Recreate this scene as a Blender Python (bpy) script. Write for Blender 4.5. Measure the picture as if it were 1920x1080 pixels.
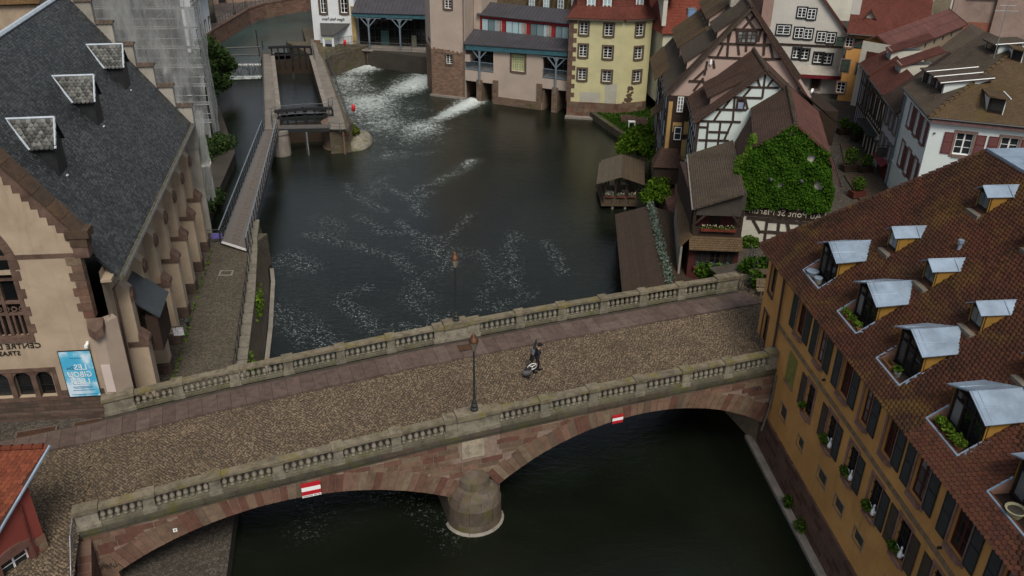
import bpy, bmesh, math, random
import numpy as np
from mathutils import Vector, Matrix
random.seed(7); RNG = np.random.default_rng(7)
S = bpy.context.scene; COL = S.collection
for ob in list(bpy.data.objects): bpy.data.objects.remove(ob)
R_ = math.radians
# ------------------------------------------------------------------ camera
FPX, TH, RO, HC = 1640.0, R_(28.5), R_(0.8), 33.0
CP = np.array([0, 0, HC], float)
_R0 = np.array([1., 0, 0]); _U0 = np.array([0, math.sin(TH), math.cos(TH)]); CF = np.array([0, math.cos(TH), -math.sin(TH)])
CR = math.cos(RO)*_R0 + math.sin(RO)*_U0; CU = -math.sin(RO)*_R0 + math.cos(RO)*_U0
cam = bpy.data.cameras.new('camera'); camo = bpy.data.objects.new('camera', cam); COL.objects.link(camo)
cam.sensor_width = 36; cam.lens = 36*FPX/1920; cam.clip_start = 0.5; cam.clip_end = 20000
m = Matrix.Identity(4)
for i in range(3): m[i][0] = CR[i]; m[i][1] = CU[i]; m[i][2] = -CF[i]; m[i][3] = CP[i]
camo.matrix_world = m; S.camera = camo
# ------------------------------------------------------------------ sky, sun, exposure
SUN_EL, SUN_AZ = R_(54), R_(166)
w = bpy.data.worlds.new('World'); S.world = w; w.use_nodes = True
nt = w.node_tree; bg = nt.nodes['Background']; sk = nt.nodes.new('ShaderNodeTexSky'); sk.sky_type = 'NISHITA'
sk.sun_disc = False; sk.sun_elevation = SUN_EL; sk.sun_rotation = SUN_AZ; sk.air_density = 1.0; sk.dust_density = 3.0; sk.ozone_density = 1.0
hs = nt.nodes.new('ShaderNodeHueSaturation'); hs.inputs['Saturation'].default_value = .5; nt.links.new(sk.outputs[0], hs.inputs['Color']); nt.links.new(hs.outputs[0], bg.inputs[0]); bg.inputs[1].default_value = 0.065
sun = bpy.data.lights.new('sun', 'SUN'); sun.energy = 1.5; sun.angle = R_(22); sun.color = (1, .91, .79)
suno = bpy.data.objects.new('sun', sun); COL.objects.link(suno); suno.location = (0, 0, 80)
sd = Vector((math.cos(SUN_EL)*math.sin(SUN_AZ), math.cos(SUN_EL)*math.cos(SUN_AZ), math.sin(SUN_EL)))
suno.rotation_euler = sd.to_track_quat('Z', 'Y').to_euler()
S.view_settings.view_transform = 'Standard'; S.view_settings.look = 'None'; S.view_settings.gamma = 1
S.view_settings.exposure = 0.9
S.render.engine = 'CYCLES'; S.render.resolution_x = 1024; S.render.resolution_y = 576
# ------------------------------------------------------------------ measuring helpers (photo pixel -> place)
def ray(px, py): return CR*(px-960)/FPX - CU*(py-540)/FPX + CF
def G(px, py, z=0.):
    d = ray(px, py); return CP + d*((z-HC)/d[2])
def PR(p):
    q = np.array(p, float)-CP; k = q@CF; return 960+FPX*(q@CR)/k, 540-FPX*(q@CU)/k
class Fr:
    "upright frame: o (x,y), u along the wall, n outward (towards the viewer side)"
    def __init__(s, o, u):
        s.o = np.array(o[:2], float); s.u = np.array(u[:2], float); s.u /= np.hypot(*s.u); s.n = np.array([s.u[1], -s.u[0]])
    @classmethod
    def two(c, a, b): return c(a, np.array(b[:2], float)-np.array(a[:2], float))
    def p(s, u, n, z):
        q = s.o+s.u*u+s.n*n; return (q[0], q[1], z)
    def hit(s, px, py, n=0.):
        d = ray(px, py); a = s.o+s.n*n; t = ((a-CP[:2])@s.n)/(d[:2]@s.n); q = CP+d*t
        return float((q[:2]-s.o)@s.u), float(q[2])
    def uv(s, p):
        q = np.array(p[:2], float)-s.o; return float(q@s.u), float(q@s.n)
    def sc(s, px, py, n=0.):   # metres per pixel at that spot
        u, z = s.hit(px, py, n); q = np.array(s.p(u, n, z))-CP; return float(q@CF)/FPX
    def turned(s, u): return Fr(s.p(u, 0, 0), -s.n)   # frame of the wall going back from corner u
# ------------------------------------------------------------------ mesh builder
class MB:
    def __init__(s): s.v = []; s.f = []; s.sm = False; s.c = []
    def add(s, vs, fs, col=None):
        b = len(s.v); s.v.extend([tuple(map(float, q)) for q in vs]); s.f.extend([tuple(b+i for i in f) for f in fs])
        if col is not None: s.c.extend([col]*len(vs))
    def hexa(s, q): s.add(q, [(3,2,1,0),(4,5,6,7),(0,1,5,4),(1,2,6,5),(2,3,7,6),(3,0,4,7)])
    def box(s, fr, u0, u1, n0, n1, z0, z1):
        if isinstance(z0, (int, float)) or np.isscalar(z0): z0 = (z0, z0)
        if np.isscalar(z1): z1 = (z1, z1)
        if u1 < u0: u0, u1 = u1, u0
        if n1 < n0: n0, n1 = n1, n0
        p = fr.p
        s.hexa([p(u0,n1,z0[0]),p(u1,n1,z0[1]),p(u1,n0,z0[1]),p(u0,n0,z0[0]),p(u0,n1,z1[0]),p(u1,n1,z1[1]),p(u1,n0,z1[1]),p(u0,n0,z1[0])])
    def prism(s, pts, vec):
        "convex or simple polygon extruded by vec"
        n = len(pts); a = [np.array(q, float) for q in pts]; b = [q+np.array(vec, float) for q in a]
        s.add(a+b, [tuple(range(n-1,-1,-1)), tuple(range(n,2*n))]+[(i,(i+1)%n,n+(i+1)%n,n+i) for i in range(n)])
    def fpoly(s, fr, pts, n0, n1):
        "polygon in the wall plane (u,z) between depths n0<n1"
        v = fr.n*(n1-n0); s.prism([fr.p(u, n0, z) for u, z in pts], (v[0], v[1], 0))
    def bar(s, fr, a, b, wd, n0, n1):
        "flat timber from (u,z) a to b, width wd, in wall plane"
        d = np.array(b, float)-np.array(a, float); L = np.hypot(*d)
        if L < 1e-6: return
        t = np.array([-d[1], d[0]])/L*wd/2
        s.fpoly(fr, [a-t, b-t, b+t, a+t], n0, n1)
    def tube(s, pts, r, seg=6, cap=True):
        pts = [Vector(p) for p in pts]; n = len(pts); rs = r if isinstance(r, (list, tuple)) else [r]*n
        vs = []; fs = []
        for i, p in enumerate(pts):
            d = (pts[min(i+1,n-1)]-pts[max(i-1,0)]).normalized()
            a = d.cross(Vector((0,0,1)) if abs(d.z) < .95 else Vector((1,0,0))).normalized(); b = d.cross(a)
            for k in range(seg):
                t = 2*math.pi*k/seg; vs.append(p+a*(rs[i]*math.cos(t))+b*(rs[i]*math.sin(t)))
        for i in range(n-1):
            for k in range(seg): fs.append((i*seg+k, i*seg+(k+1)%seg, (i+1)*seg+(k+1)%seg, (i+1)*seg+k))
        if cap: fs += [tuple(range(seg-1,-1,-1)), tuple((n-1)*seg+k for k in range(seg))]
        s.add(vs, fs)
    def lathe(s, prof, seg=10, c=(0,0,0), sx=1., sy=1.):
        vs = []; fs = []; n = len(prof)
        for r, z in prof:
            for k in range(seg):
                t = 2*math.pi*k/seg; vs.append((c[0]+r*math.cos(t)*sx, c[1]+r*math.sin(t)*sy, c[2]+z))
        for i in range(n-1):
            for k in range(seg): fs.append((i*seg+k, i*seg+(k+1)%seg, (i+1)*seg+(k+1)%seg, (i+1)*seg+k))
        fs += [tuple(range(seg-1,-1,-1)), tuple((n-1)*seg+k for k in range(seg))]
        s.add(vs, fs)
    def mesh(s, name):
        me = bpy.data.meshes.new(name); me.from_pydata(s.v, [], s.f)
        me.validate(); uvs(me)
        if s.c and len(s.c) == len(s.v):
            at = me.color_attributes.new('tone', 'FLOAT_COLOR', 'POINT')
            at.data.foreach_set('color', np.array([(c, c, c, 1) if np.isscalar(c) else (*c, 1) for c in s.c], np.float32).ravel())
        if s.sm: me.shade_smooth()
        return me
    def build(s, name, mat, parent=None, kind=None):
        return obj(name, s.mesh(name), mat, parent, kind)
def uvs(me):
    "metre-scaled UVs on every face: u level along the face, v up its slope"
    n = len(me.loops)
    if not n: return
    me.update(); nv = len(me.vertices); co = np.empty(nv*3, np.float32); me.vertices.foreach_get('co', co); co = co.reshape(-1, 3)
    li = np.empty(n, np.int32); me.loops.foreach_get('vertex_index', li)
    npg = len(me.polygons); nr = np.empty(npg*3, np.float32); me.polygons.foreach_get('normal', nr); nr = nr.reshape(-1, 3)
    lt = np.empty(npg, np.int32); me.polygons.foreach_get('loop_total', lt)
    nl = np.repeat(nr, lt, axis=0)
    t = np.stack([-nl[:,1], nl[:,0], np.zeros(n)], 1); ln = np.linalg.norm(t, axis=1)
    fl = ln < .05; t[fl] = (1, 0, 0); ln[fl] = 1; t /= ln[:, None]
    b = np.cross(nl, t); b[fl] = (0, 1, 0)
    q = co[li]; uv = np.stack([(q*t).sum(1), (q*b).sum(1)], 1).astype(np.float32)
    me.uv_layers.new(name='UVMap').data.foreach_set('uv', uv.ravel())
def obj(name, me, mat, parent=None, kind=None):
    o = bpy.data.objects.new(name, me); COL.objects.link(o)
    if mat is not None and not me.materials:
        for k in (mat if isinstance(mat, (list, tuple)) else [mat]): me.materials.append(k)
    if parent is not None: o.parent = parent
    if kind: o['kind'] = kind
    return o
def npmesh(name, V, F, nper, mat, parent=None, kind=None, tone=None):
    "mesh from arrays: V (n,3), F (m,nper)"
    me = bpy.data.meshes.new(name); me.vertices.add(len(V)); me.vertices.foreach_set('co', np.asarray(V, np.float32).ravel())
    F = np.asarray(F, np.int32); me.loops.add(F.size); me.loops.foreach_set('vertex_index', F.ravel())
    me.polygons.add(len(F)); me.polygons.foreach_set('loop_start', np.arange(0, F.size, nper, dtype=np.int32))
    me.update(calc_edges=True); uvs(me)
    if tone is not None:
        at = me.color_attributes.new('tone', 'FLOAT_COLOR', 'POINT'); tone = np.asarray(tone, np.float32)
        if tone.ndim == 1: tone = np.stack([tone]*3, 1)
        at.data.foreach_set('color', np.concatenate([tone, np.ones((len(tone), 1), np.float32)], 1).ravel())
    return obj(name, me, mat, parent, kind)
def thing(name, label, cat, group=None, loc=(0,0,0), rz=0.):
    o = bpy.data.objects.new(name, None); COL.objects.link(o); o.location = loc; o.rotation_euler = (0,0,rz)
    o.empty_display_size = .3; return tag(o, label, cat, group)
def tag(o, label, cat, group=None):
    o['label'] = label; o['category'] = cat
    if group: o['group'] = group
    return o
KIDS = {}
def dup(root, loc=None, rz=None, label=None, group=None, parent=None):
    c = root.copy(); COL.objects.link(c); c.parent = parent
    if loc is not None: c.location = loc
    if rz is not None: c.rotation_euler = (0,0,rz)
    if label: c['label'] = label
    if group: c['group'] = group
    for ch in list(root.children): dup(ch, parent=c)
    return c
def inst(name, me, M, parent=None):
    o = bpy.data.objects.new(name, me); COL.objects.link(o); o.parent = parent; o.matrix_local = M; return o
# ------------------------------------------------------------------ materials
class N:
    def __init__(s, name):
        s.m = bpy.data.materials.new(name); s.m.use_nodes = True; s.t = s.m.node_tree; s.b = s.t.nodes['Principled BSDF']
    def n(s, ty, **k):
        x = s.t.nodes.new('ShaderNode'+ty)
        for a, v in k.items():
            if a.startswith('i_'):
                key = a[2:]; x.inputs[int(key) if key.isdigit() else key.replace('_', ' ')].default_value = v
            else: setattr(x, a, v)
        return x
    def l(s, a, b): s.t.links.new(a, b); return s
    def coord(s, kind='Object', scale=(1,1,1)):
        tc = s.n('TexCoord'); mp = s.n('Mapping'); mp.inputs['Scale'].default_value = scale; s.l(tc.outputs[kind], mp.inputs[0]); return mp.outputs[0]
    def noise(s, vec, scale, detail=5, rough=.6, dist=0.):
        x = s.n('TexNoise'); x.inputs['Scale'].default_value = scale; x.inputs['Detail'].default_value = detail; x.inputs['Roughness'].default_value = rough; x.inputs['Distortion'].default_value = dist
        s.l(vec, x.inputs['Vector']); return x.outputs['Fac']
    def ramp(s, fac, stops, interp='LINEAR'):
        x = s.n('ValToRGB'); x.color_ramp.interpolation = interp; e = x.color_ramp.elements
        while len(e) < len(stops): e.new(.5)
        for i, (p, c) in enumerate(stops):
            e[i].position = p; e[i].color = (*c, 1) if len(c) == 3 else c
        s.l(fac, x.inputs[0]); return x.outputs[0]
    def mix(s, a, b, fac, mode='MIX'):
        x = s.n('Mix', data_type='RGBA', blend_type=mode)
        for i, v in ((6, a), (7, b)):
            if isinstance(v, tuple): x.inputs[i].default_value = (*v, 1)
            else: s.l(v, x.inputs[i])
        if isinstance(fac, (int, float)): x.inputs[0].default_value = fac
        else: s.l(fac, x.inputs[0])
        return x.outputs[2]
    def math(s, op, a, b=None):
        x = s.n('Math', operation=op)
        for i, v in enumerate((a, b)):
            if v is None: continue
            if isinstance(v, (int, float)): x.inputs[i].default_value = v
            else: s.l(v, x.inputs[i])
        return x.outputs[0]
    def col(s, c):
        if isinstance(c, tuple): s.b.inputs['Base Color'].default_value = (*c, 1)
        else: s.l(c, s.b.inputs['Base Color'])
        return s
    def rough(s, r, spec=.3, metal=0.):
        if isinstance(r, (int, float)): s.b.inputs['Roughness'].default_value = r
        else: s.l(r, s.b.inputs['Roughness'])
        s.b.inputs['Specular IOR Level'].default_value = spec; s.b.inputs['Metallic'].default_value = metal; return s
    def bump(s, h, strength=.3, dist=.05):
        x = s.n('Bump'); x.inputs['Strength'].default_value = strength; x.inputs['Distance'].default_value = dist
        s.l(h, x.inputs['Height']); s.l(x.outputs[0], s.b.inputs['Normal']); return s
def tint(c, k): return tuple(min(1, x*k) for x in c)
MATS = {}
def plaster(name, c, dirt=.35, big=.35):
    if name in MATS: return MATS[name]
    n = N(name); v = n.coord('Object'); f = n.noise(v, .5, 6, .65, .4); g = n.noise(v, 6, 4)
    vs = n.coord('Object', (1.6, 1.6, .18)); st = n.noise(vs, 1.2, 5, .7)
    a = n.ramp(f, [(.3, tint(c, 1-dirt)), (.62, c), (.8, tint(c, 1.06))])
    b = n.mix(a, tint(c, .55), n.ramp(st, [(.56, (0,0,0)), (.8, (big,)*3)]))
    n.col(b).rough(.9, .15).bump(g, .25, .02); MATS[name] = n.m; return n.m
def flat(name, c, rough=.7, spec=.3, metal=0., var=.25, sc=3.):
    if name in MATS: return MATS[name]
    n = N(name); v = n.coord('Object'); f = n.noise(v, sc, 5)
    n.col(n.ramp(f, [(.3, tint(c, 1-var)), (.7, tint(c, 1+var*.5))])).rough(rough, spec, metal).bump(f, .1, .01); MATS[name] = n.m; return n.m
def wood(name, c, var=.45, sc=(1,1,1)):
    if name in MATS: return MATS[name]
    n = N(name); v = n.coord('Object'); f = n.noise(v, 2.2, 6, .7, 1.2); oi = n.n('ObjectInfo')
    a = n.ramp(f, [(.25, tint(c, 1-var)), (.55, c), (.8, tint(c, 1.25))])
    a = n.mix(a, tint(c, .6), n.math('MULTIPLY', oi.outputs['Random'], .5))
    n.col(a).rough(.75, .2).bump(f, .3, .02); MATS[name] = n.m; return n.m
def stones(name, cols, moss=.0, mossc=(.09,.085,.02), rough=.9, dark=.35):
    "separate stones: each object takes its own hue"
    if name in MATS: return MATS[name]
    n = N(name); v = n.coord('Object'); oi = n.n('ObjectInfo'); f = n.noise(v, 2.3, 6, .7); g = n.noise(v, 14, 4)
    k = len(cols); a = n.ramp(oi.outputs['Random'], [((i+.5)/k, c) for i, c in enumerate(cols)], 'LINEAR')
    a = n.mix(a, (.02,.018,.015), n.ramp(f, [(.42, (0,0,0)), (.75, (dark+.3,)*3)]))
    a = n.mix(a, tint(cols[0], 1.7), n.ramp(g, [(.58, (0,0,0)), (.8, (.25,)*3)]))
    if moss: a = n.mix(a, mossc, n.ramp(n.noise(v, .9, 6, .75), [(.62-moss*.25, (0,0,0)), (.75-moss*.2, (.85,)*3)]))
    n.col(a).rough(rough, .15).bump(n.math('ADD', f, n.math('MULTIPLY', g, .4)), .5, .03); MATS[name] = n.m; return n.m
def masonry(name, cols, bw=.5, bh=.22, mortar=(.2,.18,.15), moss=0., dark=.3):
    "surface too far off to tell its stones: courses from metre UVs"
    if name in MATS: return MATS[name]
    n = N(name); v = n.coord('UV'); ob = n.coord('Object'); br = n.n('TexBrick'); n.l(n.mix(v, n.noise(v, 1.5), .02) if False else v, br.inputs['Vector'])
    br.inputs['Scale'].default_value = 1; br.inputs['Brick Width'].default_value = bw; br.inputs['Row Height'].default_value = bh; br.inputs['Mortar Size'].default_value = .018; br.inputs['Bias'].default_value = 0
    br.inputs['Color1'].default_value = (0,0,0,1); br.inputs['Color2'].default_value = (1,1,1,1); br.inputs['Mortar'].default_value = (.5,.5,.5,1)
    k = len(cols); a = n.ramp(br.outputs['Color'], [((i+.5)/k, c) for i, c in enumerate(cols)])
    f = n.noise(ob, 1.1, 6, .7); a = n.mix(a, tint(cols[0], .35), n.ramp(f, [(.45, (0,0,0)), (.75, (dark+.3,)*3)]))
    a = n.mix(a, mortar, br.outputs['Fac'])
    if moss: a = n.mix(a, (.06,.07,.015), n.ramp(n.noise(ob, .7, 6, .75), [(.62-moss*.25, (0,0,0)), (.75-moss*.2, (.8,)*3)]))
    n.col(a).rough(.9, .15).bump(n.math('SUBTRACT', n.math('MULTIPLY', f, .5), br.outputs['Fac']), .7, .03); MATS[name] = n.m; return n.m
def tiles_far(name, cols, tw=.2, th=.17, moss=0., mossc=(.10,.085,.03), dark=.4, lich=.15):
    "roof tiling too far off to tell the tiles: courses from metre UVs"
    if name in MATS: return MATS[name]
    n = N(name); v = n.coord('UV'); ob = n.coord('Object'); br = n.n('TexBrick'); n.l(v, br.inputs['Vector'])
    br.inputs['Scale'].default_value = 1; br.inputs['Brick Width'].default_value = tw; br.inputs['Row Height'].default_value = th; br.inputs['Mortar Size'].default_value = .022; br.inputs['Mortar Smooth'].default_value = .6
    br.inputs['Color1'].default_value = (0,0,0,1); br.inputs['Color2'].default_value = (1,1,1,1); br.inputs['Mortar'].default_value = (.5,.5,.5,1)
    k = len(cols); a = n.ramp(br.outputs['Color'], [((i+.5)/k, c) for i, c in enumerate(cols)])
    f = n.noise(ob, .35, 7, .72, .5); g = n.noise(ob, 5, 5, .7)
    a = n.mix(a, tint(cols[0], .42), n.ramp(f, [(.42, (0,0,0)), (.7, (dark+.25,)*3)]))
    a = n.mix(a, tint(cols[-1], .35), n.math('MULTIPLY', br.outputs['Fac'], .75))
    if moss: a = n.mix(a, mossc, n.ramp(n.noise(ob, .55, 8, .8, .6), [(.64-moss*.25, (0,0,0)), (.76-moss*.2, (.85,)*3)]))
    if lich: a = n.mix(a, (.3,.3,.26), n.ramp(g, [(.62, (0,0,0)), (.78, (lich*2,)*3)]))
    sx = n.n('SeparateXYZ'); n.l(v, sx.inputs[0]); saw = n.math('FRACT', n.math('DIVIDE', sx.outputs[1], th))
    n.col(a).rough(.85, .2).bump(n.math('SUBTRACT', n.math('ADD', n.math('MULTIPLY', saw, -.6), n.math('MULTIPLY', g, .3)), n.math('MULTIPLY', br.outputs['Fac'], .8)), .8, .04); MATS[name] = n.m; return n.m
def toned(name, cols, rough=.85, moss=0., mossc=(.1,.09,.02), dark=.3, spec=.2, lich=0., lichc=(.32,.34,.33), msc=.5):
    "many small pieces in one mesh: hue from the per-piece tone attribute"
    if name in MATS: return MATS[name]
    n = N(name); at = n.n('Attribute', attribute_name='tone'); v = n.coord('Object'); f = n.noise(v, .4, 7, .7, .4); g = n.noise(v, 7, 5, .75)
    k = len(cols); a = n.ramp(at.outputs['Fac'], [((i+.5)/k, c) for i, c in enumerate(cols)])
    a = n.mix(a, tint(cols[0], .4), n.ramp(f, [(.42, (0,0,0)), (.72, (dark+.2,)*3)]))
    if moss: a = n.mix(a, mossc, n.ramp(n.noise(v, msc, 8, .8, .5), [(.64-moss*.25, (0,0,0)), (.78-moss*.2, (.8,)*3)]))
    if lich: a = n.mix(a, lichc, n.ramp(g, [(.72-lich*.2, (0,0,0)), (.84-lich*.2, (.8,)*3)]))
    n.col(a).rough(rough, spec).bump(g, .3, .02); MATS[name] = n.m; return n.m
def glass(name, c=(.012,.014,.015), rough=.06):
    if name in MATS: return MATS[name]
    n = N(name); oi = n.n('ObjectInfo')
    n.col(n.ramp(oi.outputs['Random'], [(.2, tint(c, .6)), (.8, tint(c, 1.8))])).rough(rough, .5); MATS[name] = n.m; return n.m
M_glass = glass('window_glass'); M_glassl = glass('curtained_glass', (.11,.12,.12), .12); M_glassb = glass('pale_blue_glass', (.18,.25,.27), .1)
M_white = flat('white_paint', (.72,.74,.74), .5, .3, var=.1); M_dark = flat('dark_iron', (.018,.02,.022), .5, .4)
M_sand = stones('sandstone', [(.12,.058,.043),(.17,.118,.08),(.145,.076,.056),(.19,.145,.098),(.105,.073,.054),(.185,.11,.08),(.155,.112,.077),(.125,.06,.045)], dark=.3)
M_brownst = flat('brown_sandstone', (.115,.075,.058), .9, .15, var=.45, sc=1.6)
M_grey_st = stones('grey_sandstone', [(.155,.145,.115),(.19,.175,.14),(.17,.155,.125)], moss=.2, mossc=(.10,.095,.03), dark=.3)
M_zinc = flat('zinc_sheet', (.25,.325,.41), .4, .5, .3, var=.3, sc=1.1)
M_timber = wood('dark_timber', (.036,.023,.017)); M_beam = wood('timber_frame_beam', (.048,.032,.026))
# ================================================================== fields of small pieces
def pip(P, poly):
    x, y = P[:,0], P[:,1]; n = len(poly); r = np.zeros(len(P), bool)
    for i in range(n):
        x1, y1 = poly[i]; x2, y2 = poly[(i+1)%n]
        c = ((y1 > y) != (y2 > y)) & (x < (x2-x1)*(y-y1)/(y2-y1+1e-12)+x1); r ^= c
    return r
def plane_axes(poly):
    p = [np.array(q, float) for q in poly]; o = p[0]; x = p[1]-p[0]; x /= np.linalg.norm(x)
    nr = np.zeros(3)
    for i in range(len(p)): nr += np.cross(p[i]-o, p[(i+1)%len(p)]-o)
    nr /= np.linalg.norm(nr)
    if nr[2] < 0: nr = -nr
    y = np.cross(nr, x); return o, x, y, nr
TAIL = dict(scale=[(-.5,1),(-.5,-.35),(.5,-.35),(.5,1),(-.26,-.86),(.26,-.86)], flat=[(-.5,1),(-.5,-.8),(.5,-.8),(.5,1),(-.47,-.9),(.47,-.9)])
def tile_mesh(tw, te, shape, lift, thick):
    t = TAIL[shape]; L = te; w = tw*.985
    pts = [(t[i][0]*w, t[i][1]*L) for i in range(6)]
    up = [lift*(1-(y/L+.86)/1.86)+.004 for _, y in pts]
    V = [(x, y, h) for (x, y), h in zip(pts, up)]
    V += [(pts[i][0], pts[i][1], max(0, up[i]-thick)) for i in (1, 4, 5, 2)]
    F = [(0,1,2,3),(1,4,5,2),(1,6,7,4),(4,7,8,5),(5,8,9,2)]
    return np.array(V), np.array(F)
def tile_field(poly, tw, te, mat, parent, shape='scale', lift=.035, thick=.02, holes=(), singles=0, rank=None, jit=.006, name='roof_tile', tone=None):
    o, x, y, nr = plane_axes(poly); q = [((np.array(p)-o)@x, (np.array(p)-o)@y) for p in poly]
    xs = [a for a, _ in q]; ys = [b for _, b in q]
    rows = int((max(ys)-min(ys))/te)+1; P = []; 
    for j in range(rows):
        yy = min(ys)+te*.6+j*te; xx = np.arange(min(xs)-tw, max(xs)+tw, tw)+(tw/2 if j % 2 else 0); P.append(np.stack([xx, np.full(len(xx), yy)], 1))
    P = np.concatenate(P); keep = pip(P, q)
    for h in holes:
        hq = [((np.array(p)-o)@x, (np.array(p)-o)@y) for p in h]; keep &= ~pip(P, hq)
    P = P[keep]; n = len(P)
    V, F = tile_mesh(tw, te, shape, lift, thick)
    jx = RNG.normal(0, jit, (n, 2)); jz = np.abs(RNG.normal(0, jit*.8, n)); ang = RNG.normal(0, .02, n)
    tn = RNG.random(n) if tone is None else tone(P, RNG.random(n))
    C3 = o+np.outer(P[:,0]+jx[:,0], x)+np.outer(P[:,1]+jx[:,1], y)+np.outer(jz, nr)
    first = np.zeros(n, bool)
    if singles:
        d = np.linalg.norm(C3-CP, axis=1)
        pr = np.array([PR(c) for c in C3]); inside = (pr[:,0] > 5) & (pr[:,0] < 1915) & (pr[:,1] > 5) & (pr[:,1] < 1075)
        if rank is not None: inside &= rank(C3)
        d = np.where(inside, d, 1e9); first[np.argsort(d)[:singles]] = True
        me = {}
        for i in np.where(first)[0]:
            k = int(tn[i]*4)
            if k not in me:
                me[k] = bpy.data.meshes.new(name); me[k].from_pydata(V.tolist(), [], F.tolist()); me[k].update(); uvs(me[k]); me[k].materials.append(mat)
                at = me[k].color_attributes.new('tone', 'FLOAT_COLOR', 'POINT'); t = (k+.5)/4; at.data.foreach_set('color', np.array([(t,t,t,1)]*len(V), np.float32).ravel())
            ca, sa = math.cos(ang[i]), math.sin(ang[i]); ax = x*ca+y*sa; ay = y*ca-x*sa
            M = Matrix([[ax[r], ay[r], nr[r], C3[i][r]] for r in range(3)]+[[0,0,0,1]])
            inst(name, me[k], M, parent)
    C3 = C3[~first]; tn = tn[~first]; ang = ang[~first]; n = len(C3)
    if not n: return
    ca, sa = np.cos(ang)[:,None], np.sin(ang)[:,None]
    lx = V[:,0][None]*ca-V[:,1][None]*sa; ly = V[:,0][None]*sa+V[:,1][None]*ca
    VV = C3[:,None,:]+lx[...,None]*x+ly[...,None]*y+V[:,2][None,:,None]*nr
    FF = (F[None]+(np.arange(n)*len(V))[:,None,None]).reshape(-1, 4)
    return npmesh('roof_tiles', VV.reshape(-1, 3), FF, 4, mat, parent, 'stuff', np.repeat(tn, len(V)))
def leaves(name, C3, size, mat, parent, bias=None, kind=None, tone=None, flat_=.0, asp=1.6):
    n = len(C3); d = RNG.normal(0, 1, (n, 3)); d /= np.linalg.norm(d, axis=1)[:,None]
    if bias is not None:
        d = d*(1-flat_)+np.asarray(bias)*flat_*1.6; d /= np.linalg.norm(d, axis=1)[:,None]
    t = np.cross(d, RNG.normal(0, 1, (n, 3))); t /= np.linalg.norm(t, axis=1)[:,None]; b = np.cross(d, t)
    s = size*RNG.uniform(.6, 1.35, n)[:,None]
    V = np.stack([C3-t*s*asp/2, C3+b*s*.42+d*s*.12, C3+t*s*asp/2, C3-b*s*.42+d*s*.12], 1).reshape(-1, 3)
    F = np.arange(n*4).reshape(-1, 4); tn = RNG.random(n) if tone is None else tone
    return npmesh(name, V, F, 4, mat, parent, kind, np.repeat(tn, 4))
def blob_pts(blobs, n, inner=.55):
    out = []; vol = np.array([r[0]*r[1]*r[2] for _, r in blobs])**.75; vol /= vol.sum()
    for (c, r), k in zip(blobs, (vol*n).astype(int)+1):
        d = RNG.normal(0, 1, (k, 3)); d /= np.linalg.norm(d, axis=1)[:,None]; rr = RNG.uniform(inner**2, 1.05, k)**.5
        out.append(np.array(c)+d*rr[:,None]*np.array(r))
    return np.concatenate(out)
def leafmat(name, cols, tr=.3):
    if name in MATS: return MATS[name]
    n = N(name); at = n.n('Attribute', attribute_name='tone'); v = n.coord('Object'); f = n.noise(v, 1.1, 5, .7)
    k = len(cols); a = n.ramp(n.math('ADD', n.math('MULTIPLY', at.outputs['Fac'], .45), n.math('MULTIPLY', f, .55)), [((i+.5)/k*.8+.1, c) for i, c in enumerate(cols)])
    n.col(a).rough(.8, .06); MATS[name] = n.m; return n.m
L_bush = leafmat('bush_leaves', [(.010,.024,.003),(.026,.058,.006),(.045,.09,.009),(.075,.13,.014)])
L_ivy = leafmat('ivy_leaves', [(.005,.016,.001),(.012,.036,.002),(.022,.06,.003),(.045,.10,.006)])
L_tree = leafmat('willow_leaves', [(.008,.016,.006),(.018,.035,.010),(.03,.055,.014),(.045,.075,.02)])
def clump(name, label, cat, c, blobs, n, size, mat=None, group=None, stem=True, inner=.45):
    "shrub or tree: trunk with limbs, crown of leaves"
    t = thing(name, label, cat, group, loc=c)
    P = blob_pts(blobs, n, inner); leaves('crown', P, size, mat or L_bush, t)
    if stem:
        for k, (bc, r) in enumerate(blobs[:6]):
            mb = MB(); b = np.array(bc); mid = b*.5+np.array([RNG.normal(0, .1), RNG.normal(0, .1), 0]); rad = .03+.02*max(r)
            mb.tube([(0,0,0), tuple(mid*.9), tuple(b)], [rad, rad*.7, rad*.3], 6); mb.build('trunk' if k == 0 else 'limb', M_timber, t)
    return t
# ================================================================== ground and water
M_soil = flat('dark_ground', (.05,.045,.038), .95, .1, var=.4, sc=.3)
def setm(o): o['kind'] = 'structure'; return o
g = MB(); g.add([(-6000,-6000,-2.2),(6000,-6000,-2.2),(6000,6000,-2.2),(-6000,6000,-2.2)], [(0,1,2,3)]); setm(g.build('ground', M_soil))
def land(name, pts, z, mat, zb=-2.1):
    mb = MB(); mb.prism([(p[0], p[1], zb) for p in pts], (0,0,z-zb)); return setm(mb.build(name, mat))
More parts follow.
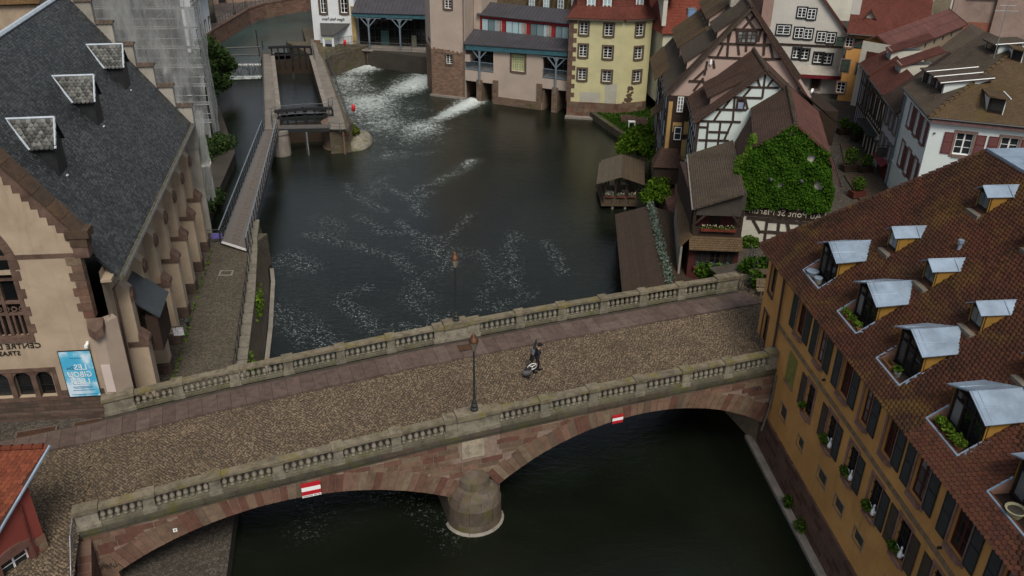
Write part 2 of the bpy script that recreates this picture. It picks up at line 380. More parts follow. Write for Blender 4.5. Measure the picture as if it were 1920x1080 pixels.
# bridge axes are needed for the banks
BU = np.array([math.cos(R_(19.4)), math.sin(R_(19.4))]); BV = np.array([-BU[1], BU[0]]); BO = np.array([-3.07, 44.27])
_dk = [(-60,4.2),(-30,4.3),(-20,4.6),(-14,5.1),(-3,5.65),(5,5.85),(15,5.9),(60,5.9)]
def dz(u): return float(np.interp(u, [a for a, _ in _dk], [b for _, b in _dk]))
def B(u, v, z=0.):
    q = BO+BU*u+BV*v; return (q[0], q[1], z)
M_cobbed = flat('street_bed', (.055,.048,.04), .95, .1, var=.3, sc=2)
def paving(name, c, sc=1., var=.35):
    "small setts too far off to tell apart"
    if name in MATS: return MATS[name]
    n = N(name); v = n.coord('Object'); vo = n.n('TexVoronoi'); vo.inputs['Scale'].default_value = 7*sc; n.l(v, vo.inputs['Vector'])
    ed = n.n('TexVoronoi', feature='DISTANCE_TO_EDGE'); ed.inputs['Scale'].default_value = 7*sc; n.l(v, ed.inputs['Vector'])
    f = n.noise(v, .5, 6, .7); sp = n.n('SeparateColor'); n.l(vo.outputs['Color'], sp.inputs[0])
    a = n.ramp(sp.outputs[0], [(0, tint(c, 1-var)), (1, tint(c, 1+var))]); a = n.mix(a, tint(c, .45), n.ramp(f, [(.45, (0,0,0)), (.8, (.6,)*3)]))
    a = n.mix(tint(c, .35), a, n.ramp(ed.outputs['Distance'], [(0, (0,0,0)), (.12, (1,1,1))]))
    n.col(a).rough(.9, .15).bump(n.ramp(ed.outputs['Distance'], [(0, (0,0,0)), (.25, (1,1,1))]), .5, .02); MATS[name] = n.m; return n.m
M_prom = paving('promenade_setts', (.095,.082,.062), 1.3)
M_street = paving('street_setts', (.075,.066,.055), 1.0)
M_conc = flat('pale_concrete', (.21,.19,.165), .9, .15, var=.3, sc=1.2)
M_quay = masonry('quay_masonry', [(.085,.07,.055),(.12,.095,.075),(.10,.08,.06)], .7, .32, (.07,.06,.05), moss=.5)
M_redquay = masonry('red_quay_masonry', [(.13,.075,.055),(.18,.105,.08),(.15,.095,.07)], .9, .4, (.10,.075,.06), moss=.15)
# left bank: promenade behind the bridge, street in front of the church, path under the arch
QT = [G(485,463,2.8), G(477,553,2.8), G(462,680,2.8)]
Q0 = QT[2]+(QT[2]-QT[1])*.55
_prom = [(-19.9,64.3),(QT[0][0]-.45,QT[0][1]+.4),(QT[0][0]-.3,QT[0][1]-1.5),(QT[1][0]-.4,QT[1][1]),(QT[2][0]-.45,QT[2][1]),(Q0[0]-.4,Q0[1]),(-24,39.5),(-30,64.3)]
land('promenade', _prom, 2.8, M_prom)
land('left_bank_ground', [(-26.3,64.2),(-29.5,88),(-36,104),(-45,116),(-300,116),(-300,40),(-26,40)], 1.1, M_soil)
land('church_street', [B(-20.2,-.5),B(-20.2,-9.1),(-21.3,20),(-120,10),(-120,46),(-26,39.6)], 4.36, M_street)
land('under_arch_path', [G(446,930,.9),G(437,985,.9),G(424,1085,.9),(-14.2,15),(-40,15),(-40,38),(-19,41)], .9, M_street)
# quay wall: battered masonry with coping and waterline ledge
t = thing('quay_wall', 'mossy stone quay wall with pale coping beside the left promenade', 'wall')
tp = [(-21.2,66.6),(QT[0][0]-.5,QT[0][1]+1.2),(QT[0][0],QT[0][1]-.6),(QT[1][0],QT[1][1]),(QT[2][0],QT[2][1]),(Q0[0],Q0[1])]
bt = [(-20.6,67.0),(QT[0][0]+.25,QT[0][1]+1.6),(QT[0][0]+.9,QT[0][1]-.6),(QT[1][0]+.75,QT[1][1]),(QT[2][0]+.6,QT[2][1]),(Q0[0]+.5,Q0[1])]
for i in range(len(tp)-1):
    mb = MB(); a, b, c, d = tp[i], tp[i+1], bt[i], bt[i+1]
    mb.add([(c[0],c[1],-1),(d[0],d[1],-1),(b[0],b[1],2.72),(a[0],a[1],2.72)], [(0,1,2,3)]); mb.build('wall_face', M_quay, t)
    L = math.hypot(b[0]-a[0], b[1]-a[1]); k = max(1, int(L/1.4))
    for j in range(k):
        s0, s1 = j/k, (j+1)/k-.012; mb = MB(); f = Fr.two(a, b)
        mb.box(f, L*s0, L*s1, -.08, .55, 2.7, 3.0+random.uniform(-.01,.02)) if f.n[0] < 0 else mb.box(f, L*s0, L*s1, -.55, .08, 2.7, 3.0)
        mb.build('coping_stone', M_grey_st, t)
mb = MB()
for i in range(1, len(bt)-1):
    a, b = bt[i], bt[i+1]; mb.add([(a[0]-.1,a[1],.1),(b[0]-.1,b[1],.1),(b[0]+.22,b[1],.1),(a[0]+.22,a[1],.1),(a[0]+.22,a[1],-.6),(b[0]+.22,b[1],-.6)], [(0,3,2,1),(3,4,5,2)])
mb.build('ledge', M_conc, t)
# right bank
RB = [(30,-10),(26,36),(18.5,43.2),B(18.4,-9)[:2],B(18.6,-.4)[:2],(16,52.6),(24.6,52.6),(24.6,63),(20.5,67),(20.5,90),(30,96),(60,100),(400,100),(400,-10)]
land('right_bank_street', RB, 5.86, M_street)
M_grass = flat('lawn_grass', (.025,.055,.008), .9, .1, var=.6, sc=2.5)
LW = [G(1098,216,0)+[0,.3,0], G(1150,252,0), G(1196,282,0)]
land('lawn', [LW[0][:2]+np.array([.2,.6]), LW[1][:2]+np.array([.3,.5]), LW[2][:2]+np.array([.3,.5]), (17,90), (24,98), (22,112), (9,110)], .72, M_grass)
gp = RNG.uniform([8,89],[20,110],(16000,2)); gq = [LW[0][:2]+.3, LW[1][:2]+np.array([.5,.5]), LW[2][:2]+.4, (17,90), (22,98), (21,108), (9.5,107.5)]
gp = gp[pip(gp, [tuple(q) for q in gq])]; tuft = leaves('grass', np.c_[gp, RNG.uniform(.72,.86,len(gp))], .16, leafmat('grass_blades', [(.012,.03,.003),(.025,.06,.006),(.04,.085,.01)]), None, bias=(0,0,1), flat_=.2)
tuft['kind'] = 'stuff'; tuft['label'] = 'short green grass on the riverside lawn below the yellow house'
land('mill_bank_ground', [(-24,129.5),(-6,121),(6.8,108.5),(9,111),(24,113),(60,118),(400,150),(400,500),(-20,500),(-26,140)], 2.5, M_soil)
land('back_street', [(30,97),(60,101),(400,101),(400,160),(26,116),(22.5,112)], 5.0, M_street)
# left upstream quay and plaza
UQ = [G(392,100,1.8),G(405,86,1.8),G(440,64,1.8),G(470,44,1.8),G(500,34,1.8),G(540,26,1.8),G(575,21,1.8),G(600,14,1.8)]
land('upstream_quay', [q[:2] for q in UQ]+[(UQ[-1][0]+10,260),(-260,260),(-260,112),(-52,118)], 4.0, flat('quay_paving', (.10,.085,.078), .9, .15, var=.3, sc=.6))
t = thing('upstream_quay_wall', 'curved red sandstone quay wall round the upstream basin', 'wall')
for i in range(len(UQ)-1):
    a, b = UQ[i], UQ[i+1]; f = Fr.two(a, b); L = math.hypot(*(b-a)[:2]); mb = MB(); mb.box(f, 0, L, -.05, .06, -1, 4.05); mb.build('wall_section', M_redquay, t)
    mb = MB(); mb.box(f, 0, L, -.5, .12, 4.05, 4.3); mb.build('coping_stone', M_brownst, t)
# ---- water
def water(name, deep, foam=False):
    n = N(name); v = n.coord('Object'); b1 = n.noise(n.coord('Object', (.8,1.7,1)), 1.3, 6, .62, .5); b2 = n.noise(n.coord('Object', (1,2.2,1)), 6.5, 4, .6, .3)
    big = n.noise(v, .11, 4, .5, .6); c = n.ramp(big, [(.35, tint(deep, .75)), (.65, tint(deep, 1.25))])
    n.rough(.05, .5); n.b.inputs['IOR'].default_value = 1.33
    amp = n.math('ADD', n.math('MULTIPLY', n.ramp(big, [(.4, (.25,)*3), (.65, (1,)*3)]), .8), .2)
    h = n.math('ADD', n.math('MULTIPLY', n.math('MULTIPLY', b1, amp), 1.), n.math('MULTIPLY', b2, .28))
    if foam:
        at = n.n('Attribute', attribute_name='foam'); sp = n.n('SeparateColor'); n.l(at.outputs['Color'], sp.inputs[0])
        # R: broken white water, G: thin lines of drifting flecks
        wv = n.coord('Object', (1,1,1)); w1 = n.noise(wv, .8, 9, .78, 2.6); w2 = n.noise(wv, 3.6, 8, .78, 1.2)
        white = n.math('ADD', n.math('MULTIPLY', w1, .62), n.math('MULTIPLY', w2, .38))
        thr = n.math('SUBTRACT', .74, n.math('MULTIPLY', sp.outputs[0], .36))
        wf = n.ramp(n.math('ADD', n.math('SUBTRACT', white, thr), .5), [(.48, (0,0,0)), (.54, (.22,)*3), (.64, (.7,)*3), (.74, (1,1,1))])
        fl = n.n('TexVoronoi', feature='F1'); fl.inputs['Scale'].default_value = 3.1; n.l(n.coord('Object', (1,1.25,1)), fl.inputs['Vector'])
        vein = n.noise(v, .2, 4, .55, 2.6); vv = n.math('ABSOLUTE', n.math('SUBTRACT', vein, .5))
        line = n.ramp(vv, [(.0, (1,1,1)), (.010, (.8,)*3), (.026, (0,0,0))]); den = n.ramp(n.noise(v, .13, 3, .5), [(.42, (0,0,0)), (.55, (1,1,1))])
        fine = n.noise(v, 8, 3, .7)
        flk = n.math('MULTIPLY', n.ramp(n.math('SUBTRACT', fine, n.math('MULTIPLY', fl.outputs['Distance'], .25)), [(.44, (0,0,0)), (.54, (1,1,1))]), sp.outputs[1])
        fo = n.math('MINIMUM', n.math('ADD', wf, n.math('MULTIPLY', flk, .62)), 1.)
        c = n.mix(c, (.04,.05,.04), n.math('MULTIPLY', sp.outputs[0], .7)); n.col(n.mix(c, (.5,.56,.55), fo)); n.l(n.math('ADD', n.math('MULTIPLY', fo, .5), .05), n.b.inputs['Roughness'])
        h = n.math('ADD', h, n.math('MULTIPLY', white, n.math('MULTIPLY', sp.outputs[0], 2.5)))
    else: n.col(c)
    n.bump(h, .34, .14); return n.m
nx, ny = 230, 560; xs = np.linspace(-60, 40, nx); ys = np.linspace(-12, 128.6, ny)
X, Y = np.meshgrid(xs, ys); Z = np.zeros_like(X)
def blobm(px, py, rx, ry, ang=0.):
    c = G(px, py, 0); ca, sa = math.cos(ang), math.sin(ang); dx, dy = X-c[0], Y-c[1]
    return np.exp(-(((dx*ca+dy*sa)/rx)**2+((dy*ca-dx*sa)/ry)**2))
def streak(p, q, wd, soft=1.):
    a, b = G(*p, 0)[:2], G(*q, 0)[:2]; d = b-a; L2 = d@d; tt = np.clip(((X-a[0])*d[0]+(Y-a[1])*d[1])/L2, 0, 1)
    return np.exp(-((np.hypot(X-a[0]-tt*d[0], Y-a[1]-tt*d[1])/wd)**2))*(1-.55*tt)
RA = np.zeros_like(X)
for p, q, w_, k in [((888,190),(790,240),1.3,1.5),((885,190),(820,222),2.0,1.0),((800,150),(690,195),2.6,1.35),((795,145),(700,175),3.0,1.0),((688,125),(640,150),2.2,1.3),((650,150),(640,200),3.4,.9),((690,190),(720,270),4.2,1.0),((720,230),(770,290),4.2,.8),((790,240),(740,285),3.2,.9),((885,302),(840,330),.8,.85),((840,330),(770,350),.8,.6),((740,290),(735,335),3.0,.6),((670,170),(760,230),4.5,.75),((650,165),(700,260),4.5,.8),((730,250),(700,335),3.6,.62),((790,245),(760,325),2.6,.6),((700,270),(650,300),2.5,.45),((800,170),(850,205),3,.5),((760,200),(840,250),4,.6),((800,260),(700,300),4,.55)]:
    RA = np.maximum(RA, k*streak(p, q, w_*1.5))
GA = .05*np.exp(-((Y-68)/22)**2)*np.clip((X+24)/5, 0, 1)*(Y > 47)
def poly(L, w_, k=1.):
    global GA
    for p, q in zip(L[:-1], L[1:]):
        a, b = G(*p, 0)[:2], G(*q, 0)[:2]; d = b-a; tt = np.clip(((X-a[0])*d[0]+(Y-a[1])*d[1])/(d@d), 0, 1); wob = .35*np.sin(X*2.1+Y*1.3)+.25*np.sin(X*4.7-Y*2.9)
        GA = np.maximum(GA, k*np.exp(-(((np.hypot(X-a[0]-tt*d[0], Y-a[1]-tt*d[1])+wob*w_*.5)/w_)**2)))
for L, w_, k in (([(648,345),(655,360),(690,380),(720,395)],.45,.9),([(670,405),(700,420),(715,435),(750,437)],.4,.9),([(722,345),(735,355),(770,370),(800,368),(812,360)],.35,1),([(885,302),(870,320),(840,330),(815,345),(790,350),(765,372)],.5,1.1),([(790,365),(780,395),(790,402)],.5,1),([(750,415),(770,435),(800,445),(835,445),(860,430),(882,400)],.35,1),([(805,455),(840,480)],1.2,.95),([(540,485),(570,498)],1.1,.85),([(575,440),(600,445),(640,455),(700,470),(740,480),(760,500),(780,530),(810,560)],.5,.8),([(510,575),(560,610),(600,640),(622,662)],1.0,.85),([(640,570),(680,590),(700,615)],.6,.9),([(640,560),(670,545),(692,540)],.5,.8),([(730,612),(790,615),(842,590)],.45,.9),([(1025,455),(1050,490),(1055,512)],.5,.8),([(965,440),(955,480),(965,535)],.6,.8),([(700,300),(760,292),(820,285)],.6,.8),([(730,330),(700,345),(705,365)],.45,.8),([(840,500),(790,520),(760,560),(800,590)],.5,.7),([(600,410),(630,425),(620,440)],.8,.6),([(900,470),(930,520),(900,560),(940,585)],.45,.6),([(1000,550),(960,565),(900,580)],.5,.6),([(640,890),(700,925),(760,930),(830,920)],.45,.35),([(560,930),(600,960),(570,1000)],.6,.22),([(780,950),(830,980),(850,1010)],.6,.25)): poly(L, w_*1.25, k*.85)
GA = np.clip(GA-.5*RA, 0, 1.1)
Z += RA*RNG.normal(0, .05, X.shape)+.32*streak((888,190),(800,235),1.0)+.22*streak((800,150),(700,190),1.8)+.2*streak((686,125),(645,148),1.5)
idx = np.arange(nx*ny).reshape(ny, nx); F = np.stack([idx[:-1,:-1],idx[:-1,1:],idx[1:,1:],idx[1:,:-1]], -1).reshape(-1, 4)
riv = npmesh('river', np.stack([X, Y, Z], -1).reshape(-1, 3), F, 4, water('river_water', (.0055,.0078,.0048), True)); setm(riv); riv.data.shade_smooth()
at = riv.data.color_attributes.new('foam', 'FLOAT_COLOR', 'POINT'); at.data.foreach_set('color', np.stack([RA, GA, 0*RA, 0*RA+1], -1).astype(np.float32).ravel())
# ================================================================== stone bridge
BN = Fr(B(0,-9.05), BU); BF = Fr(B(0,-.42), BU)       # near face, far face
bridge = thing('stone_bridge', 'two-arched sandstone bridge with cobbled deck and stone balustrades', 'bridge', loc=(0,0,0))
def arch(c, half, zs, rise):
    R = (half*half+rise*rise)/(2*rise); zc = zs+rise-R; a0 = math.asin(half/R)
    return dict(c=c, R=R, zc=zc, a=a0, half=half)
AL = arch(-11.15, 8.05, 1.75, 2.15); AR = arch(7.65, 8.2, 1.95, 2.72)
RD = 1.12
def ext(u):
    z = -9
    for A in (AL, AR):
        d = abs(u-A['c'])
        if d < A['R']+RD and d < A['half']+RD+.3: z = max(z, A['zc']+math.sqrt((A['R']+RD)**2-d*d))
    return z
M_mortar = flat('lime_mortar', (.22,.165,.135), .95, .1, var=.3, sc=5)
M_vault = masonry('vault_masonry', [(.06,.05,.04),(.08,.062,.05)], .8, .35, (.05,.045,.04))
W8 = 8.6
for A in (AL, AR):
    n = 46; da = 2*A['a']/n; zc, R = A['zc'], A['R']
    for i in range(n):
        a0 = -A['a']+i*da+.0009; a1 = a0+da-.0018; ro = R+RD*random.uniform(.86,1.12) if i % 2 else R+RD*random.uniform(.95,1.05)
        top = dz(A['c']+R*math.sin((a0+a1)/2))-.5
        P_ = [(A['c']+r*math.sin(a), min(zc+r*math.cos(a), max(top, zc+R*math.cos(a)+.3))) for r, a in ((R,a0),(R,a1),(ro,a1),(ro,a0))]
        mb = MB(); mb.fpoly(BN, P_, -.42, .035+random.uniform(0,.02)); mb.build('voussoir', M_sand, bridge)
    mb = MB()
    for i in range(30):
        a0, a1 = -A['a']+2*A['a']*i/30, -A['a']+2*A['a']*(i+1)/30; mb.fpoly(BN, [(A['c']+r*math.sin(a), min(zc+r*math.cos(a), dz(A['c']+r*math.sin(a))-.46)) for r, a in ((R+.012,a0),(R+.012,a1),(R+RD*.9,a1),(R+RD*.9,a0))], -.4, .008)
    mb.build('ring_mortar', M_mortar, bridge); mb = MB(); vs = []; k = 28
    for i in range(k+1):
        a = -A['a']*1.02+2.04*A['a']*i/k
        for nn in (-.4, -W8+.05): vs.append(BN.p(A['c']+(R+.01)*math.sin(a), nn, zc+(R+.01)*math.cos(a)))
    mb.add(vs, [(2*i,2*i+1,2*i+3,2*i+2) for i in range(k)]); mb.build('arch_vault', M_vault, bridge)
    for i in range(n):   # far ring
        a0 = -A['a']+i*da+.002; a1 = a0+da-.004; mb = MB()
        mb.fpoly(BF, [(A['c']+r*math.sin(a), min(zc+r*math.cos(a), dz(A['c'])-.45)) for r, a in ((R,a0),(R,a1),(R+RD*.95,a1),(R+RD*.95,a0))], -.05, .35); mb.build('voussoir', M_sand, bridge)
# backing wall behind the spandrel stones (mortar) as strips between extrados and cornice

for nn0, nn1, name in ((-.6, 0., 'spandrel_wall'), (-W8+.02, -W8+.4, 'far_spandrel_wall')):
    mb = MB(); us = np.arange(-23.6, 18.01, .2)
    for a, b in zip(us[:-1], us[1:]):
        za = max(min(ext(a)-.25, dz(a)-.5), -1.5); zb = max(min(ext(b)-.25, dz(b)-.5), -1.5)
        if abs((a+b)/2-AL['c']) < AL['half'] or abs((a+b)/2-AR['c']) < AR['half']: pass
        p = BN.p; zt = (dz(a)-.42, dz(b)-.42)
        mb.hexa([p(a,nn1,za),p(b,nn1,zb),p(b,nn0,zb),p(a,nn0,za),p(a,nn1,zt[0]),p(b,nn1,zt[1]),p(b,nn0,zt[1]),p(a,nn0,zt[0])])
    mb.build(name, M_mortar, bridge)
row = 0; z = .1
while z < 5.6:
    h = random.choice([.3,.34,.38]); u = -21.2+random.random()*.5
    while u < 16.6:
        L = random.uniform(.55, 1.35); u2 = u+L; g_ = .018
        if z+h > 4.08 and z < 5.22:
            if -2.53 <= u < -1.3: u = -1.29; continue
            if u < -2.53 < u2: u2 = -2.53
        e0, e1 = ext(u+g_)-.12, ext(u2-g_)-.12; zb0, zb1 = max(z+g_, e0), max(z+g_, e1)
        tp = (min(z+h-g_, dz(u)-.44), min(z+h-g_, dz(u2)-.44))
        lim = u > -19.2+0 or z > -1
        onplq = (u2 > -2.55 and u < -1.25 and z+h > 4.05 and z < 5.3)
        if tp[0]-zb0 > .1 and tp[1]-zb1 > .1 and not onplq:
            mb = MB(); mb.box(BN, u+g_, u2-g_, -.1, .02+random.uniform(0,.02), (zb0, zb1), tp); mb.build('spandrel_stone', M_sand, bridge)
        u = u2
    z += h
# coat of arms plaque over the pier
mb = MB(); mb.box(BN, -2.5, -1.32, -.02, .05, 4.1, 5.2)
pl = mb.build('arms_plaque', flat('pale_plaque_stone', (.30,.265,.20), .9, .15), bridge); cu, cz = -1.9, 4.68
mb = MB(); mb.fpoly(BN, [(cu-.26,cz+.3),(cu-.26,cz-.08),(cu-.14,cz-.26),(cu,cz-.34),(cu+.14,cz-.26),(cu+.26,cz-.08),(cu+.26,cz+.3)][::-1], .05, .1); mb.build('shield', MATS['pale_plaque_stone'], pl)
mb = MB(); mb.bar(BN, (cu-.22,cz-.14), (cu+.22,cz+.24), .11, .1, .118); mb.build('shield_band', MATS['pale_plaque_stone'], pl)
for s in (-1, 1):
    mb = MB()
    for r in (.36, .44):
        pts = [BN.p(cu+s*r*math.cos(a), .07, cz+r*math.sin(a)) for a in np.linspace(-1.1, 1.2, 9)]; mb.tube(pts, .028, 5)
    mb.build('scroll', MATS['pale_plaque_stone'], pl)
# pier: cutwater with stepped half-domed cap
M_pier = stones('pier_stone', [(.085,.07,.055),(.12,.10,.08),(.10,.075,.06)], moss=.45, mossc=(.075,.07,.016))
pc = -1.87; prof = [(1.62,-1.5),(1.62,.0),(1.5,.14),(1.46,.55),(1.46,1.45),(1.3,1.95),(1.02,2.32),(.86,2.42),(.8,2.85),(.55,3.1),(.12,3.28)]
k = 14
for i in range(len(prof)-1):
    (r0, z0), (r1, z1) = prof[i], prof[i+1]; ks = [0, 5, 9, k] if i % 2 else [0, 3, 7, 11, k]
    for a_, b_ in zip(ks[:-1], ks[1:]):
        mb = MB(); vs = []; fs = []
        for j in range(a_, b_+1):
            t = math.pi*j/k; t = min(max(t, math.pi*a_/k+.006), math.pi*b_/k-.006)
            for r, z in ((r0, z0), (r1, z1)): vs.append(BN.p(pc-r*math.cos(t)*.98, r*math.sin(t)*.9+.0, z+(.004 if z == z0 else -.004)))
        m_ = b_-a_; fs = [(2*j,2*j+2,2*j+3,2*j+1) for j in range(m_)]
        c0 = len(vs); vs += [BN.p(pc, -.05, z0), BN.p(pc, -.05, z1)]
        fs += [(2*j+1,2*j+3,c0+1) for j in range(m_)]; mb.add(vs, fs)
        mb.build('pier_stone', M_conc if i < 2 else M_pier, bridge)
mb = MB(); mb.box(BN, pc-1.42, pc+1.42, -W8-.6, -.02, -1.8, 2.25); mb.build('pier_core', M_pier, bridge)
for u0, u1, nm in ((-26, -19.15, 'abutment'), (15.85, 19.5, 'abutment')):
    mb = MB(); mb.box(BN, u0, u1, -W8, -.02, -1.8, (dz(u0)-.43, dz(u1)-.43)); mb.build(nm, M_sand, bridge)
# deck slab
mb = MB(); us = np.arange(-27, 32.1, 1.)
for a, b in zip(us[:-1], us[1:]): mb.box(BN, a, b, -W8+.05, -.05, (dz(a)-.38, dz(b)-.38), (dz(a)-.02, dz(b)-.02)) if b < 19.6 and a > -20.5 else None
mb.build('deck_slab', M_cobbed, bridge)
# cornice, plinth, balusters, coping
bal = MB(); bal.lathe([(.095,0),(.095,.05),(.06,.08),(.075,.13),(.115,.22),(.105,.3),(.06,.43),(.05,.5),(.075,.54),(.095,.57),(.095,.63)], 8); bal.sm = True
M_bal = stones('baluster_stone', [(.19,.175,.135),(.235,.215,.17),(.165,.155,.12)], moss=.1, dark=.45)
balme = bal.mesh('baluster'); balme.materials.append(M_bal)
M_cap = stones('mossy_coping', [(.15,.13,.092),(.19,.165,.12),(.17,.145,.10)], moss=.42, mossc=(.13,.11,.02), dark=.5)
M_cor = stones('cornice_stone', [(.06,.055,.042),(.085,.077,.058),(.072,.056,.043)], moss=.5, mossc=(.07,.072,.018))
M_plin = stones('mossy_plinth', [(.11,.105,.078),(.14,.13,.095),(.12,.11,.08)], moss=.4, mossc=(.085,.085,.025), dark=.4)
near_posts = [(-20.3,-19.35),(-17.46,-16.95),(-14.56,-14.05),(-11.69,-11.2),(-8.84,-8.38),(-6.02,-5.55),(-3.3,-.5),(1.72,2.2),(4.42,4.92),(7.1,7.58),(9.85,10.33),(12.48,12.95),(15.2,16.3)]
far_posts = [(-19.6,-18.1),(-16.1,-15.6),(-13.15,-12.65),(-10.25,-9.75),(-7.32,-6.85),(-4.42,-3.95),(-1.62,1.12),(3.42,3.9),(6.12,6.62),(8.9,9.35),(11.6,12.05),(14.3,14.75),(17.1,18.6)]
def sh(u, dzv): return dz(u)+dzv
def parapet(fr, posts, n0, n1, far):
    out = 1
    for i, (a, b) in enumerate(posts):
        big = b-a > .8; mb = MB(); e = .03 if not big else .05
        mb.box(fr, a, b, n0-.01, n1+.01, (sh(a,.02),sh(b,.02)), (sh(a,.87),sh(b,.87)))
        mb.box(fr, a-.05, b+.05, n0-.06, n1+.06, (sh(a,-.02),sh(b,-.02)), (sh(a,.2),sh(b,.2)))
        p = mb.build('pedestal', M_bal, bridge)
        if not big:
            mb = MB(); mb.box(fr, a-.06, b+.06, n0-.1, n1+.1, (sh(a,.873),sh(b,.873)), (sh(a,1.06),sh(b,1.06))); mb.build('pedestal_cap', M_cap, bridge)
        else:
            segs = [(a-.06, b+.06, 1.1)] if b-a < 2 else [(a-.06, a+.55, 1.1), (a+.56, b-.76, 1.2), (b-.75, b+.06, 1.1)]
            for s0, s1, h in segs:
                mb = MB(); mb.box(fr, s0, s1, n0-.1-(h>1.15)*.06, n1+.1+(h>1.15)*.06, (sh(s0,.873),sh(s1,.873)), (sh(s0,h),sh(s1,h))); mb.build('pedestal_cap', M_cap, bridge)
            if b-a > 2:
                mb = MB(); mb.box(fr, a+.6, b-.8, n1+.012, n1+.05, (sh(a,.1),sh(b,.1)), (sh(a,.82),sh(b,.82))); mb.box(fr, a+.6, b-.8, n0-.05, n0-.012, (sh(a,.1),sh(b,.1)), (sh(a,.82),sh(b,.82))); mb.build('panel', M_bal, p)
        if i < len(posts)-1:
            c = posts[i+1][0]; mb = MB(); mb.box(fr, b+.055, c-.055, n0-.02, n1+.02, (sh(b,-.02),sh(c,-.02)), (sh(b,.16),sh(c,.16))); mb.build('balustrade_plinth', M_plin, bridge)
            mb = MB(); mb.box(fr, b+.065, c-.065, n0-.03, n1+.03, (sh(b,.866),sh(c,.866)), (sh(b,1.0),sh(c,1.0))); mb.build('coping', M_cap, bridge)
            k = max(4, round((c-b)/.315)); st = (c-b)/k
            for j in range(k):
                u = b+st*(j+.5); p = fr.p(u, (n0+n1)/2, sh(u,.165)); inst('baluster', balme, Matrix.Translation(p) @ Matrix.Rotation(random.random(), 4, 'Z') @ Matrix.Diagonal((1.14,1.14,1.12,1)), bridge)
    return
parapet(BN, near_posts, -.42, -.02, False)
parapet(BF, far_posts, -.02-.4+.0, -.02, True)
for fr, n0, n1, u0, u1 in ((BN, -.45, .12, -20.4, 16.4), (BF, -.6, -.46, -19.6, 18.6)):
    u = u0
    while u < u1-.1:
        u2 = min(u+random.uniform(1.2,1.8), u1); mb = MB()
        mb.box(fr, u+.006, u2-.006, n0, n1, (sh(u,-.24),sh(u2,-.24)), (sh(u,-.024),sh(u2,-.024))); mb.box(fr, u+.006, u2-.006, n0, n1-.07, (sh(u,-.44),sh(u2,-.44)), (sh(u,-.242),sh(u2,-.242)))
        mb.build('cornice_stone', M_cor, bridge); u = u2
# pavement slabs, far side and narrow near strip
M_slab = stones('pavement_slab', [(.092,.066,.056),(.108,.078,.066),(.098,.071,.06),(.12,.09,.076)], dark=.3)
v0, v1 = -2.5, -.92
u = -31.
while u < 18.4:
    L = random.uniform(.62, .8); rows_ = [(v0, v1)] if random.random() < .62 else [(v0, v0+.8), (v0+.812, v1)]
    for a, b in rows_:
        if u < -19.8 and u > -31 or True:
            mb = MB(); mb.box(BF, u+.007, u+L-.007, a+.42, b+.42, (sh(u,-.1),sh(u+L,-.1)), (sh(u,.1),sh(u+L,.1))); 
            # BF n axis points to the viewer: n = -(v - vfar)
            mb = MB(); mb.box(BF, u+.007, u+L-.007, -(b+.42), -(a+.42), (sh(u,-.1),sh(u+L,-.1)), (sh(u,.1),sh(u+L,.1))); mb.build('paving_slab', M_slab, bridge)
    u += L
u = -20.
while u < 16:
    L = random.uniform(1., 1.6); mb = MB(); mb.box(BN, u+.006, u+L-.006, -1.0, -.44, (sh(u,-.1),sh(u+L,-.1)), (sh(u,.07),sh(u+L,.07))); mb.build('kerb_slab', M_slab, bridge); u += L
# cobbles laid in arcs
def cobbles(inside, u0, u1, v0, v1, name, parent):
    P = []; st = .128
    for j, v in enumerate(np.arange(v0, v1+.9, .122)):
        us = np.arange(u0, u1, st)+(st/2 if j % 2 else 0); ph = ((us/2.3) % 1.)*2-1; P.append(np.stack([us, v-.5*(1-ph**2)], 1))
    P = np.concatenate(P); P = P[inside(P)]; n = len(P); P = P+RNG.normal(0, .02, P.shape)
    hw = RNG.uniform(.045, .062, (n, 2)); hh = RNG.normal(.012, .009, n); an = RNG.normal(0, .25, n)
    zz = np.interp(P[:,0], [a for a, _ in _dk], [b for _, b in _dk])+hh
    sg = np.array([(-1,-1),(1,-1),(1,1),(-1,1)], float); V = np.empty((n, 8, 3))
    for k in range(8):
        s_ = sg[k % 4]*(1. if k < 4 else .72); du, dv = s_[0]*hw[:,0], s_[1]*hw[:,1]; uu = P[:,0]+du*np.cos(an)-dv*np.sin(an); vv = P[:,1]+du*np.sin(an)+dv*np.cos(an)
        V[:,k,0] = BO[0]+BU[0]*uu+BV[0]*vv; V[:,k,1] = BO[1]+BU[1]*uu+BV[1]*vv; V[:,k,2] = zz-(.035 if k < 4 else 0)
    F = np.array([(4,5,6,7),(0,1,5,4),(1,2,6,5),(2,3,7,6),(3,0,4,7)]); F = (F[None]+(np.arange(n)*8)[:,None,None]).reshape(-1, 4)
    return npmesh(name, V.reshape(-1, 3), F, 4, toned('cobblestone', [(.085,.062,.041),(.112,.083,.055),(.14,.105,.068),(.18,.138,.09)], .85, dark=.25, moss=.18, mossc=(.10,.088,.03)), parent, 'stuff', np.repeat(RNG.random(n), 8))
cobbles(lambda P: (P[:,1] < -2.52) & (P[:,1] > -8.06) & (P[:,0] > -20.3-0*P[:,1]), -21, 19, -8.1, -2.4, 'cobbles', bridge)
sc_ = cobbles(lambda P: (P[:,1] < -2.52) & (P[:,1] > -12) & (P[:,0] < -20.3) & (P[:,0] > -31), -31, -20, -12, -2.4, 'street_cobbles', None); sc_['label'] = 'cobblestones of the street before the red house'
for o_ in (sc_,): o_.location.z = .0
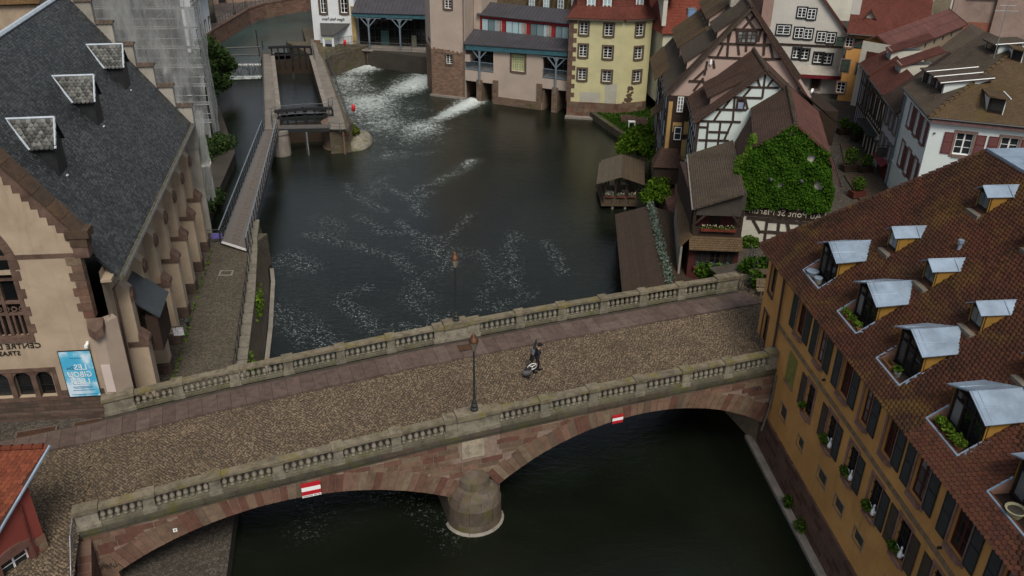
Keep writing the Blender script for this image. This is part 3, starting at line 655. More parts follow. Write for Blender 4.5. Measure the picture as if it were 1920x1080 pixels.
sc2 = cobbles(lambda P: (P[:,1] < 1.5) & (P[:,1] > -12) & (P[:,0] > 18.6), 18.4, 27, -12, 1.5, 'street_cobbles', None); sc2['label'] = 'cobblestones of the street at the right bridge end'
# street sheets under those cobbles
for nm, a, b, c, d in (('left_street', -31, -20.25, -12, -.7), ('right_street', 18.55, 32, -12, 3)):
    mb = MB(); us = np.linspace(a, b, 12)
    for u0, u1 in zip(us[:-1], us[1:]): mb.add([B(u0,c,dz(u0)-.015),B(u1,c,dz(u1)-.015),B(u1,d,dz(u1)-.015),B(u0,d,dz(u0)-.015)], [(0,1,2,3)])
    setm(mb.build(nm, M_cobbed))
# ================================================================== generic building pieces
def wall(fr, parent, u0, u1, z0, z1, mat, holes=(), depth=.2, name='wall', top=None):
    "front skin with real openings and their reveals; top = list of (u,z) roofline points for a gable above z1"
    mb = MB(); us = sorted({u0, u1, *[h[0] for h in holes], *[h[1] for h in holes]}); zs = sorted({z0, z1, *[h[2] for h in holes], *[h[3] for h in holes]})
    us = [u for u in us if u0-1e-6 <= u <= u1+1e-6]; zs = [z for z in zs if z0-1e-6 <= z <= z1+1e-6]
    p = fr.p
    for a, b in zip(us[:-1], us[1:]):
        for c, d in zip(zs[:-1], zs[1:]):
            mu, mz = (a+b)/2, (c+d)/2
            if any(h[0] < mu < h[1] and h[2] < mz < h[3] for h in holes): continue
            mb.add([p(a,0,c),p(b,0,c),p(b,0,d),p(a,0,d)], [(0,1,2,3)])
    for a, b, c, d in [h[:4] for h in holes]:
        mb.add([p(a,0,c),p(b,0,c),p(b,0,d),p(a,0,d),p(a,-depth,c),p(b,-depth,c),p(b,-depth,d),p(a,-depth,d)], [(0,4,5,1),(1,5,6,2),(2,6,7,3),(3,7,4,0)])
    if top: mb.add([p(u, 0, z) for u, z in top], [tuple(range(len(top)))])
    return mb.build(name, mat, parent)
def ring(mb, fr, a, b, c, d, w, n0, n1, sill=0.):
    mb.box(fr, a-w, a, n0, n1, c-w, d+w); mb.box(fr, b, b+w, n0, n1, c-w, d+w); mb.box(fr, a, b, n0, n1, d, d+w); mb.box(fr, a, b, n0, n1+sill, c-w, c)
def window(fr, parent, a, b, c, d, depth=.2, sur=.13, surm=None, sash=None, nx=2, ny=3, gl=None, proud=.03, fw=.06, mw=.035, panes=False, sill=.06, rail=False, name='window'):
    "stone surround, sash with glazing bars, glass; sits in a hole (depth>0) or on the wall face (depth=0)"
    base = -depth if depth > 0 else .012
    if surm is not None:
        mb = MB(); ring(mb, fr, a, b, c, d, sur, -.02, proud, sill); w_ = mb.build(name, surm, parent)
        par = w_
    else: w_ = None; par = None
    mb = MB(); ring(mb, fr, a+fw, b-fw, c+fw, d-fw, fw, base-.01, base+.05)
    for i in range(1, nx):
        u = a+(b-a)*i/nx; k = fw*.7 if (nx % 2 == 0 and i == nx//2) else mw/2; mb.box(fr, u-k, u+k, base, base+.045, c+fw, d-fw)
    for j in range(1, ny):
        z = c+(d-c)*j/ny; mb.box(fr, a+fw, b-fw, base, base+.035, z-mw/2, z+mw/2)
    s_ = mb.build('sash' if par else name, sash or M_white, par or parent)
    par = par or s_
    gm = gl or M_glass
    if panes:
        for i in range(nx):
            for j in range(ny):
                mb = MB(); x0 = a+(b-a)*i/nx; x1 = a+(b-a)*(i+1)/nx; y0 = c+(d-c)*j/ny; y1 = c+(d-c)*(j+1)/ny
                q = fr.p; mb.add([q(x0,base+.015,y0),q(x1,base+.015,y0),q(x1,base+.015,y1),q(x0,base+.015,y1)], [(0,1,2,3)]); mb.build('pane', gm, par)
    else:
        mb = MB(); q = fr.p; mb.add([q(a,base+.015,c),q(b,base+.015,c),q(b,base+.015,d),q(a,base+.015,d)], [(0,1,2,3)]); mb.build('glass', gm, par)
    if rail:
        mb = MB()
        for zz in (.2, .42): mb.box(fr, a-.03, b+.03, .04, .06, c+zz, c+zz+.025)
        mb.build('window_rail', M_dark, par)
    return par
def shutter(fr, parent, a, b, c, d, mat, louv=True, off=.03, tilt=0.):
    mb = MB(); t = .035; w_ = .055
    ring(mb, fr, a+w_, b-w_, c+w_, d-w_, w_, off, off+t); zm = (c+d)/2+.1; mb.box(fr, a+w_, b-w_, off, off+t, zm-.03, zm+.03)
    o_ = mb.build('shutter', mat, parent); mb = MB()
    if louv:
        z = c+w_+.02
        while z < d-w_-.02:
            p = fr.p; mb.add([p(a+w_,off+.034,z),p(b-w_,off+.034,z),p(b-w_,off+.004,z+.05),p(a+w_,off+.004,z+.05)], [(0,1,2,3)]); z += .062
        mb.box(fr, a+w_, b-w_, off, off+.003, c+w_, d-w_)
    else:
        k = 4
        for i in range(k): mb.box(fr, a+w_+(b-a-2*w_)*i/k+.004, a+w_+(b-a-2*w_)*(i+1)/k-.004, off, off+.022, c+w_, d-w_)
    mb.build('louvres' if louv else 'boards', mat, o_, 'stuff' if louv else None); return o_
def slab(name, pts, th, mat, parent, kind=None):
    "flat roof plate through pts (top face), thickness th downwards along its normal"
    _, _, _, nr = plane_axes(pts); mb = MB(); mb.prism([np.array(q)-nr*th for q in pts], nr*th); return mb.build(name, mat, parent, kind)
def gutter(parent, a, b, r=.07, mat=None):
    mb = MB(); mb.tube([a, b], r, 6); return mb.build('gutter', mat or M_dark, parent)
def pipe(parent, pts, r=.05, mat=None):
    mb = MB(); mb.tube(pts, r, 7); return mb.build('drainpipe', mat or flat('brown_pipe', (.05,.03,.025), .5, .4), parent)
def text(fr, parent, s, uc, zc, h, mat, n=.03, mirror=True, ext_=.02, name='lettering', width=None, bold=False):
    cu = bpy.data.curves.new(name, 'FONT'); cu.body = s; cu.size = h; cu.extrude = ext_; cu.align_x = 'CENTER'; cu.align_y = 'CENTER'; cu.resolution_u = 2
    if bold: cu.offset = .012*h
    tmp = bpy.data.objects.new(name, cu); COL.objects.link(tmp); bpy.context.view_layer.update()
    me = bpy.data.meshes.new_from_object(tmp.evaluated_get(bpy.context.evaluated_depsgraph_get())); bpy.data.objects.remove(tmp)
    co = np.empty(len(me.vertices)*3, np.float32); me.vertices.foreach_get('co', co); co = co.reshape(-1, 3)
    k = 1. if width is None else width/(co[:,0].max()-co[:,0].min())
    out = np.empty_like(co)
    for i, (x, y, z) in enumerate(co): out[i] = fr.p(uc+(-x if mirror else x)*k, n+z, zc+y)
    me.vertices.foreach_set('co', out.ravel())
    if mirror: me.flip_normals()
    me.materials.clear(); me.update(); me.name = name
    return obj(name, me, mat, parent, 'stuff')
# ================================================================== ochre riverside house, lower right
OF = Fr((14.97, 39.72), (.09644, -.99534))   # u runs towards the viewer, n = -x (over the water)
OF.n = -np.array([.99534, .09644])
ochre = thing('ochre_house', 'long ochre riverside house with red tiled roof and zinc dormers', 'house')
M_ochre = plaster('ochre_plaster', (.54,.285,.095), .25, .7)
pA, pB = 37.5, math.tan(R_(37.5)); EW, EZ = -.4, 11.6           # eave offset inwards, eave height
def rz(w): return EZ+(w-EW)*pB
UPW = [(.05,1.0),(2.75,3.6),(5.5,6.5),(7.75,8.55),(9.95,10.8),(12.45,13.45),(15.35,16.4),(18.3,19.3),(21,22)]
LOW = [(2.65,3.55),(5.3,6.15),(7.65,8.5),(9.95,10.85),(12.45,13.4),(15.2,16.15),(18,19)]
VEN = [(.12,.95,3.75,4.6),(2.75,3.45,3.75,4.4),(5.4,6.35,3.8,4.5),(7.45,8.35,3.8,4.45),(9.6,10.5,3.8,4.42),(12.6,13.5,3.8,4.42),(15.6,16.5,3.8,4.42)]
holes = [(a,b,9.12,11.1) for a,b in UPW]+[(a,b,5.85,7.8) for a,b in LOW]+VEN
wall(OF, ochre, -2.1, 26, 2.5, 11.7, M_ochre, holes, .22)
EF = Fr(OF.p(-5.2,-.25,0), np.array(OF.p(-2.1,0,0)[:2])-np.array(OF.p(-5.2,-.25,0)[:2])); EF.n = EF.n if EF.n@np.array([-1,0]) > 0 else -EF.n
Lk = math.hypot(*(np.array(OF.p(-5.2,-.25,0)[:2])-np.array(OF.p(-2.1,0,0)[:2])))
wall(EF, ochre, 0, Lk, 2.5, 11.7, M_ochre, [(.7,1.6,9.1,11.),(.7,1.6,5.9,7.8)], .2)
for zz in ((9.1,11.),(5.9,7.8)): window(EF, ochre, .7, 1.6, *zz, surm=M_brownst, sash=M_timber)
mb = MB(); mb.box(OF, -5.2, -4.9, -14, -.25, 2, 11.7); mb.box(OF, 25.8, 26, -14, -.1, 0, 11.7); mb.build('end_wall', M_ochre, ochre)
M_obase = masonry('dark_red_plinth', [(.085,.045,.034),(.14,.078,.056),(.11,.07,.052)], .95, .4, (.13,.095,.075), dark=.3)
mb = MB(); mb.box(OF, -2.2, 26, -.3, .12, -1.8, 2.5); mb.build('plinth', M_obase, ochre)
mb = MB(); mb.box(OF, -2.6, 26, .1, .55, -1.8, .22); mb.build('footing_ledge', M_conc, ochre)
mb = MB(); mb.box(OF, -2.1, 26, .002, .1, 8.28, 8.42); mb.box(OF, -2.1, 26, .002, .05, 8.18, 8.28); mb.build('string_course', flat('weathered_string_course', (.22,.16,.10), .9, .1, var=.4), ochre)
mb = MB(); mb.box(OF, -2.1, 26, .002, .3, 11.35, 11.62); mb.build('eaves_board', M_ochre, ochre)
pipe(ochre, [OF.p(-1.95,.14,11.3), OF.p(-1.8,.14,8), OF.p(-1.8,.14,2.6)], .07)
M_rose = flat('rose_stone', (.235,.135,.105), .9, .15, var=.3); M_redwood = wood('oxblood_frame', (.085,.022,.016)); M_gsh = flat('green_shutter', (.022,.035,.03), .6, .3); M_bsh = flat('black_green_shutter', (.024,.027,.025), .6, .3); M_brsh = flat('brown_shutter', (.05,.038,.026), .7, .2)
for i, (a, b) in enumerate(UPW):
    window(OF, ochre, a, b, 9.12, 11.1, .2, .15, M_rose, M_redwood, 2, 3, M_glassl if i % 2 else M_glass, .04, .09, .05, panes=True, sill=.12)
    if i not in (3, 4): shutter(OF, ochre, a-.72, a-.12, 9.12, 11.08, M_gsh if i < 2 else M_bsh, i >= 2)
    shutter(OF, ochre, b+.1, b+.72, 9.2, 11.14, M_gsh if i < 2 else M_bsh, i >= 2)
for i, (a, b) in enumerate(LOW):
    w_ = window(OF, ochre, a, b, 5.85, 7.8, .2, .15, M_rose, M_timber, 2, 4, M_glass, .04, .07, .04, sill=.12)
    mb = MB()
    for k in range(1, 6): mb.box(OF, a+(b-a)*k/6-.012, a+(b-a)*k/6+.012, -.09, -.066, 5.85, 7.8)
    for zz in (6.3, 6.85, 7.4): mb.box(OF, a, b, -.095, -.06, zz, zz+.03)
    mb.build('iron_grille', M_dark, w_)
    if i not in (2, 3): shutter(OF, ochre, a-.72, a-.12, 5.9, 7.8, M_brsh)
    if i > 0: shutter(OF, ochre, b+.1, b+.7, 5.9, 7.8, M_bsh if i < 4 else M_brsh)
for a, b, c, d in VEN:
    mb = MB(); ring(mb, OF, a, b, c, d, .09, -.02, .012); f_ = mb.build('cellar_vent', flat('vent_frame', (.27,.20,.13), .9, .1), ochre)
    mb = MB(); mb.box(OF, a, b, -.24, -.1, c, d); mb.build('vent_panel', flat('vent_panel', (.05,.055,.05), .6, .3), f_)
mb = MB(); mb.box(OF, 0, 1.1, .003, .02, 6.05, 7.9); bl = mb.build('blind_window', flat('blind_window_plaster', (.20,.19,.055), .9, .1, var=.3), ochre)
mb = MB(); mb.box(OF, -.06, 1.16, .003, .08, 5.97, 6.05); mb.build('sill', M_rose, bl)
for u_, z_ in ((4.2,8.85),(10.5,11.5),(15.2,8.7),(17.2,8.62)):
    mb = MB(); mb.tube([OF.p(u_,0,z_), OF.p(u_,.16,z_-.02)], .06, 8); mb.build('wall_anchor', M_dark, ochre)
# roof
RW, RU = 8.7, -1.0; RZ = rz(RW)
def op(u, w_, z): return OF.p(u, -w_, z)
eL, eM, eR = op(-5.3,-.1,EZ), op(-2.1,EW,EZ), op(26,EW,EZ); rL, rR = op(RU,RW,RZ), op(26,RW,RZ)
mainp = [op(-2.1,EW,EZ), eR, rR, rL]; bendp = [op(-5.3,EW+.0,EZ), op(-2.1,EW,EZ), rL]
M_oroof = flat('roof_underlay', (.05,.025,.018), .9, .1)
BD = [(-.97,1.07),(3.33,5.41),(7.45,9.55),(11.8,14.1),(16.05,18.3),(20.4,22.6)]
def uh(w_): return -5.3+(w_-EW)/(RW-EW)*(RU+5.3)
def opr(u, w_): return op(u, w_, rz(w_))
slab('roof_plane', [opr(-5.3,EW), opr(26,EW), opr(26,.33), opr(uh(.33),.33)], .12, M_oroof, ochre); slab('roof_plane', [opr(uh(1.18),1.18), opr(26,1.18), rR, rL], .12, M_oroof, ochre)
xs_ = [None]+[x for ab in BD for x in ab]+[26]
for k in range(0, len(xs_)-1, 2):
    a_, b_ = xs_[k], xs_[k+1]; slab('roof_plane', [opr(uh(.33) if a_ is None else a_,.33), opr(b_,.33), opr(b_,1.18), opr(uh(1.18) if a_ is None else a_,1.18)], .12, M_oroof, ochre)
hipB = op(-5.3, 17.8, EZ); slab('hip_plane', [hipB, op(-5.3,EW,EZ), rL, op(RU,RW+1,RZ)], .12, tiles_far('ochre_back_tiles', [(.08,.03,.02),(.11,.045,.028)]), ochre)
slab('back_plane', [op(26,17.8,EZ), hipB, op(RU,RW+1,RZ), op(26,RW+1,RZ)], .12, MATS['ochre_back_tiles'], ochre)
SD = [(1.05,1.95,3.25),(4.5,5.45,3.25),(8.35,9.3,3.25),(12.2,13.1,3.25),(2.15,3.1,6.5),(6.4,7.3,6.5)]
def otile():
    n = N('red_scale_tile'); at = n.n('Attribute', attribute_name='tone'); v = n.coord('Object'); big = n.noise(v, .22, 6, .7, .6); mid = n.noise(v, .9, 6, .75, .4); g = n.noise(v, 9, 4, .7)
    a = n.ramp(at.outputs['Fac'], [(.1,(.054,.023,.016)),(.35,(.07,.027,.018)),(.6,(.086,.032,.02)),(.9,(.078,.035,.019))])
    a = n.mix(a, (.035,.022,.016), n.ramp(big, [(.42,(0,0,0)),(.6,(.75,)*3)])); a = n.mix(a, (.115,.07,.018), n.ramp(n.noise(v, .35, 7, .78, 1.), [(.5,(0,0,0)),(.66,(.7,)*3)]))
    a = n.mix(a, (.022,.015,.011), n.ramp(mid, [(.52,(0,0,0)),(.72,(.8,)*3)])); a = n.mix(a, (.19,.15,.11), n.ramp(g, [(.68,(0,0,0)),(.78,(.35,)*3)]))
    n.col(a).rough(.9, .12).bump(g, .3, .02); return n.m
M_otile = otile()
_unused = toned('brown_scale_tile', [(.05,.019,.013),(.082,.027,.016),(.066,.032,.015),(.10,.034,.02),(.08,.042,.017)], .85, moss=.5, mossc=(.085,.052,.013), dark=.6, msc=.3)
hol = [[op(a-.02,.33,rz(.33)),op(b+.02,.33,rz(.33)),op(b+.02,2.3,rz(2.3)),op(a-.02,2.3,rz(2.3))] for a, b in BD]+[[op(a,w_,rz(w_)),op(b,w_,rz(w_)),op(b,w_+1.2,rz(w_+1.2)),op(a,w_+1.2,rz(w_+1.2))] for a, b, w_ in SD]
def otone(P, r): return np.clip(r*.75+.25*np.sin(P[:,0]*.5+P[:,1]*.35+1)**2, 0, .999)
tile_field([op(-5.3,EW-.06,EZ-.04), op(26,EW-.06,EZ-.04), rR, rL], .225, .17, M_otile, ochre, 'scale', .062, .032, hol, singles=300, tone=otone)
mb = MB(); n = 34
for i in range(n):
    t0, t1 = i/n, (i+1)/n; a = np.array(op(-5.3,EW,EZ))*(1-t0)+np.array(rL)*t0; b = np.array(op(-5.3,EW,EZ))*(1-t1)+np.array(rL)*t1
    mb.tube([a+np.array([0,0,.05]), b*.98+a*.02+np.array([0,0,.02])], [.13,.10], 7)
mb.build('hip_tiles', M_otile, ochre)
mb = MB(); mb.box(OF, RU, 26, -RW-4.5, -RW+.05, RZ-.5, RZ+.1); mb.build('flat_zinc_roof', M_zinc, ochre)
mb = MB()
for k in range(14): mb.box(OF, RU+.3+k*.9, RU+.36+k*.9, -RW-4.5, -RW+.06, RZ+.1, RZ+.15)
mb.box(OF, RU-.05, 26, -RW+.02, -RW+.12, RZ-.45, RZ+.12); mb.build('zinc_seams', M_zinc, ochre)
mb = MB()
for u_, w_ in ((4.2,5.0),): mb.tube([op(u_,w_,rz(w_)), op(u_,w_,rz(w_)+.35)], .09, 8); mb.tube([op(u_,w_,rz(w_)+.35), op(u_,w_,rz(w_)+.5)], .14, 8)
mb.build('roof_vent', M_zinc, ochre)
M_ocheek = plaster('ochre_cheek', (.26,.145,.03), .3); M_dframe = wood('dark_dormer_frame', (.022,.015,.012))
def cheek(mb, u, wf, zt, th=.04):
    w_ = EW+(zt-EZ)/pB; mb.prism([op(u-th/2,wf,rz(wf)-.6), op(u-th/2,w_,zt), op(u-th/2,wf,zt)], np.array(op(u+th/2,0,0))-np.array(op(u-th/2,0,0)))
DF = []
for a, b in BD:
    wf = 1.13; ze, za = 13.78, 14.3; c = (a+b)/2
    mb = MB(); cheek(mb, b-.04, wf, ze); d_ = mb.build('dormer', M_ocheek, ochre); mb = MB(); cheek(mb, a+.04, wf, ze); mb.build('dormer_cheek', M_ocheek, d_)
    fr = Fr(OF.p(0,-wf,0), OF.u); fr.n = OF.n; DF.append(fr)
    mb = MB(); mb.fpoly(fr, [(a+.02,12.0),(b-.02,12.0),(b-.02,ze),(c,za-.02),(a+.02,ze)], -.1, -.05); mb.build('dormer_front', M_dframe, d_)
    # three lights with transoms
    w3 = (b-a-.34)/3
    for k in range(3):
        x0 = a+.17+k*w3
        for (z0, z1, nx, ny) in ((12.28,13.33,1,1),(13.42,13.72,2,1)):
            for q in range(nx):
                g0 = x0+.05+(w3-.1)*q/nx; g1 = x0+.05+(w3-.1)*(q+1)/nx-.03; mb = MB(); mb.box(fr, g0, g1, -.06, -.035, z0, z1); mb.build('pane', M_glassl if (k+q) % 3 == 0 else M_glass, d_)
    mb = MB()
    for k in range(4): x0 = a+.17+k*w3; mb.box(fr, x0-.045, x0+.045, -.05, .02, 12.35, ze)
    for zz in (12.25, 13.38, 13.76): mb.box(fr, a+.1, b-.1, -.05, .025, zz-.04, zz+.04)
    mb.build('mullions', M_dframe, d_)
    for s, (x0, x1) in ((-1, (a-.2, c)), (1, (c, b+.2))):
        sl = (za-ze)/(c-a); z_out = ze-.16*sl
        pts = [op(x0 if s < 0 else x1, wf-.26, z_out), op(c, wf-.26, za), op(c, EW+(za-EZ)/pB+.4, za+.06), op(x0 if s < 0 else x1, EW+(z_out-EZ)/pB+.45, z_out+.12)]
        r_ = slab('dormer_roof', pts, .05, M_zinc, d_)
    mb = MB()   # standing seams and verge flashing
    for s in (-1, 1):
        xo = c+s*(c-a+.16); z_out = ze-.16*(za-ze)/(c-a)
        for f_ in (.0, .52): mb.tube([op(c+(xo-c)*f_, wf-.2, za+(z_out-za)*f_+.02), op(c+(xo-c)*f_, EW+(za-EZ)/pB+.2-(.25*f_), za+(z_out-za)*f_+.02)], .022, 5)
        for ww in (wf-.18, wf+.05, wf+1.6): mb.tube([op(c, ww, za+.012), op(c+(xo-c)*min(1, 1), ww, z_out+.012)], .018, 5)
    mb.build('zinc_seam', M_zinc, d_)
    mb = MB(); hz = rz(.3)
    mb.box(OF, a, b, -.36, -.28, hz-.15, hz+.09); 
    for x_ in (a, b): mb.prism([op(x_-.03,.3,rz(.3)-.1), op(x_-.03,1.1,rz(1.1)-.05), op(x_-.03,1.1,rz(1.1)+.07), op(x_-.03,.3,hz+.09)], np.array(op(x_+.03,0,0))-np.array(op(x_-.03,0,0)))
    mb.build('zinc_tray_rim', M_zinc, d_)
    mb = MB(); mb.box(OF, a, b, -1.2, -.32, 11.9, 12.1); mb.build('tray_floor', M_dframe, d_)
    for x_ in (a+.02, b-.02): mb = MB(); mb.prism([op(x_-.02,.33,12.0), op(x_-.02,1.16,12.0), op(x_-.02,1.16,rz(1.16)), op(x_-.02,.33,rz(.33))], np.array(op(x_+.02,0,0))-np.array(op(x_-.02,0,0))); mb.build('tray_side', M_rose, d_)
    mb = MB(); mb.box(OF, a+.04, b-.04, -.36, -.33, 12.0, rz(.33)); mb.build('tray_back', M_oroof, d_)
    mb = MB(); mb.prism([op(b+.06,.45,rz(.45)+.01), op(b+.06,EW+(ze-EZ)/pB,ze-.02), op(b+.06,EW+(ze-EZ)/pB,ze+.02), op(b+.06,.45,rz(.45)+.06)], np.array(op(b+.16,0,0))-np.array(op(b+.06,0,0))); mb.build('flashing', M_zinc, d_)
for a, b, wf in SD:
    zb = rz(wf); ze, za = zb+1.02, zb+1.32; c = (a+b)/2
    mb = MB(); cheek(mb, b-.03, wf+.12, ze); d_ = mb.build('dormer', M_ocheek, ochre); mb = MB(); cheek(mb, a+.03, wf+.12, ze); mb.build('dormer_cheek', M_ocheek, d_)
    fr = Fr(OF.p(0,-wf-.12,0), OF.u); fr.n = OF.n
    mb = MB(); mb.fpoly(fr, [(a+.01,zb),(b-.01,zb),(b-.01,ze),(c,za-.02),(a+.01,ze)], -.1, -.04); mb.build('dormer_front', M_dframe, d_)
    for k in range(2):
        mb = MB(); mb.box(fr, a+.12+k*(b-a-.2)/2, a+.08+(k+1)*(b-a-.2)/2, -.06, -.02, zb+.3, ze-.12); mb.build('pane', M_glassl, d_)
    for s in (-1, 1):
        xo = c+s*(c-a+.1); z_out = ze-.1*(za-ze)/(c-a)
        slab('dormer_roof', [op(xo,wf-.12,z_out), op(c,wf-.12,za), op(c,EW+(za-EZ)/pB+.2,za+.0), op(xo,EW+(z_out-EZ)/pB+.2,z_out)], .04, M_zinc, d_)
    mb = MB(); mb.tube([op(c,wf-.12,za+.01), op(c,EW+(za-EZ)/pB+.2,za+.01)], .02, 5)
    for ww in (wf+1.1,): mb.tube([op(c,ww,za+.01), op(b+.1,ww,ze-.02)], .016, 5)
    mb.build('zinc_seam', M_zinc, d_)
    mb = MB(); mb.box(OF, a-.02, b+.02, -wf-.12, -wf+.3, zb-.2, zb+.0); mb.build('sill_board', flat('grey_board', (.14,.125,.10), .85, .2), d_)
# planters and figures at its windows
M_terra = flat('terracotta', (.14,.06,.035), .85, .15)
def flowerbox(label, cs, L, h, leaf, n, fr=None, group='window boxes of the ochre house', flowers=None, boxm=None, pr=.2):
    t = thing('flower_box', label, 'flower box', group, loc=cs)
    du = fr.u*L/2; dn = fr.n*.1; mb = MB()
    q = [(-du-dn), (du-dn), (du+dn), (-du+dn)]; mb.prism([(p[0],p[1],0) for p in q], (0,0,.18)); mb.build('box', boxm or M_terra, t)
    P = np.stack([RNG.uniform(-1,1,n), RNG.normal(0,.45,n), RNG.random(n)], 1)
    C3 = np.outer(P[:,0]*L/2*.95, [*fr.u,0])+np.outer(P[:,1]*.16, [*fr.n,0])+np.outer(.14+P[:,2]*h, [0,0,1]); leaves('plants', C3, pr*.5, leaf, t)
    if flowers is not None:
        k = n//3; C4 = C3[:k]+np.array([0,0,h*.35]); leaves('flowers', C4, pr*.42, flowers, t)
    return t
L_lime = leafmat('lime_plants', [(.03,.06,.006),(.06,.11,.01),(.09,.15,.015)])
flowerbox('box of loose yellow-green plants in the second dormer tray', op(4.3,.6,12.1), 1.7, .3, L_lime, 220, OF, 'planters in the dormer trays')
for k, x_ in enumerate((12.3,12.8,13.25,13.65)):
    t = thing('potted_plant', ['bushy green plant at the far end of the fourth dormer tray','round green plant second from the far end of the fourth tray','round green plant third from the far end of the fourth tray','green plant at the near end of the fourth dormer tray'][k], 'plant', 'planters in the dormer trays', loc=op(x_,.62,12.1))
    mb = MB(); mb.lathe([(.13,0),(.17,.2)], 10); mb.build('pot', M_terra, t); leaves('foliage', blob_pts([((0,0,.36),(.25,.25,.17))], 130), .1, L_lime, t)
for k, (x_, r_) in enumerate(((-.45,.3),(.3,.2))):
    t = thing('tub', ['wide grey washtub in the first dormer tray','small grey tub at the near end of the first dormer tray'][k], 'tub', loc=op(x_,.6,12.1)); mb = MB(); mb.lathe([(r_*.8,0),(r_,.28),(r_*1.04,.3),(r_*.95,.3),(r_*.75,.05)], 14); mb.build('basin', flat('grey_enamel', (.16,.18,.18), .5, .4), t)
    mb = MB(); mb.lathe([(r_*1.05,.29),(r_*1.08,.32),(r_*1.0,.33)], 14); mb.build('rim', M_zinc, t)
t = thing('planter', 'pale round stone planter with dark soil in the fifth dormer tray', 'planter', loc=op(17.2,.62,12.1)); mb = MB(); mb.lathe([(.2,0),(.33,.3),(.36,.32),(.3,.32),(.28,.27)], 14); mb.build('bowl', flat('cream_pot', (.28,.27,.17), .8, .2), t); mb = MB(); mb.lathe([(.27,.27),(.02,.29)], 12); mb.build('soil', M_soil, t)
t = thing('crate', 'empty wooden crate standing in the third dormer tray', 'crate', loc=op(8.0,.62,12.1)); mb = MB(); ff = Fr((0,0), OF.u); ff.n = OF.n
for x0, x1, n0, n1 in ((-.35,.35,-.17,-.14),(-.35,.35,.14,.17),(-.35,-.32,-.14,.14),(.32,.35,-.14,.14)): mb.box(ff, x0, x1, n0, n1, 0, .25)
mb.build('sides', wood('crate_wood', (.16,.09,.04)), t); mb = MB(); mb.box(ff, -.32, .32, -.14, .14, 0, .03); mb.build('bottom', MATS['crate_wood'], t)
t = thing('potted_plant', 'small leafy plant in a grey pot in the third dormer tray', 'plant', loc=op(8.75,.62,12.1)); mb = MB(); mb.lathe([(.12,0),(.17,.22)], 10); mb.build('pot', flat('grey_pot', (.12,.13,.12), .8, .2), t); leaves('foliage', blob_pts([((0,0,.4),(.18,.18,.15))], 60), .1, L_bush, t)
names = ['farthest','second','third','nearest']
for k, (px, py) in enumerate(((1560,822),(1591,872),(1631,925),(1686,1020))):
    u_, z_ = OF.hit(px, py+6, .12); u_ = LOW[1+k][0]+.62; zz = 5.99
    t = thing('goose_figure', f'white goose figure with raised wings at the {names[k]} goose window', 'figurine', 'white goose figures on the sills', loc=OF.p(u_, -.02, zz))
    mb = MB(); mb.sm = True; mb.lathe([(.03,0),(.1,.05),(.13,.17),(.1,.3),(.05,.38),(.04,.5),(.055,.56),(.03,.62),(.005,.64)], 9); mb.build('body', M_white, t)
    for s in (-1, 1):
        mb = MB(); a_ = np.array([*OF.u,0])*s; mb.prism([tuple(a_*.08+[0,0,.22]), tuple(a_*.18+[0,0,.24]), tuple(a_*.36+[0,0,.44]), tuple(a_*.24+[0,0,.42]), tuple(a_*.1+[0,0,.34])], (-.03,0,0)); mb.build('wing', M_white, t)
    t = thing('potted_plant', f'round green bush in a terracotta pot below the {names[k]} goose', 'plant', 'bushes on the goose sills', loc=OF.p(LOW[1+k][0]+.2, .16, 5.98))
    mb = MB(); mb.lathe([(.1,0),(.14,.18)], 9); mb.build('pot', M_terra, t); leaves('foliage', blob_pts([((0,0,.35),(.22,.22,.2)),((OF.u[0]*.25,OF.u[1]*.25,.3),(.17,.17,.15))], 200), .09, L_bush, t)
t = thing('potted_plant', 'trailing green plant at the barred window nearest the bridge', 'plant', loc=OF.p(2.75,.14,5.98)); mb = MB(); mb.lathe([(.1,0),(.13,.16)], 9); mb.build('pot', M_terra, t); leaves('foliage', blob_pts([((0,0,.3),(.2,.2,.25))], 130), .1, L_lime, t)
for k, (px, py) in enumerate(((1472,940),(1497,985))):
    c = G(px, py, .6); clump('wall_shrub', ['small leafy shrub growing on the plinth, farther one','larger leafy shrub growing on the plinth, nearer one'][k], 'shrub', OF.p(OF.uv(c)[0], .25, .25), [((0,0,.35),(.3+.1*k,.35+.1*k,.35))], 170, .13, L_bush, 'shrubs rooted in the ochre house plinth')
# ================================================================== buttressed hall with slate roof (left)
CE = G(215,512,12.2); CS = np.array([-.17655,.98429]); CW = np.array([-.98429,-.17655])    # eave corner, along eave, inwards
church = thing('stone_hall', 'cream buttressed hall with steep slate roof and stepped rear gable', 'building')
M_cream = plaster('cream_plaster', (.37,.295,.215), .3, .7); M_creamb = plaster('pale_band_plaster', (.32,.26,.21), .2, .3)
def cp(s, w_, z):
    q = CE[:2]+CS*s+CW*w_; return (q[0], q[1], z)
CT = math.tan(R_(54)); RWc = 6.85; RZc = 12.2+RWc*CT
SLEN = 24.9
# side frame: u along +s (away), n = towards river (-w)
CSF = Fr(cp(0,.55,0), CS); CSF.n = -CW
# gable frame through measured base line
GF = Fr((-27.1,37.34), (.993,.118)); GC = 5.98          # corner at u=GC
slope0 = lambda u: 15.05+(6.4-u)*math.tan(R_(54.5))
gx0 = -9.0; apex_u = GC-8.0+.35
holes = [(.0,1.02,5.65,7.25),(1.28,2.18,5.65,7.25),(2.38,3.2,5.65,7.25),(-1.4,2.75,9.35,12.9)]
wall(GF, church, gx0, GC, 7.6-2.2, 13.72, M_cream, holes, .35)
wall(GF, church, gx0, GC, 13.95, 14.6, M_cream, [(-1.4,1.2,14.0,14.6)], .35)
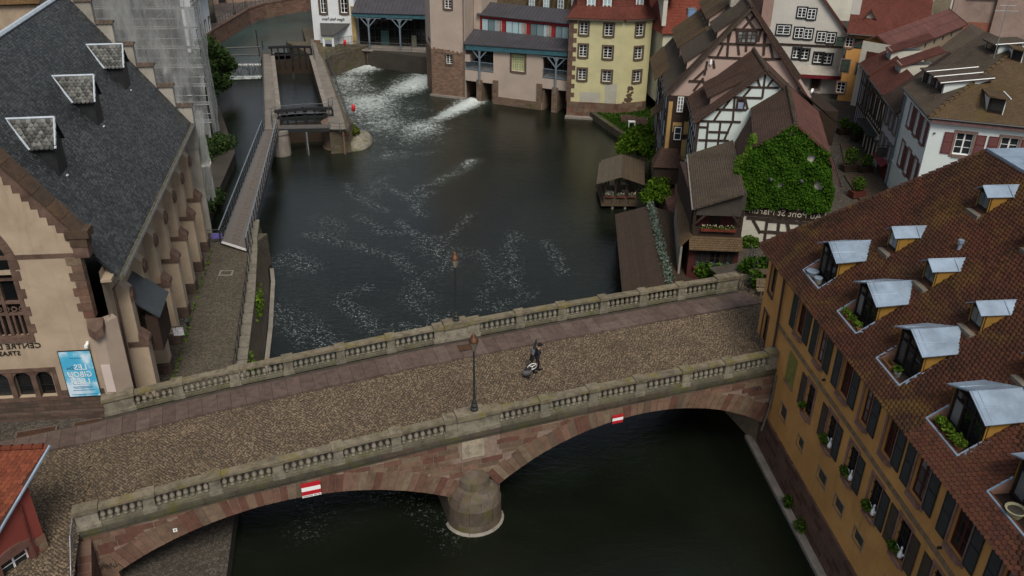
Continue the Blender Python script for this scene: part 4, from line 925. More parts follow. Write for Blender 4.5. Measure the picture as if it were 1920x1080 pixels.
# stepped light plaster against the brown raking course
st = []; u = GC-.3
steps = []
zz = 14.6; k = 0
mb = MB()
while zz < 24:
    uu = min(GC-.2, 6.4-(zz+.55-15.05)/math.tan(R_(54.5))-.75)
    if uu <= gx0: break
    mb.add([GF.p(gx0,0,zz),GF.p(uu,0,zz),GF.p(uu,0,zz+.42),GF.p(gx0,0,zz+.42)], [(0,1,2,3)]); zz += .42
mb.build('gable_plaster', M_cream, church)
mb = MB(); mb.fpoly(GF, [(gx0,14.0),(GC+.1,14.0),(GC+.25,15.2),(gx0,15.2+(GC+.25-gx0)*1.402)], -.5, -.05); mb.build('gable_backing', M_brownst, church)
M_cop = stones('brown_coping', [(.075,.05,.035),(.10,.062,.04),(.06,.045,.034)], moss=.2, dark=.4)
L_ = 0.
a = np.array([GC+.42,15.1]); dr = np.array([-math.cos(R_(54.5)), math.sin(R_(54.5))]); nn_ = np.array([math.sin(R_(54.5)), math.cos(R_(54.5))])
while L_ < 12:
    l = random.uniform(.7,1.1); q0 = a+dr*(L_+.01); q1 = a+dr*(L_+l-.01); mb = MB()
    mb.fpoly(GF, [tuple(q0-nn_*.28), tuple(q0+nn_*.04), tuple(q1+nn_*.04), tuple(q1-nn_*.28)][::-1], -.62, .1); mb.build('raking_coping_stone', M_cop, church); L_ += l
mb = MB(); mb.box(GF, GC-.35, GC+.75, -.65, .15, 14.75, 15.15); mb.box(GF, GC-.2, GC+.6, -.6, .1, 14.3, 14.75); mb.build('kneeler_stone', M_cop, church)
mb = MB(); mb.box(GF, GC-.15, GC+.55, -.6, .06, 13.7, 14.3); mb.build('kneeler_corbel', M_brownst, church)
mb = MB(); mb.box(GF, gx0, GC-.1, -.05, .03, 13.72, 13.95); mb.build('string_band', M_brownst, church)
for k in range(8):
    z0 = 10.3+k*.43; mb = MB(); mb.box(GF, GC-(.62 if k % 2 else .42), GC+.1, -.4, .05, z0+.008, z0+.422); mb.build('quoin_stone', M_sand, church)
mb = MB(); mb.prism([GF.p(GC-.35,.02,10.3), GF.p(GC+.5,.02,10.3), GF.p(GC+.5,.45,10.0), GF.p(GC+.1,.55,9.75), GF.p(GC-.3,.3,9.9)], (0,0,-.5)); mb.build('carved_corbel', M_brownst, church)
# chamfered corner buttress strip, plinth
mb = MB(); mb.prism([GF.p(GC-.35,-.02,5.4), GF.p(GC-.25,.26,5.4), GF.p(GC+.35,.2,5.4), GF.p(GC+.95,-.5,5.4), GF.p(GC+.6,-.9,5.4)], (0,0,4.6)); mb.build('corner_pier', M_creamb, church)
mb = MB(); mb.box(GF, GC-.13, GC+.33, .24, .27, 5.9, 7.6); mb.build('patched_plaster', plaster('pinkish_white_patch', (.5,.43,.40), .1, .1), church)
M_bstone = masonry('brown_block_plinth', [(.07,.05,.04),(.11,.07,.055),(.09,.065,.05)], .55, .24, (.055,.05,.042), dark=.2)
mb = MB(); mb.box(GF, gx0, GC-.3, -.3, .06, 4.2, 5.4); mb.box(GF, gx0, GC+.2, .05, .3, 4.2, 4.75); mb.build('plinth', M_bstone, church)
mb = MB(); mb.prism([GF.p(GC-.4,.06,4.2), GF.p(GC-.2,.4,4.2), GF.p(GC+.5,.3,4.2), GF.p(GC+1.1,-.5,4.2), GF.p(GC+.4,-.9,4.2)], (0,0,1.2)); mb.build('corner_plinth', M_bstone, church)
mb = MB(); mb.box(GF, 3.25, GC-.3, .003, .05, 5.35, 6.0); mb.build('brick_band', M_bstone, church)
# low mullioned window
mb = MB(); ring(mb, GF, -1.2, 3.25, 5.65, 7.25, .22, -.02, .06)
for x_ in (1.02+.13, 2.18+.1, -.13): mb.box(GF, x_-.13, x_+.13, -.2, .04, 5.65, 7.25)
w_ = mb.build('window', M_brownst, church)
for a_, b_ in ((0,1.02),(1.28,2.18),(2.38,3.2),(-1.2,-.26)):
    mb = MB(); mb.box(GF, a_, b_, -.36, -.3, 5.6, 7.3); mb.build('pane', M_glass, w_)
    mb = MB()
    for s in (a_, b_):
        pts = [(s,7.25),(s,6.75)]+[((a_+b_)/2+(s-(a_+b_)/2)*math.cos(t), 6.75+.48*math.sin(t)) for t in np.linspace(.15,1.5,6)]+[((a_+b_)/2,7.25)]
        mb.fpoly(GF, pts if s == a_ else pts[::-1], -.2, .0)
    mb.build('arch_head', M_brownst, w_)
    mb = MB()
    for zz in (6.2, 6.8): mb.box(GF, a_, b_, -.29, -.27, zz, zz+.03)
    mb.build('glazing_bar', M_dark, w_)
# great arched window at the left edge
mb = MB()
for k in range(9):
    z0 = 9.1+k*.5; mb.box(GF, 2.7, 3.1 if k % 2 else 2.92, -.2, .05, z0+.006, z0+.494)
gw = mb.build('great_window', M_brownst, church)
cz, cu, r_ = 13.2, -.55, 3.3
mb = MB(); K = 12
for i in range(K):
    t0, t1 = math.pi/2*i/K+.005, math.pi/2*(i+1)/K-.005
    mb.fpoly(GF, [(cu+r*math.cos(t), cz+r*1.0*math.sin(t)) for r, t in ((r_,t0),(r_+.42,t0),(r_+.42,t1),(r_,t1))], -.25, .055)
mb.build('arch_ring', M_brownst, gw)
mb = MB(); mb.fpoly(GF, [(-3,13.0)]+[(cu+r_*math.cos(t), cz+r_*math.sin(t)) for t in np.linspace(0,math.pi/2,10)]+[(-3,cz+r_)], .0, .012); mb.box(GF, -1.4, 2.72, -.4, -.33, 9.3, 13.2); mb.build('dark_glass', M_glass, gw)
mb = MB()
for x_ in (1.85, .75, -.3): mb.box(GF, x_-.08, x_+.08, -.33, -.12, 9.35, 13.3)
for zz in (10.55, 11.2, 12.5): mb.box(GF, -1.4, 2.7, -.33, -.14, zz, zz+.12)
for x_ in (2.4, 2.1, 1.5, 1.2): mb.box(GF, x_-.05, x_+.05, -.33, -.16, 9.35, 10.6)
mb.box(GF, -1.4, 2.9, -.2, .1, 9.1, 9.38); mb.build('tracery', M_brownst, gw)
mb = MB()
for i, x_ in enumerate(np.arange(-1, 2.7, .36)):
    for k in range(6): t = k*math.pi/3; mb.tube([GF.p(x_+.13*math.cos(t),-.2,10.87+.13*math.sin(t)), GF.p(x_+.13*math.cos(t+math.pi/3),-.2,10.87+.13*math.sin(t+math.pi/3))], .035, 5)
mb.build('quatrefoils', M_brownst, gw, 'stuff')
M_let = flat('bronze_letters', (.02,.016,.014), .5, .4)
text(GF, church, 'CENTRE DRAM', 1.55, 8.83, .42, M_let, .02, width=3.1, ext_=.03); text(GF, church, 'STRASBOURG', .85, 8.42, .36, M_let, .02, width=2.3, ext_=.03)
# side wall, buttresses
wall(CSF, church, -.6, SLEN, 2.7, 12.6, M_cream, (), .2, 'side_wall')
mb = MB(); mb.box(CSF, -.5, SLEN, -.02, .08, 2.6, 3.7); mb.build('side_plinth', M_bstone, church)
for i in range(7):
    s0 = 1.35+i*3.42; s1 = s0+.78
    mb = MB(); p = CSF.p
    # lower stage, upper stage with sloped top
    mb.box(CSF, s0, s1, 0, 1.0, 3.6, 7.1); mb.box(CSF, s0+.04, s1-.04, 0, .62, 7.1, 10.4)
    mb.prism([p(s0+.04,0,10.4), p(s0+.04,.62,10.4), p(s0+.04,0,11.1)], np.array(p(s1-.04,0,0))-np.array(p(s0+.04,0,0)))
    bt_ = mb.build('buttress', M_cream, church)
    mb = MB(); mb.prism([p(s0-.07,.58,7.1), p(s0-.07,1.1,7.1), p(s0-.07,1.06,7.3), p(s0-.07,.62,7.75)], np.array(p(s1+.07,0,0))-np.array(p(s0-.07,0,0))); mb.box(CSF, s0-.09, s0+.0, 0, 1.12, 7.0, 7.26); mb.build('weathering_stone', M_brownst, bt_)
    mb = MB(); c_ = (s0+s1)/2
    mb.prism([p(c_-.3,.64,9.7), p(c_+.3,.64,9.7), p(c_+.36,.64,10.1), p(c_,.64,10.5), p(c_-.36,.64,10.1)], (CSF.n[0]*.12, CSF.n[1]*.12, 0)); mb.build('shield_stone', M_brownst, bt_)
    mb = MB(); mb.box(CSF, s0-.06, s1+.06, 0, 1.08, 2.7, 3.6); mb.build('buttress_base', M_bstone, bt_)
    mb = MB(); mb.prism([p(s0+2.0,0,10.7), p(s0+2.0,.75,12.0), p(s0+2.0,.0,12.0)], np.array(p(s0+2.2,0,0))-np.array(p(s0+2.0,0,0))); mb.build('eaves_bracket', M_brownst, church)
    mb = MB(); mb.box(CSF, s0+1.35, s0+2.85, -.02, .03, 4.2, 6.3); mb.build('side_window', M_glass, church) if i in (0,) else None
mb = MB(); mb.box(CSF, -.6, SLEN, -.02, .5, 12.0, 12.16); mb.build('eaves_soffit', M_cream, church)
# roof with slates
def rc(s, w_): return cp(s, w_, 12.2+w_*CT)
slab('roof_plane', [rc(.0,-.12), rc(SLEN+.25,-.12), rc(SLEN+.25,RWc), rc(.9,RWc)], .15, flat('slate_bed', (.02,.022,.024), .8, .2), church)
slab('back_roof_plane', [cp(SLEN,2*RWc,12.2), cp(.9,2*RWc,12.2), cp(.9,RWc,RZc), cp(SLEN,RWc,RZc)], .15, MATS['slate_bed'], church)
M_slate = toned('old_slate', [(.028,.032,.034),(.042,.047,.049),(.056,.061,.063),(.08,.085,.085)], .5, moss=.2, mossc=(.055,.05,.034), dark=.3, spec=.45, lich=.325, lichc=(.22,.25,.26))
CD = [(4.7,), (13.0,), (21.0,)]
tile_field([rc(.0,-.2), rc(SLEN+.3,-.2), rc(SLEN+.3,RWc), rc(.9,RWc)], .26, .15, M_slate, church, 'flat', .02, .012, [[rc(s-.7,2.9), rc(s+.7,2.9), rc(s+.7,4.4), rc(s-.7,4.4)] for s, in CD], jit=.008, name='slate')
mb = MB(); mb.tube([rc(0,-.22), rc(SLEN+.3,-.22)], .14, 6); mb.build('eaves_moss_edge', flat('lichened_eave', (.10,.095,.07), .95, .1, var=.7, sc=6), church)
gutter(church, cp(.0,-.42,12.05), cp(SLEN+.2,-.42,12.05), .09, flat('lead_gutter', (.10,.10,.095), .6, .4))
mb = MB(); mb.tube([cp(.8,RWc,RZc+.02), cp(SLEN+.2,RWc,RZc+.02)], .16, 6); mb.build('ridge_flashing', flat('white_lead', (.40,.46,.52), .5, .4, var=.2), church)
M_scale = toned('scale_slate', [(.05,.052,.05),(.09,.095,.09),(.13,.135,.125),(.17,.175,.165)], .6, moss=.2, mossc=(.06,.055,.04), dark=.15)
M_lead = MATS['white_lead']
for s, in CD:
    zr, ze = 18.95, 17.75; wr = (zr-12.2)/CT; we = (ze-12.2)/CT; wf = 2.75; hw = .78
    mb = MB()
    for sg in (-1,): x_ = s+sg*(hw-.1); mb.prism([cp(x_-.03,we,ze), cp(x_-.03,wf+.1,ze), cp(x_-.03,wf+.1,12.2+(wf+.1)*CT)], np.array(cp(x_+.03,0,0))-np.array(cp(x_-.03,0,0)))
    d_ = mb.build('dormer', MATS['slate_bed'], church)
    ch = [cp(s-hw+.06,wf+.12,12.2+(wf+.2)*CT), cp(s-hw+.06,we,ze), cp(s-hw+.06,wf+.12,ze)]
    mb = MB(); mb.prism([cp(s-hw+.08,wf+.02,16.0), cp(s+hw-.08,wf+.02,16.0), cp(s+hw-.08,wf+.02,ze), cp(s,wf+.02,zr-.1), cp(s-hw+.08,wf+.02,ze)], (CW[0]*.1, CW[1]*.1, 0)); mb.build('dormer_front', M_dark, d_)
    for sg in (-1, 1):
        xo = s+sg*(hw+.12); zo = ze-.15; wo = (zo-12.2)/CT
        pts = [cp(xo,wf-.12,zo), cp(xo,wo+.05,zo), cp(s,wr+.05,zr), cp(s,wf-.12,zr)]
        slab('dormer_roof', pts, .05, MATS['slate_bed'], d_)
        if sg < 0: tile_field([pts[1], pts[0], pts[3], pts[2]], .24, .2, M_scale, d_, 'scale', .05, .03, jit=.01)
    mb = MB(); mb.tube([cp(s,wf-.14,zr+.05), cp(s,wr+.1,zr+.05)], .07, 6); xo = s-hw-.12
    mb.tube([cp(xo,wf-.12,ze-.13), cp(s,wf-.12,zr+.04)], .06, 6); mb.tube([cp(xo-.05,(ze-.15-12.2)/CT-.08,ze-.13), cp(s,wr+.06,zr+.06)], .06, 6); mb.build('lead_flashing', M_lead, d_)
    mb = MB(); mb.sm = True; mb.lathe([(.02,0),(.14,.02),(.12,.08),(.04,.1)], 8, cp(s-.1,wf-.05,12.2+(wf-.12)*CT), 1, 1.4); mb.build('lead_apron', M_lead, d_)
mb = MB()
for dy in (0, .22): mb.tube([rc(6.0+dy,3.1+dy*.1), rc(3.3+dy,2.2), rc(3.4+dy,1.8)], .02, 5)
mb.build('snow_rail', M_dark, church)
# stepped gable at the far end
ggf = Fr(cp(SLEN+.4,0,0), -CW); 
M_gwhite = plaster('grey_white_gable', (.34,.32,.28), .4, .8); M_capst = stones('tile_cap', [(.07,.055,.045),(.095,.07,.055)], moss=.3)
for i in range(7):
    w0 = -.35+i*1.12; z1 = 13.3+i*1.55; mb = MB(); q = lambda w_, t, z: cp(SLEN+.3+t, w_, z)
    mb.hexa([q(w0,0,10+i*1.2),q(w0,.55,10+i*1.2),q(w0+1.12,.55,10+i*1.2),q(w0+1.12,0,10+i*1.2),q(w0,0,z1),q(w0,.55,z1),q(w0+1.12,.55,z1),q(w0+1.12,0,z1)]); g_ = mb.build('gable_step', M_gwhite, church)
    for k in range(4):
        x_ = w0-.1+k*.3; mb = MB(); mb.prism([q(x_,-.12,z1+.02), q(x_,.28,z1+.22), q(x_,.68,z1+.02)], np.array(q(x_+.285,0,0))-np.array(q(x_,0,0))); mb.build('cap_tile', M_capst, g_)
mb = MB(); mb.prism([cp(SLEN+.4,-.3,2), cp(SLEN+.4,13.8,2), cp(SLEN+.4,13.8,12), cp(SLEN+.4,RWc,RZc), cp(SLEN+.4,-.3,12)], (CS[0]*.3, CS[1]*.3, 0)); mb.build('rear_wall', M_gwhite, church)
mb = MB(); mb.prism([cp(.9,13.6,2), cp(SLEN,13.6,2), cp(SLEN,13.6,12.1), cp(.9,13.6,12.1)], (CW[0]*.2, CW[1]*.2, 0)); mb.build('far_side_wall', M_gwhite, church)
# downpipe, porch roof, door
pipe(church, [cp(.35,-.25,11.9), cp(.25,.3,11.2), cp(.15,.35,4.6)], .07)
mb = MB(); mb.box(CSF, 2.9, 4.2, 0, .06, 2.8, 5.6); mb.build('side_door', M_timber, church)
mb = MB(); ring(mb, CSF, 2.9, 4.2, 2.8, 5.6, .3, .0, .25); mb.build('door_surround', M_brownst, church)
slab('porch_roof', [CSF.p(2.0,1.75,8.35), CSF.p(4.9,1.75,8.35), CSF.p(4.9,.05,9.9), CSF.p(2.0,.05,9.9)], .1, M_slate if False else flat('porch_slate', (.035,.042,.046), .5, .4), church)
mb = MB(); mb.box(CSF, 2.2, 4.75, .9, 1.55, 6.1, 8.3); mb.build('oriel_box', M_timber, church)
# hanging sign lantern, poster, camera
t = thing('wall_lantern', 'black wrought-iron lantern with a small pictorial sign on the hall buttress', 'lantern', loc=CSF.p(5.6,1.02,5.6))
mb = MB(); f0 = Fr((0,0), CS); f0.n = CSF.n; mb.tube([(0,0,0), tuple(np.array(f0.p(0,1.3,0)))], .025, 5); mb.tube([(0,0,-.5), tuple(np.array(f0.p(0,.6,0)))], .02, 5); mb.build('bracket', M_dark, t)
mb = MB(); c_ = f0.p(0,1.25,0); mb.lathe([(.08,-.02),(.17,.35),(.2,.37),(.05,.6)], 6, c_); mb.build('lamp_body', M_dark, t)
mb = MB(); mb.box(f0, -.03, .03, .35, .95, -.62, -.1); mb.build('sign_board', flat('sign_white', (.5,.5,.52), .6, .3, var=.6, sc=9), t)
pf = Fr(GF.p(0,.09,0), GF.u); po = thing('poster', 'large blue theatre poster with mirrored lettering on the hall corner', 'poster', loc=(0,0,0))
def posterm():
    n = N('poster_print'); v = n.coord('Object'); f = n.noise(v, .9, 3, .5, .5)
    n.col(n.ramp(f, [(.38, (.55,.68,.78)), (.5, (.10,.42,.62)), (.62, (.06,.36,.58))])).rough(.4, .4); return n.m
pu0, pu1, pz0, pz1 = 3.86, 5.42, 5.62, 8.42
mb = MB(); mb.box(pf, pu0, pu1, -.04, .0, pz0, pz1); mb.build('panel', posterm(), po)
M_pd = flat('poster_deep_blue', (.02,.16,.30), .5, .3, var=.05); M_pw = flat('poster_white', (.62,.72,.76), .5, .3, var=.05)
for s, z_, w_ in (('LES', 7.42, .62), ('GIBOU', 6.98, 1.2), ('LEES', 6.54, .85)):
    c_ = (pu0+pu1)/2+(.12 if s == 'LES' else 0); text(pf, po, s, c_-.02, z_-.02, .5, M_pd, .0012, width=w_+.02, ext_=.002, bold=True); text(pf, po, s, c_, z_, .48, M_pw, .006, width=w_, ext_=.002, bold=True)
mb = MB()
for z_, w_ in ((6.2,1.0),(6.12,.9),(5.98,1.1),(7.98,.6),(5.72,1.3)): mb.box(pf, (pu0+pu1)/2-w_/2, (pu0+pu1)/2+w_/2, .001, .006, z_, z_+.035)
mb.build('small_print', M_pd, po)
text(pf, po, 'Zinc', pu0+.38, 7.4, .26, M_dark, .009, ext_=.002, width=.36); text(pf, po, '71', (pu0+pu1)/2, 8.16, .2, M_pw, .003, ext_=.002)
mb = MB(); ring(mb, pf, pu0, pu1, pz0, pz1, .03, -.05, .012); mb.build('frame', M_dark, po)
t = thing('security_camera', 'small white security camera above the blue poster', 'camera', loc=GF.p(5.42,.02,8.9)); mb = MB(); ft = Fr((0,0), GF.u); mb.box(ft, -.06, .06, 0, .12, -.05, .05); mb.build('mount', M_white, t); mb = MB(); mb.box(ft, -.09, .07, .1, .36, -.16, -.02); mb.build('housing', M_white, t)
# ================================================================== far side: restaurant, galleries, tower, mill, yellow house
def px_window(fr, parent, x0, y0, x1, y1, **k):
    "window whose opening spans those photo pixels on the wall plane"
    a, zt = fr.hit((x0+x1)/2, y0); b, zb = fr.hit((x0+x1)/2, y1); c = (a+b)/2; s = fr.sc((x0+x1)/2, (y0+y1)/2); wd = abs(x1-x0)*s/max(.35, abs(fr.u[0]))
    return c-wd/2, c+wd/2, zb, zt
def px_windows(fr, parent, L, u0, u1, z0, z1, mat, depth=.2, top=None, name='wall', extra=(), **k):
    H = [px_window(fr, parent, *q) for q in L]; wall(fr, parent, u0, u1, z0, z1, mat, list(H)+list(extra), depth, name, top)
    for h in H: window(fr, parent, *h, depth=depth, **k)
    return H
M_brw = flat('brown_window_stone', (.10,.075,.058), .9, .1, var=.3)
# ---- white restaurant building
WF = Fr.two(G(590,80,2.9), G(668,83,2.9)); wl = WF.uv(G(668,83,2.9))[0]
wh = thing('white_restaurant', 'white rendered restaurant building with a grey canopied entrance', 'building')
M_whr = plaster('white_render', (.62,.66,.68), .15, .25)
px_windows(WF, wh, [(600,-18,610,24),(638,-18,650,24)], 0, wl, 2.4, 16, M_whr, surm=M_brw, nx=2, ny=5, sur=.3, proud=.06)
rt = WF.turned(wl); mb = MB(); mb.box(WF, -.02, wl, -12, -.35, 2.4, 16); mb.build('body', M_whr, wh)
lt = Fr(WF.p(0,-12,0), -WF.n*-1 if False else WF.n); 
mb = MB(); mb.box(WF, wl-.45, wl+.15, -.2, .1, 2.4, 8.3); mb.build('sandstone_pier', flat('ochre_stone', (.32,.24,.10), .9, .1, var=.4, sc=.8), wh)
mb = MB(); mb.box(WF, -.05, .9, .0, .12, 2.4, 3.3); mb.build('rubble_base', M_redquay, wh)
u0, zt = WF.hit(600,44); u1, _ = WF.hit(656,44); zt = WF.hit(628,44)[1]
ek0, ek1 = WF.hit(604,60,1.6)[0], WF.hit(627,60,1.6)[0]
mb = MB(); mb.add([WF.p(u0,.02,zt),WF.p(u1,.02,zt+.1),WF.p(ek1,2.3,zt-1.2),WF.p(ek0,2.3,zt-1.2)], [(3,2,1,0)]); mb.add([WF.p(u0,.02,zt-.12),WF.p(u1,.02,zt-.02),WF.p(ek1,2.3,zt-1.34),WF.p(ek0,2.3,zt-1.34)], [(0,1,2,3)])
mb.add([WF.p(ek0,2.3,zt-1.2),WF.p(ek1,2.3,zt-1.2),WF.p(ek1,2.3,zt-1.34),WF.p(ek0,2.3,zt-1.34),WF.p(u0,.02,zt),WF.p(u0,.02,zt-.12),WF.p(u1,.02,zt+.1),WF.p(u1,.02,zt-.02)], [(3,2,1,0),(0,4,5,3),(1,2,7,6)]); mb.build('canopy', flat('slate_canopy', (.055,.055,.052), .6, .3), wh)
mb = MB(); mb.box(WF, ek0+.1, ek1-.05, 0, 2.1, 2.6, zt-1.3); kio = mb.build('entrance_kiosk', M_whr, wh)
mb = MB(); mb.box(WF, ek0+.45, ek1-.35, 2.1, 2.13, 3.3, zt-2.0); mb.build('roller_blind', flat('grey_blind', (.24,.26,.32), .5, .4, var=.1), kio)
mb = MB(); mb.box(WF, ek0+.45, ek1-.35, 2.1, 2.14, 2.7, 3.3); mb.build('dark_panel', M_glass, kio)
mb = MB(); mb.box(WF, ek0+.4, ek1-.3, 2.1, 2.15, zt-1.95, zt-1.6); mb.build('header_board', flat('pale_green_board', (.35,.40,.25), .6, .2), kio)
text(WF, wh, 'Régent Petite France', WF.hit(625,36)[0], WF.hit(625,36)[1], .6, M_let, .03, width=3.3, ext_=.03)
# fence in front with a red lifebuoy box
fz = 2.9
def railing(label, pts, h=1.05, sp=1.4, bars=2, mat=None, name='railing', r=.03, vert=0., cat='railing', group=None):
    t = thing(name, label, cat, group); pts = [np.array(p, float) for p in pts]
    for a, b in zip(pts[:-1], pts[1:]):
        L = np.linalg.norm(b-a); n = max(1, round(L/sp))
        for i in range(n):
            p = a+(b-a)*i/n; mb = MB(); mb.tube([p, p+[0,0,h]], r, 5); mb.build('post', mat or M_rail, t)
        for k in range(bars+1):
            z = h*(1-k/(bars+.6)); mb = MB(); mb.tube([a+[0,0,z], b+[0,0,z]], r*(.9 if k == 0 else .6), 5); mb.build('rail', mat or M_rail, t)
        if vert:
            mb = MB(); m_ = int(L/vert)
            for i in range(m_): p = a+(b-a)*(i+.5)/m_; mb.tube([p+[0,0,.12], p+[0,0,h-.03]], r*.4, 4, False)
            mb.build('balusters', mat or M_rail, t, 'stuff')
    mb = MB(); mb.tube([pts[-1], pts[-1]+[0,0,h]], r, 5); mb.build('post', mat or M_rail, t); return t
M_rail = flat('grey_steel_rail', (.06,.065,.068), .5, .4)
railing('grey mesh fence panel beside the restaurant entrance', [G(629,93,2.9), G(661,88,2.9)], 1.6, 1.2, 1, vert=.1)
def lifebuoy(label, c, h=1.1):
    t = thing('lifebuoy_box', label, 'lifebuoy box', loc=c); mb = MB(); mb.tube([(0,0,-1.0),(0,0,0)], .04, 6); mb.build('post', M_rail, t)
    mb = MB(); mb.sm = True; mb.lathe([(.05,-.42),(.28,-.36),(.36,0),(.28,.36),(.05,.42)], 12, (0,0,.3), .62, .45); mb.build('shell', flat('signal_red', (.45,.015,.018), .45, .4, var=.1), t)
lifebuoy('red lifebuoy box on the fence by the white restaurant', G(647,84,3.9))
# ---- steel gallery left of the tower
GL = Fr.two(G(694,124,0), G(797,129,0)); g0 = GL.hit(664,60)[0]; g1 = GL.hit(799,60)[0]
gal = thing('steel_gallery', 'blue steel framed glazed gallery with zinc roof over the mill race', 'building')
M_blue = flat('petrol_blue_steel', (.035,.105,.13), .5, .4, var=.15); M_greyst = flat('blue_grey_column', (.13,.17,.20), .5, .4, var=.1); M_seam = flat('dark_zinc_roof', (.062,.060,.068), .45, .4, .2, var=.2, sc=.8)
zd = 2.56; zeA = GL.hit(664,24,.4)[1]; zeB = GL.hit(664,31,.4)[1]; ze1A = GL.hit(798,28,.4)[1]; ze1B = GL.hit(798,36,.4)[1]
M_race = masonry('race_masonry', [(.12,.085,.06),(.17,.12,.085),(.14,.10,.075)], .6, .3, (.10,.08,.06), moss=.2)
mb = MB(); mb.box(GL, g0, g1, .25, .45, (zeB,ze1B), (zeA,ze1A)); be = mb.build('edge_beam', M_blue, gal)
mb = MB()
for k in range(7):
    for j in (-.14,.14): c_ = g0+1+(g1-g0-1.5)*k/6+j; mb.fpoly(GL, [(c_+.06*math.cos(t), (zeA+zeB)/2+.06*math.sin(t)) for t in np.linspace(0,2*math.pi,8)[:-1]], .45, .462)
mb.build('bolt_holes', M_dark, be, 'stuff')
def seamroof(fr, parent, a, b, n0, z0a, z0b, n1, z1a, z1b, sp=.55, mat=None):
    q = [fr.p(a,n0,z0a), fr.p(b,n0,z0b), fr.p(b,n1,z1b), fr.p(a,n1,z1a)]; r_ = slab('zinc_roof', q, .12, mat or M_seam, parent); mb = MB(); n = int((b-a)/sp)
    for i in range(n+1):
        t = i/n; p0 = np.array(q[0])*(1-t)+np.array(q[1])*t; p1 = np.array(q[3])*(1-t)+np.array(q[2])*t; mb.tube([p0+[0,0,.03], p1+[0,0,.03]], .03, 4)
    mb.build('standing_seams', mat or M_seam, r_, 'stuff'); return r_
seamroof(GL, gal, g0, g1, .6, zeA+.05, ze1A+.05, -7, zeA+3.6, ze1A+3.6)
mb = MB(); mb.box(GL, g0, g1, -2.5, .6, zd-.25, zd); mb.build('deck', M_conc, gal)
cols = [GL.hit(693,60)[0], GL.hit(751,60)[0]]
def ycolumn(fr, parent, u, z0, z1, n=.35):
    mb = MB(); mb.tube([fr.p(u,n,z0), fr.p(u,n,z1)], .13, 8); c_ = mb.build('column', M_greyst, parent)
    for s in (-1, 1):
        mb = MB(); mb.bar(fr, np.array([u+s*.05, z1-1.25]), np.array([u+s*1.1, z1-.1]), .13, n-.05, n+.05); mb.build('brace', M_greyst, c_)
    mb = MB(); mb.fpoly(fr, [(u-.45,z1),(u,z1-.75),(u+.45,z1)], n-.04, n+.04); mb.build('gusset', M_greyst, c_)
    mb = MB(); mb.bar(fr, np.array([u-1.9, z1-.03]), np.array([u+1.9, z1-.03]), .09, n-.04, n+.06); mb.build('flange', M_greyst, c_)
for c_ in cols: ycolumn(GL, gal, c_, zd, zeB-.1)
mb = MB(); mb.box(GL, g0, g1, -2.6, -2.45, zd, zeB+.6); mb.build('glass_wall', M_glass, gal)
mb = MB()
for x_ in np.arange(g0+.4, g1, 1.0): mb.box(GL, x_-.03, x_+.03, -2.45, -2.38, zd, zeB+.3)
for zz in (zd+1.1, zd+2.4): mb.box(GL, g0, g1, -2.45, -2.39, zz, zz+.06)
mb.build('glazing_bars', M_dark, gal, 'stuff')
mb = MB(); mb.box(GL, cols[0]+1, cols[0]+2.2, -2.37, -2.3, zd, zd+2.2); mb.build('door', flat('teal_door', (.03,.07,.07), .5, .3), gal)
mb = MB(); mb.box(GL, cols[1]+1.1, cols[1]+1.8, -2.3, -1.9, zd, zd+1.7); mb.build('cabinet', flat('olive_cabinet', (.12,.12,.09), .7, .2), gal)
for c_ in cols:
    mb = MB(); mb.box(GL, c_-.5, c_+.45, -2, .3, -1.5, zd-.26); mb.build('race_pier', M_redquay, gal)
mb = MB(); mb.box(GL, g0-1.5, g1, -3.2, -2.2, -1.5, zd-.3); mb.build('race_wall', M_race, gal)
railing('grey steel balustrade along the deck of the steel gallery', [np.array(GL.p(g0,.55,zd)), np.array(GL.p(g1,.55,zd))], 1.05, 2.2, 2, vert=.16)
# ---- octagonal tower
TF = Fr.two(G(811,179,0), G(873,186,0)); tw = TF.uv(G(873,186,0))[0]; TL_ = Fr.two(G(801.5,162,0), G(811,179,0)); tl = TL_.uv(G(811,179,0))[0]
tower = thing('mill_tower', 'grey beige mill tower with brown stone base rising from the water', 'tower')
M_beige = plaster('beige_render', (.38,.315,.265), .15, .2); M_tst = masonry('tower_stone', [(.17,.105,.075),(.23,.15,.105),(.19,.125,.09),(.14,.09,.065)], .45, .17, (.13,.10,.075), dark=.25)
zs = 5.75
H = [px_window(TF, tower, 836,103,848,120)]
wall(TF, tower, 0, tw, -1, zs, M_tst, H, .25, 'stone_base'); window(TF, tower, *H[0], depth=.25, surm=M_brw, nx=2, ny=4, sur=.2)
H = [px_window(TF, tower, 833,-4,846,16)]; wall(TF, tower, 0, tw, zs, 18, M_beige, H, .2, 'rendered_wall'); window(TF, tower, *H[0], depth=.2, surm=M_brw, nx=2, ny=4, sur=.25)
wall(TL_, tower, 0, tl, -1, zs+.5, M_tst, (), name='stone_base'); wall(TL_, tower, 0, tl, zs+.5, 18, M_beige, (), name='rendered_wall')
for (z0_, z1_, m_) in ((-1,zs-.6,M_tst),(zs-.6,18,M_beige)):
    mb = MB(); mb.box(TF, tw-.05, tw+.0, -7, -.01, z0_, z1_); mb.build('side_wall', m_, tower)
mb = MB(); k = 16
for i in range(k):   # broken edge of the render over the stone
    x_ = tw*i/k; h = .25*abs(math.sin(i*1.7))+.1*random.random()+.35*(1-i/k); mb.box(TF, x_, x_+tw/k, .002, .035, zs-.02, zs+h)
mb.build('exposed_stone_edge', M_tst, tower)
mb = MB(); mb.box(TF, -.25, tw+.2, 0, .25, -1, .25); mb.build('footing', M_conc, tower)
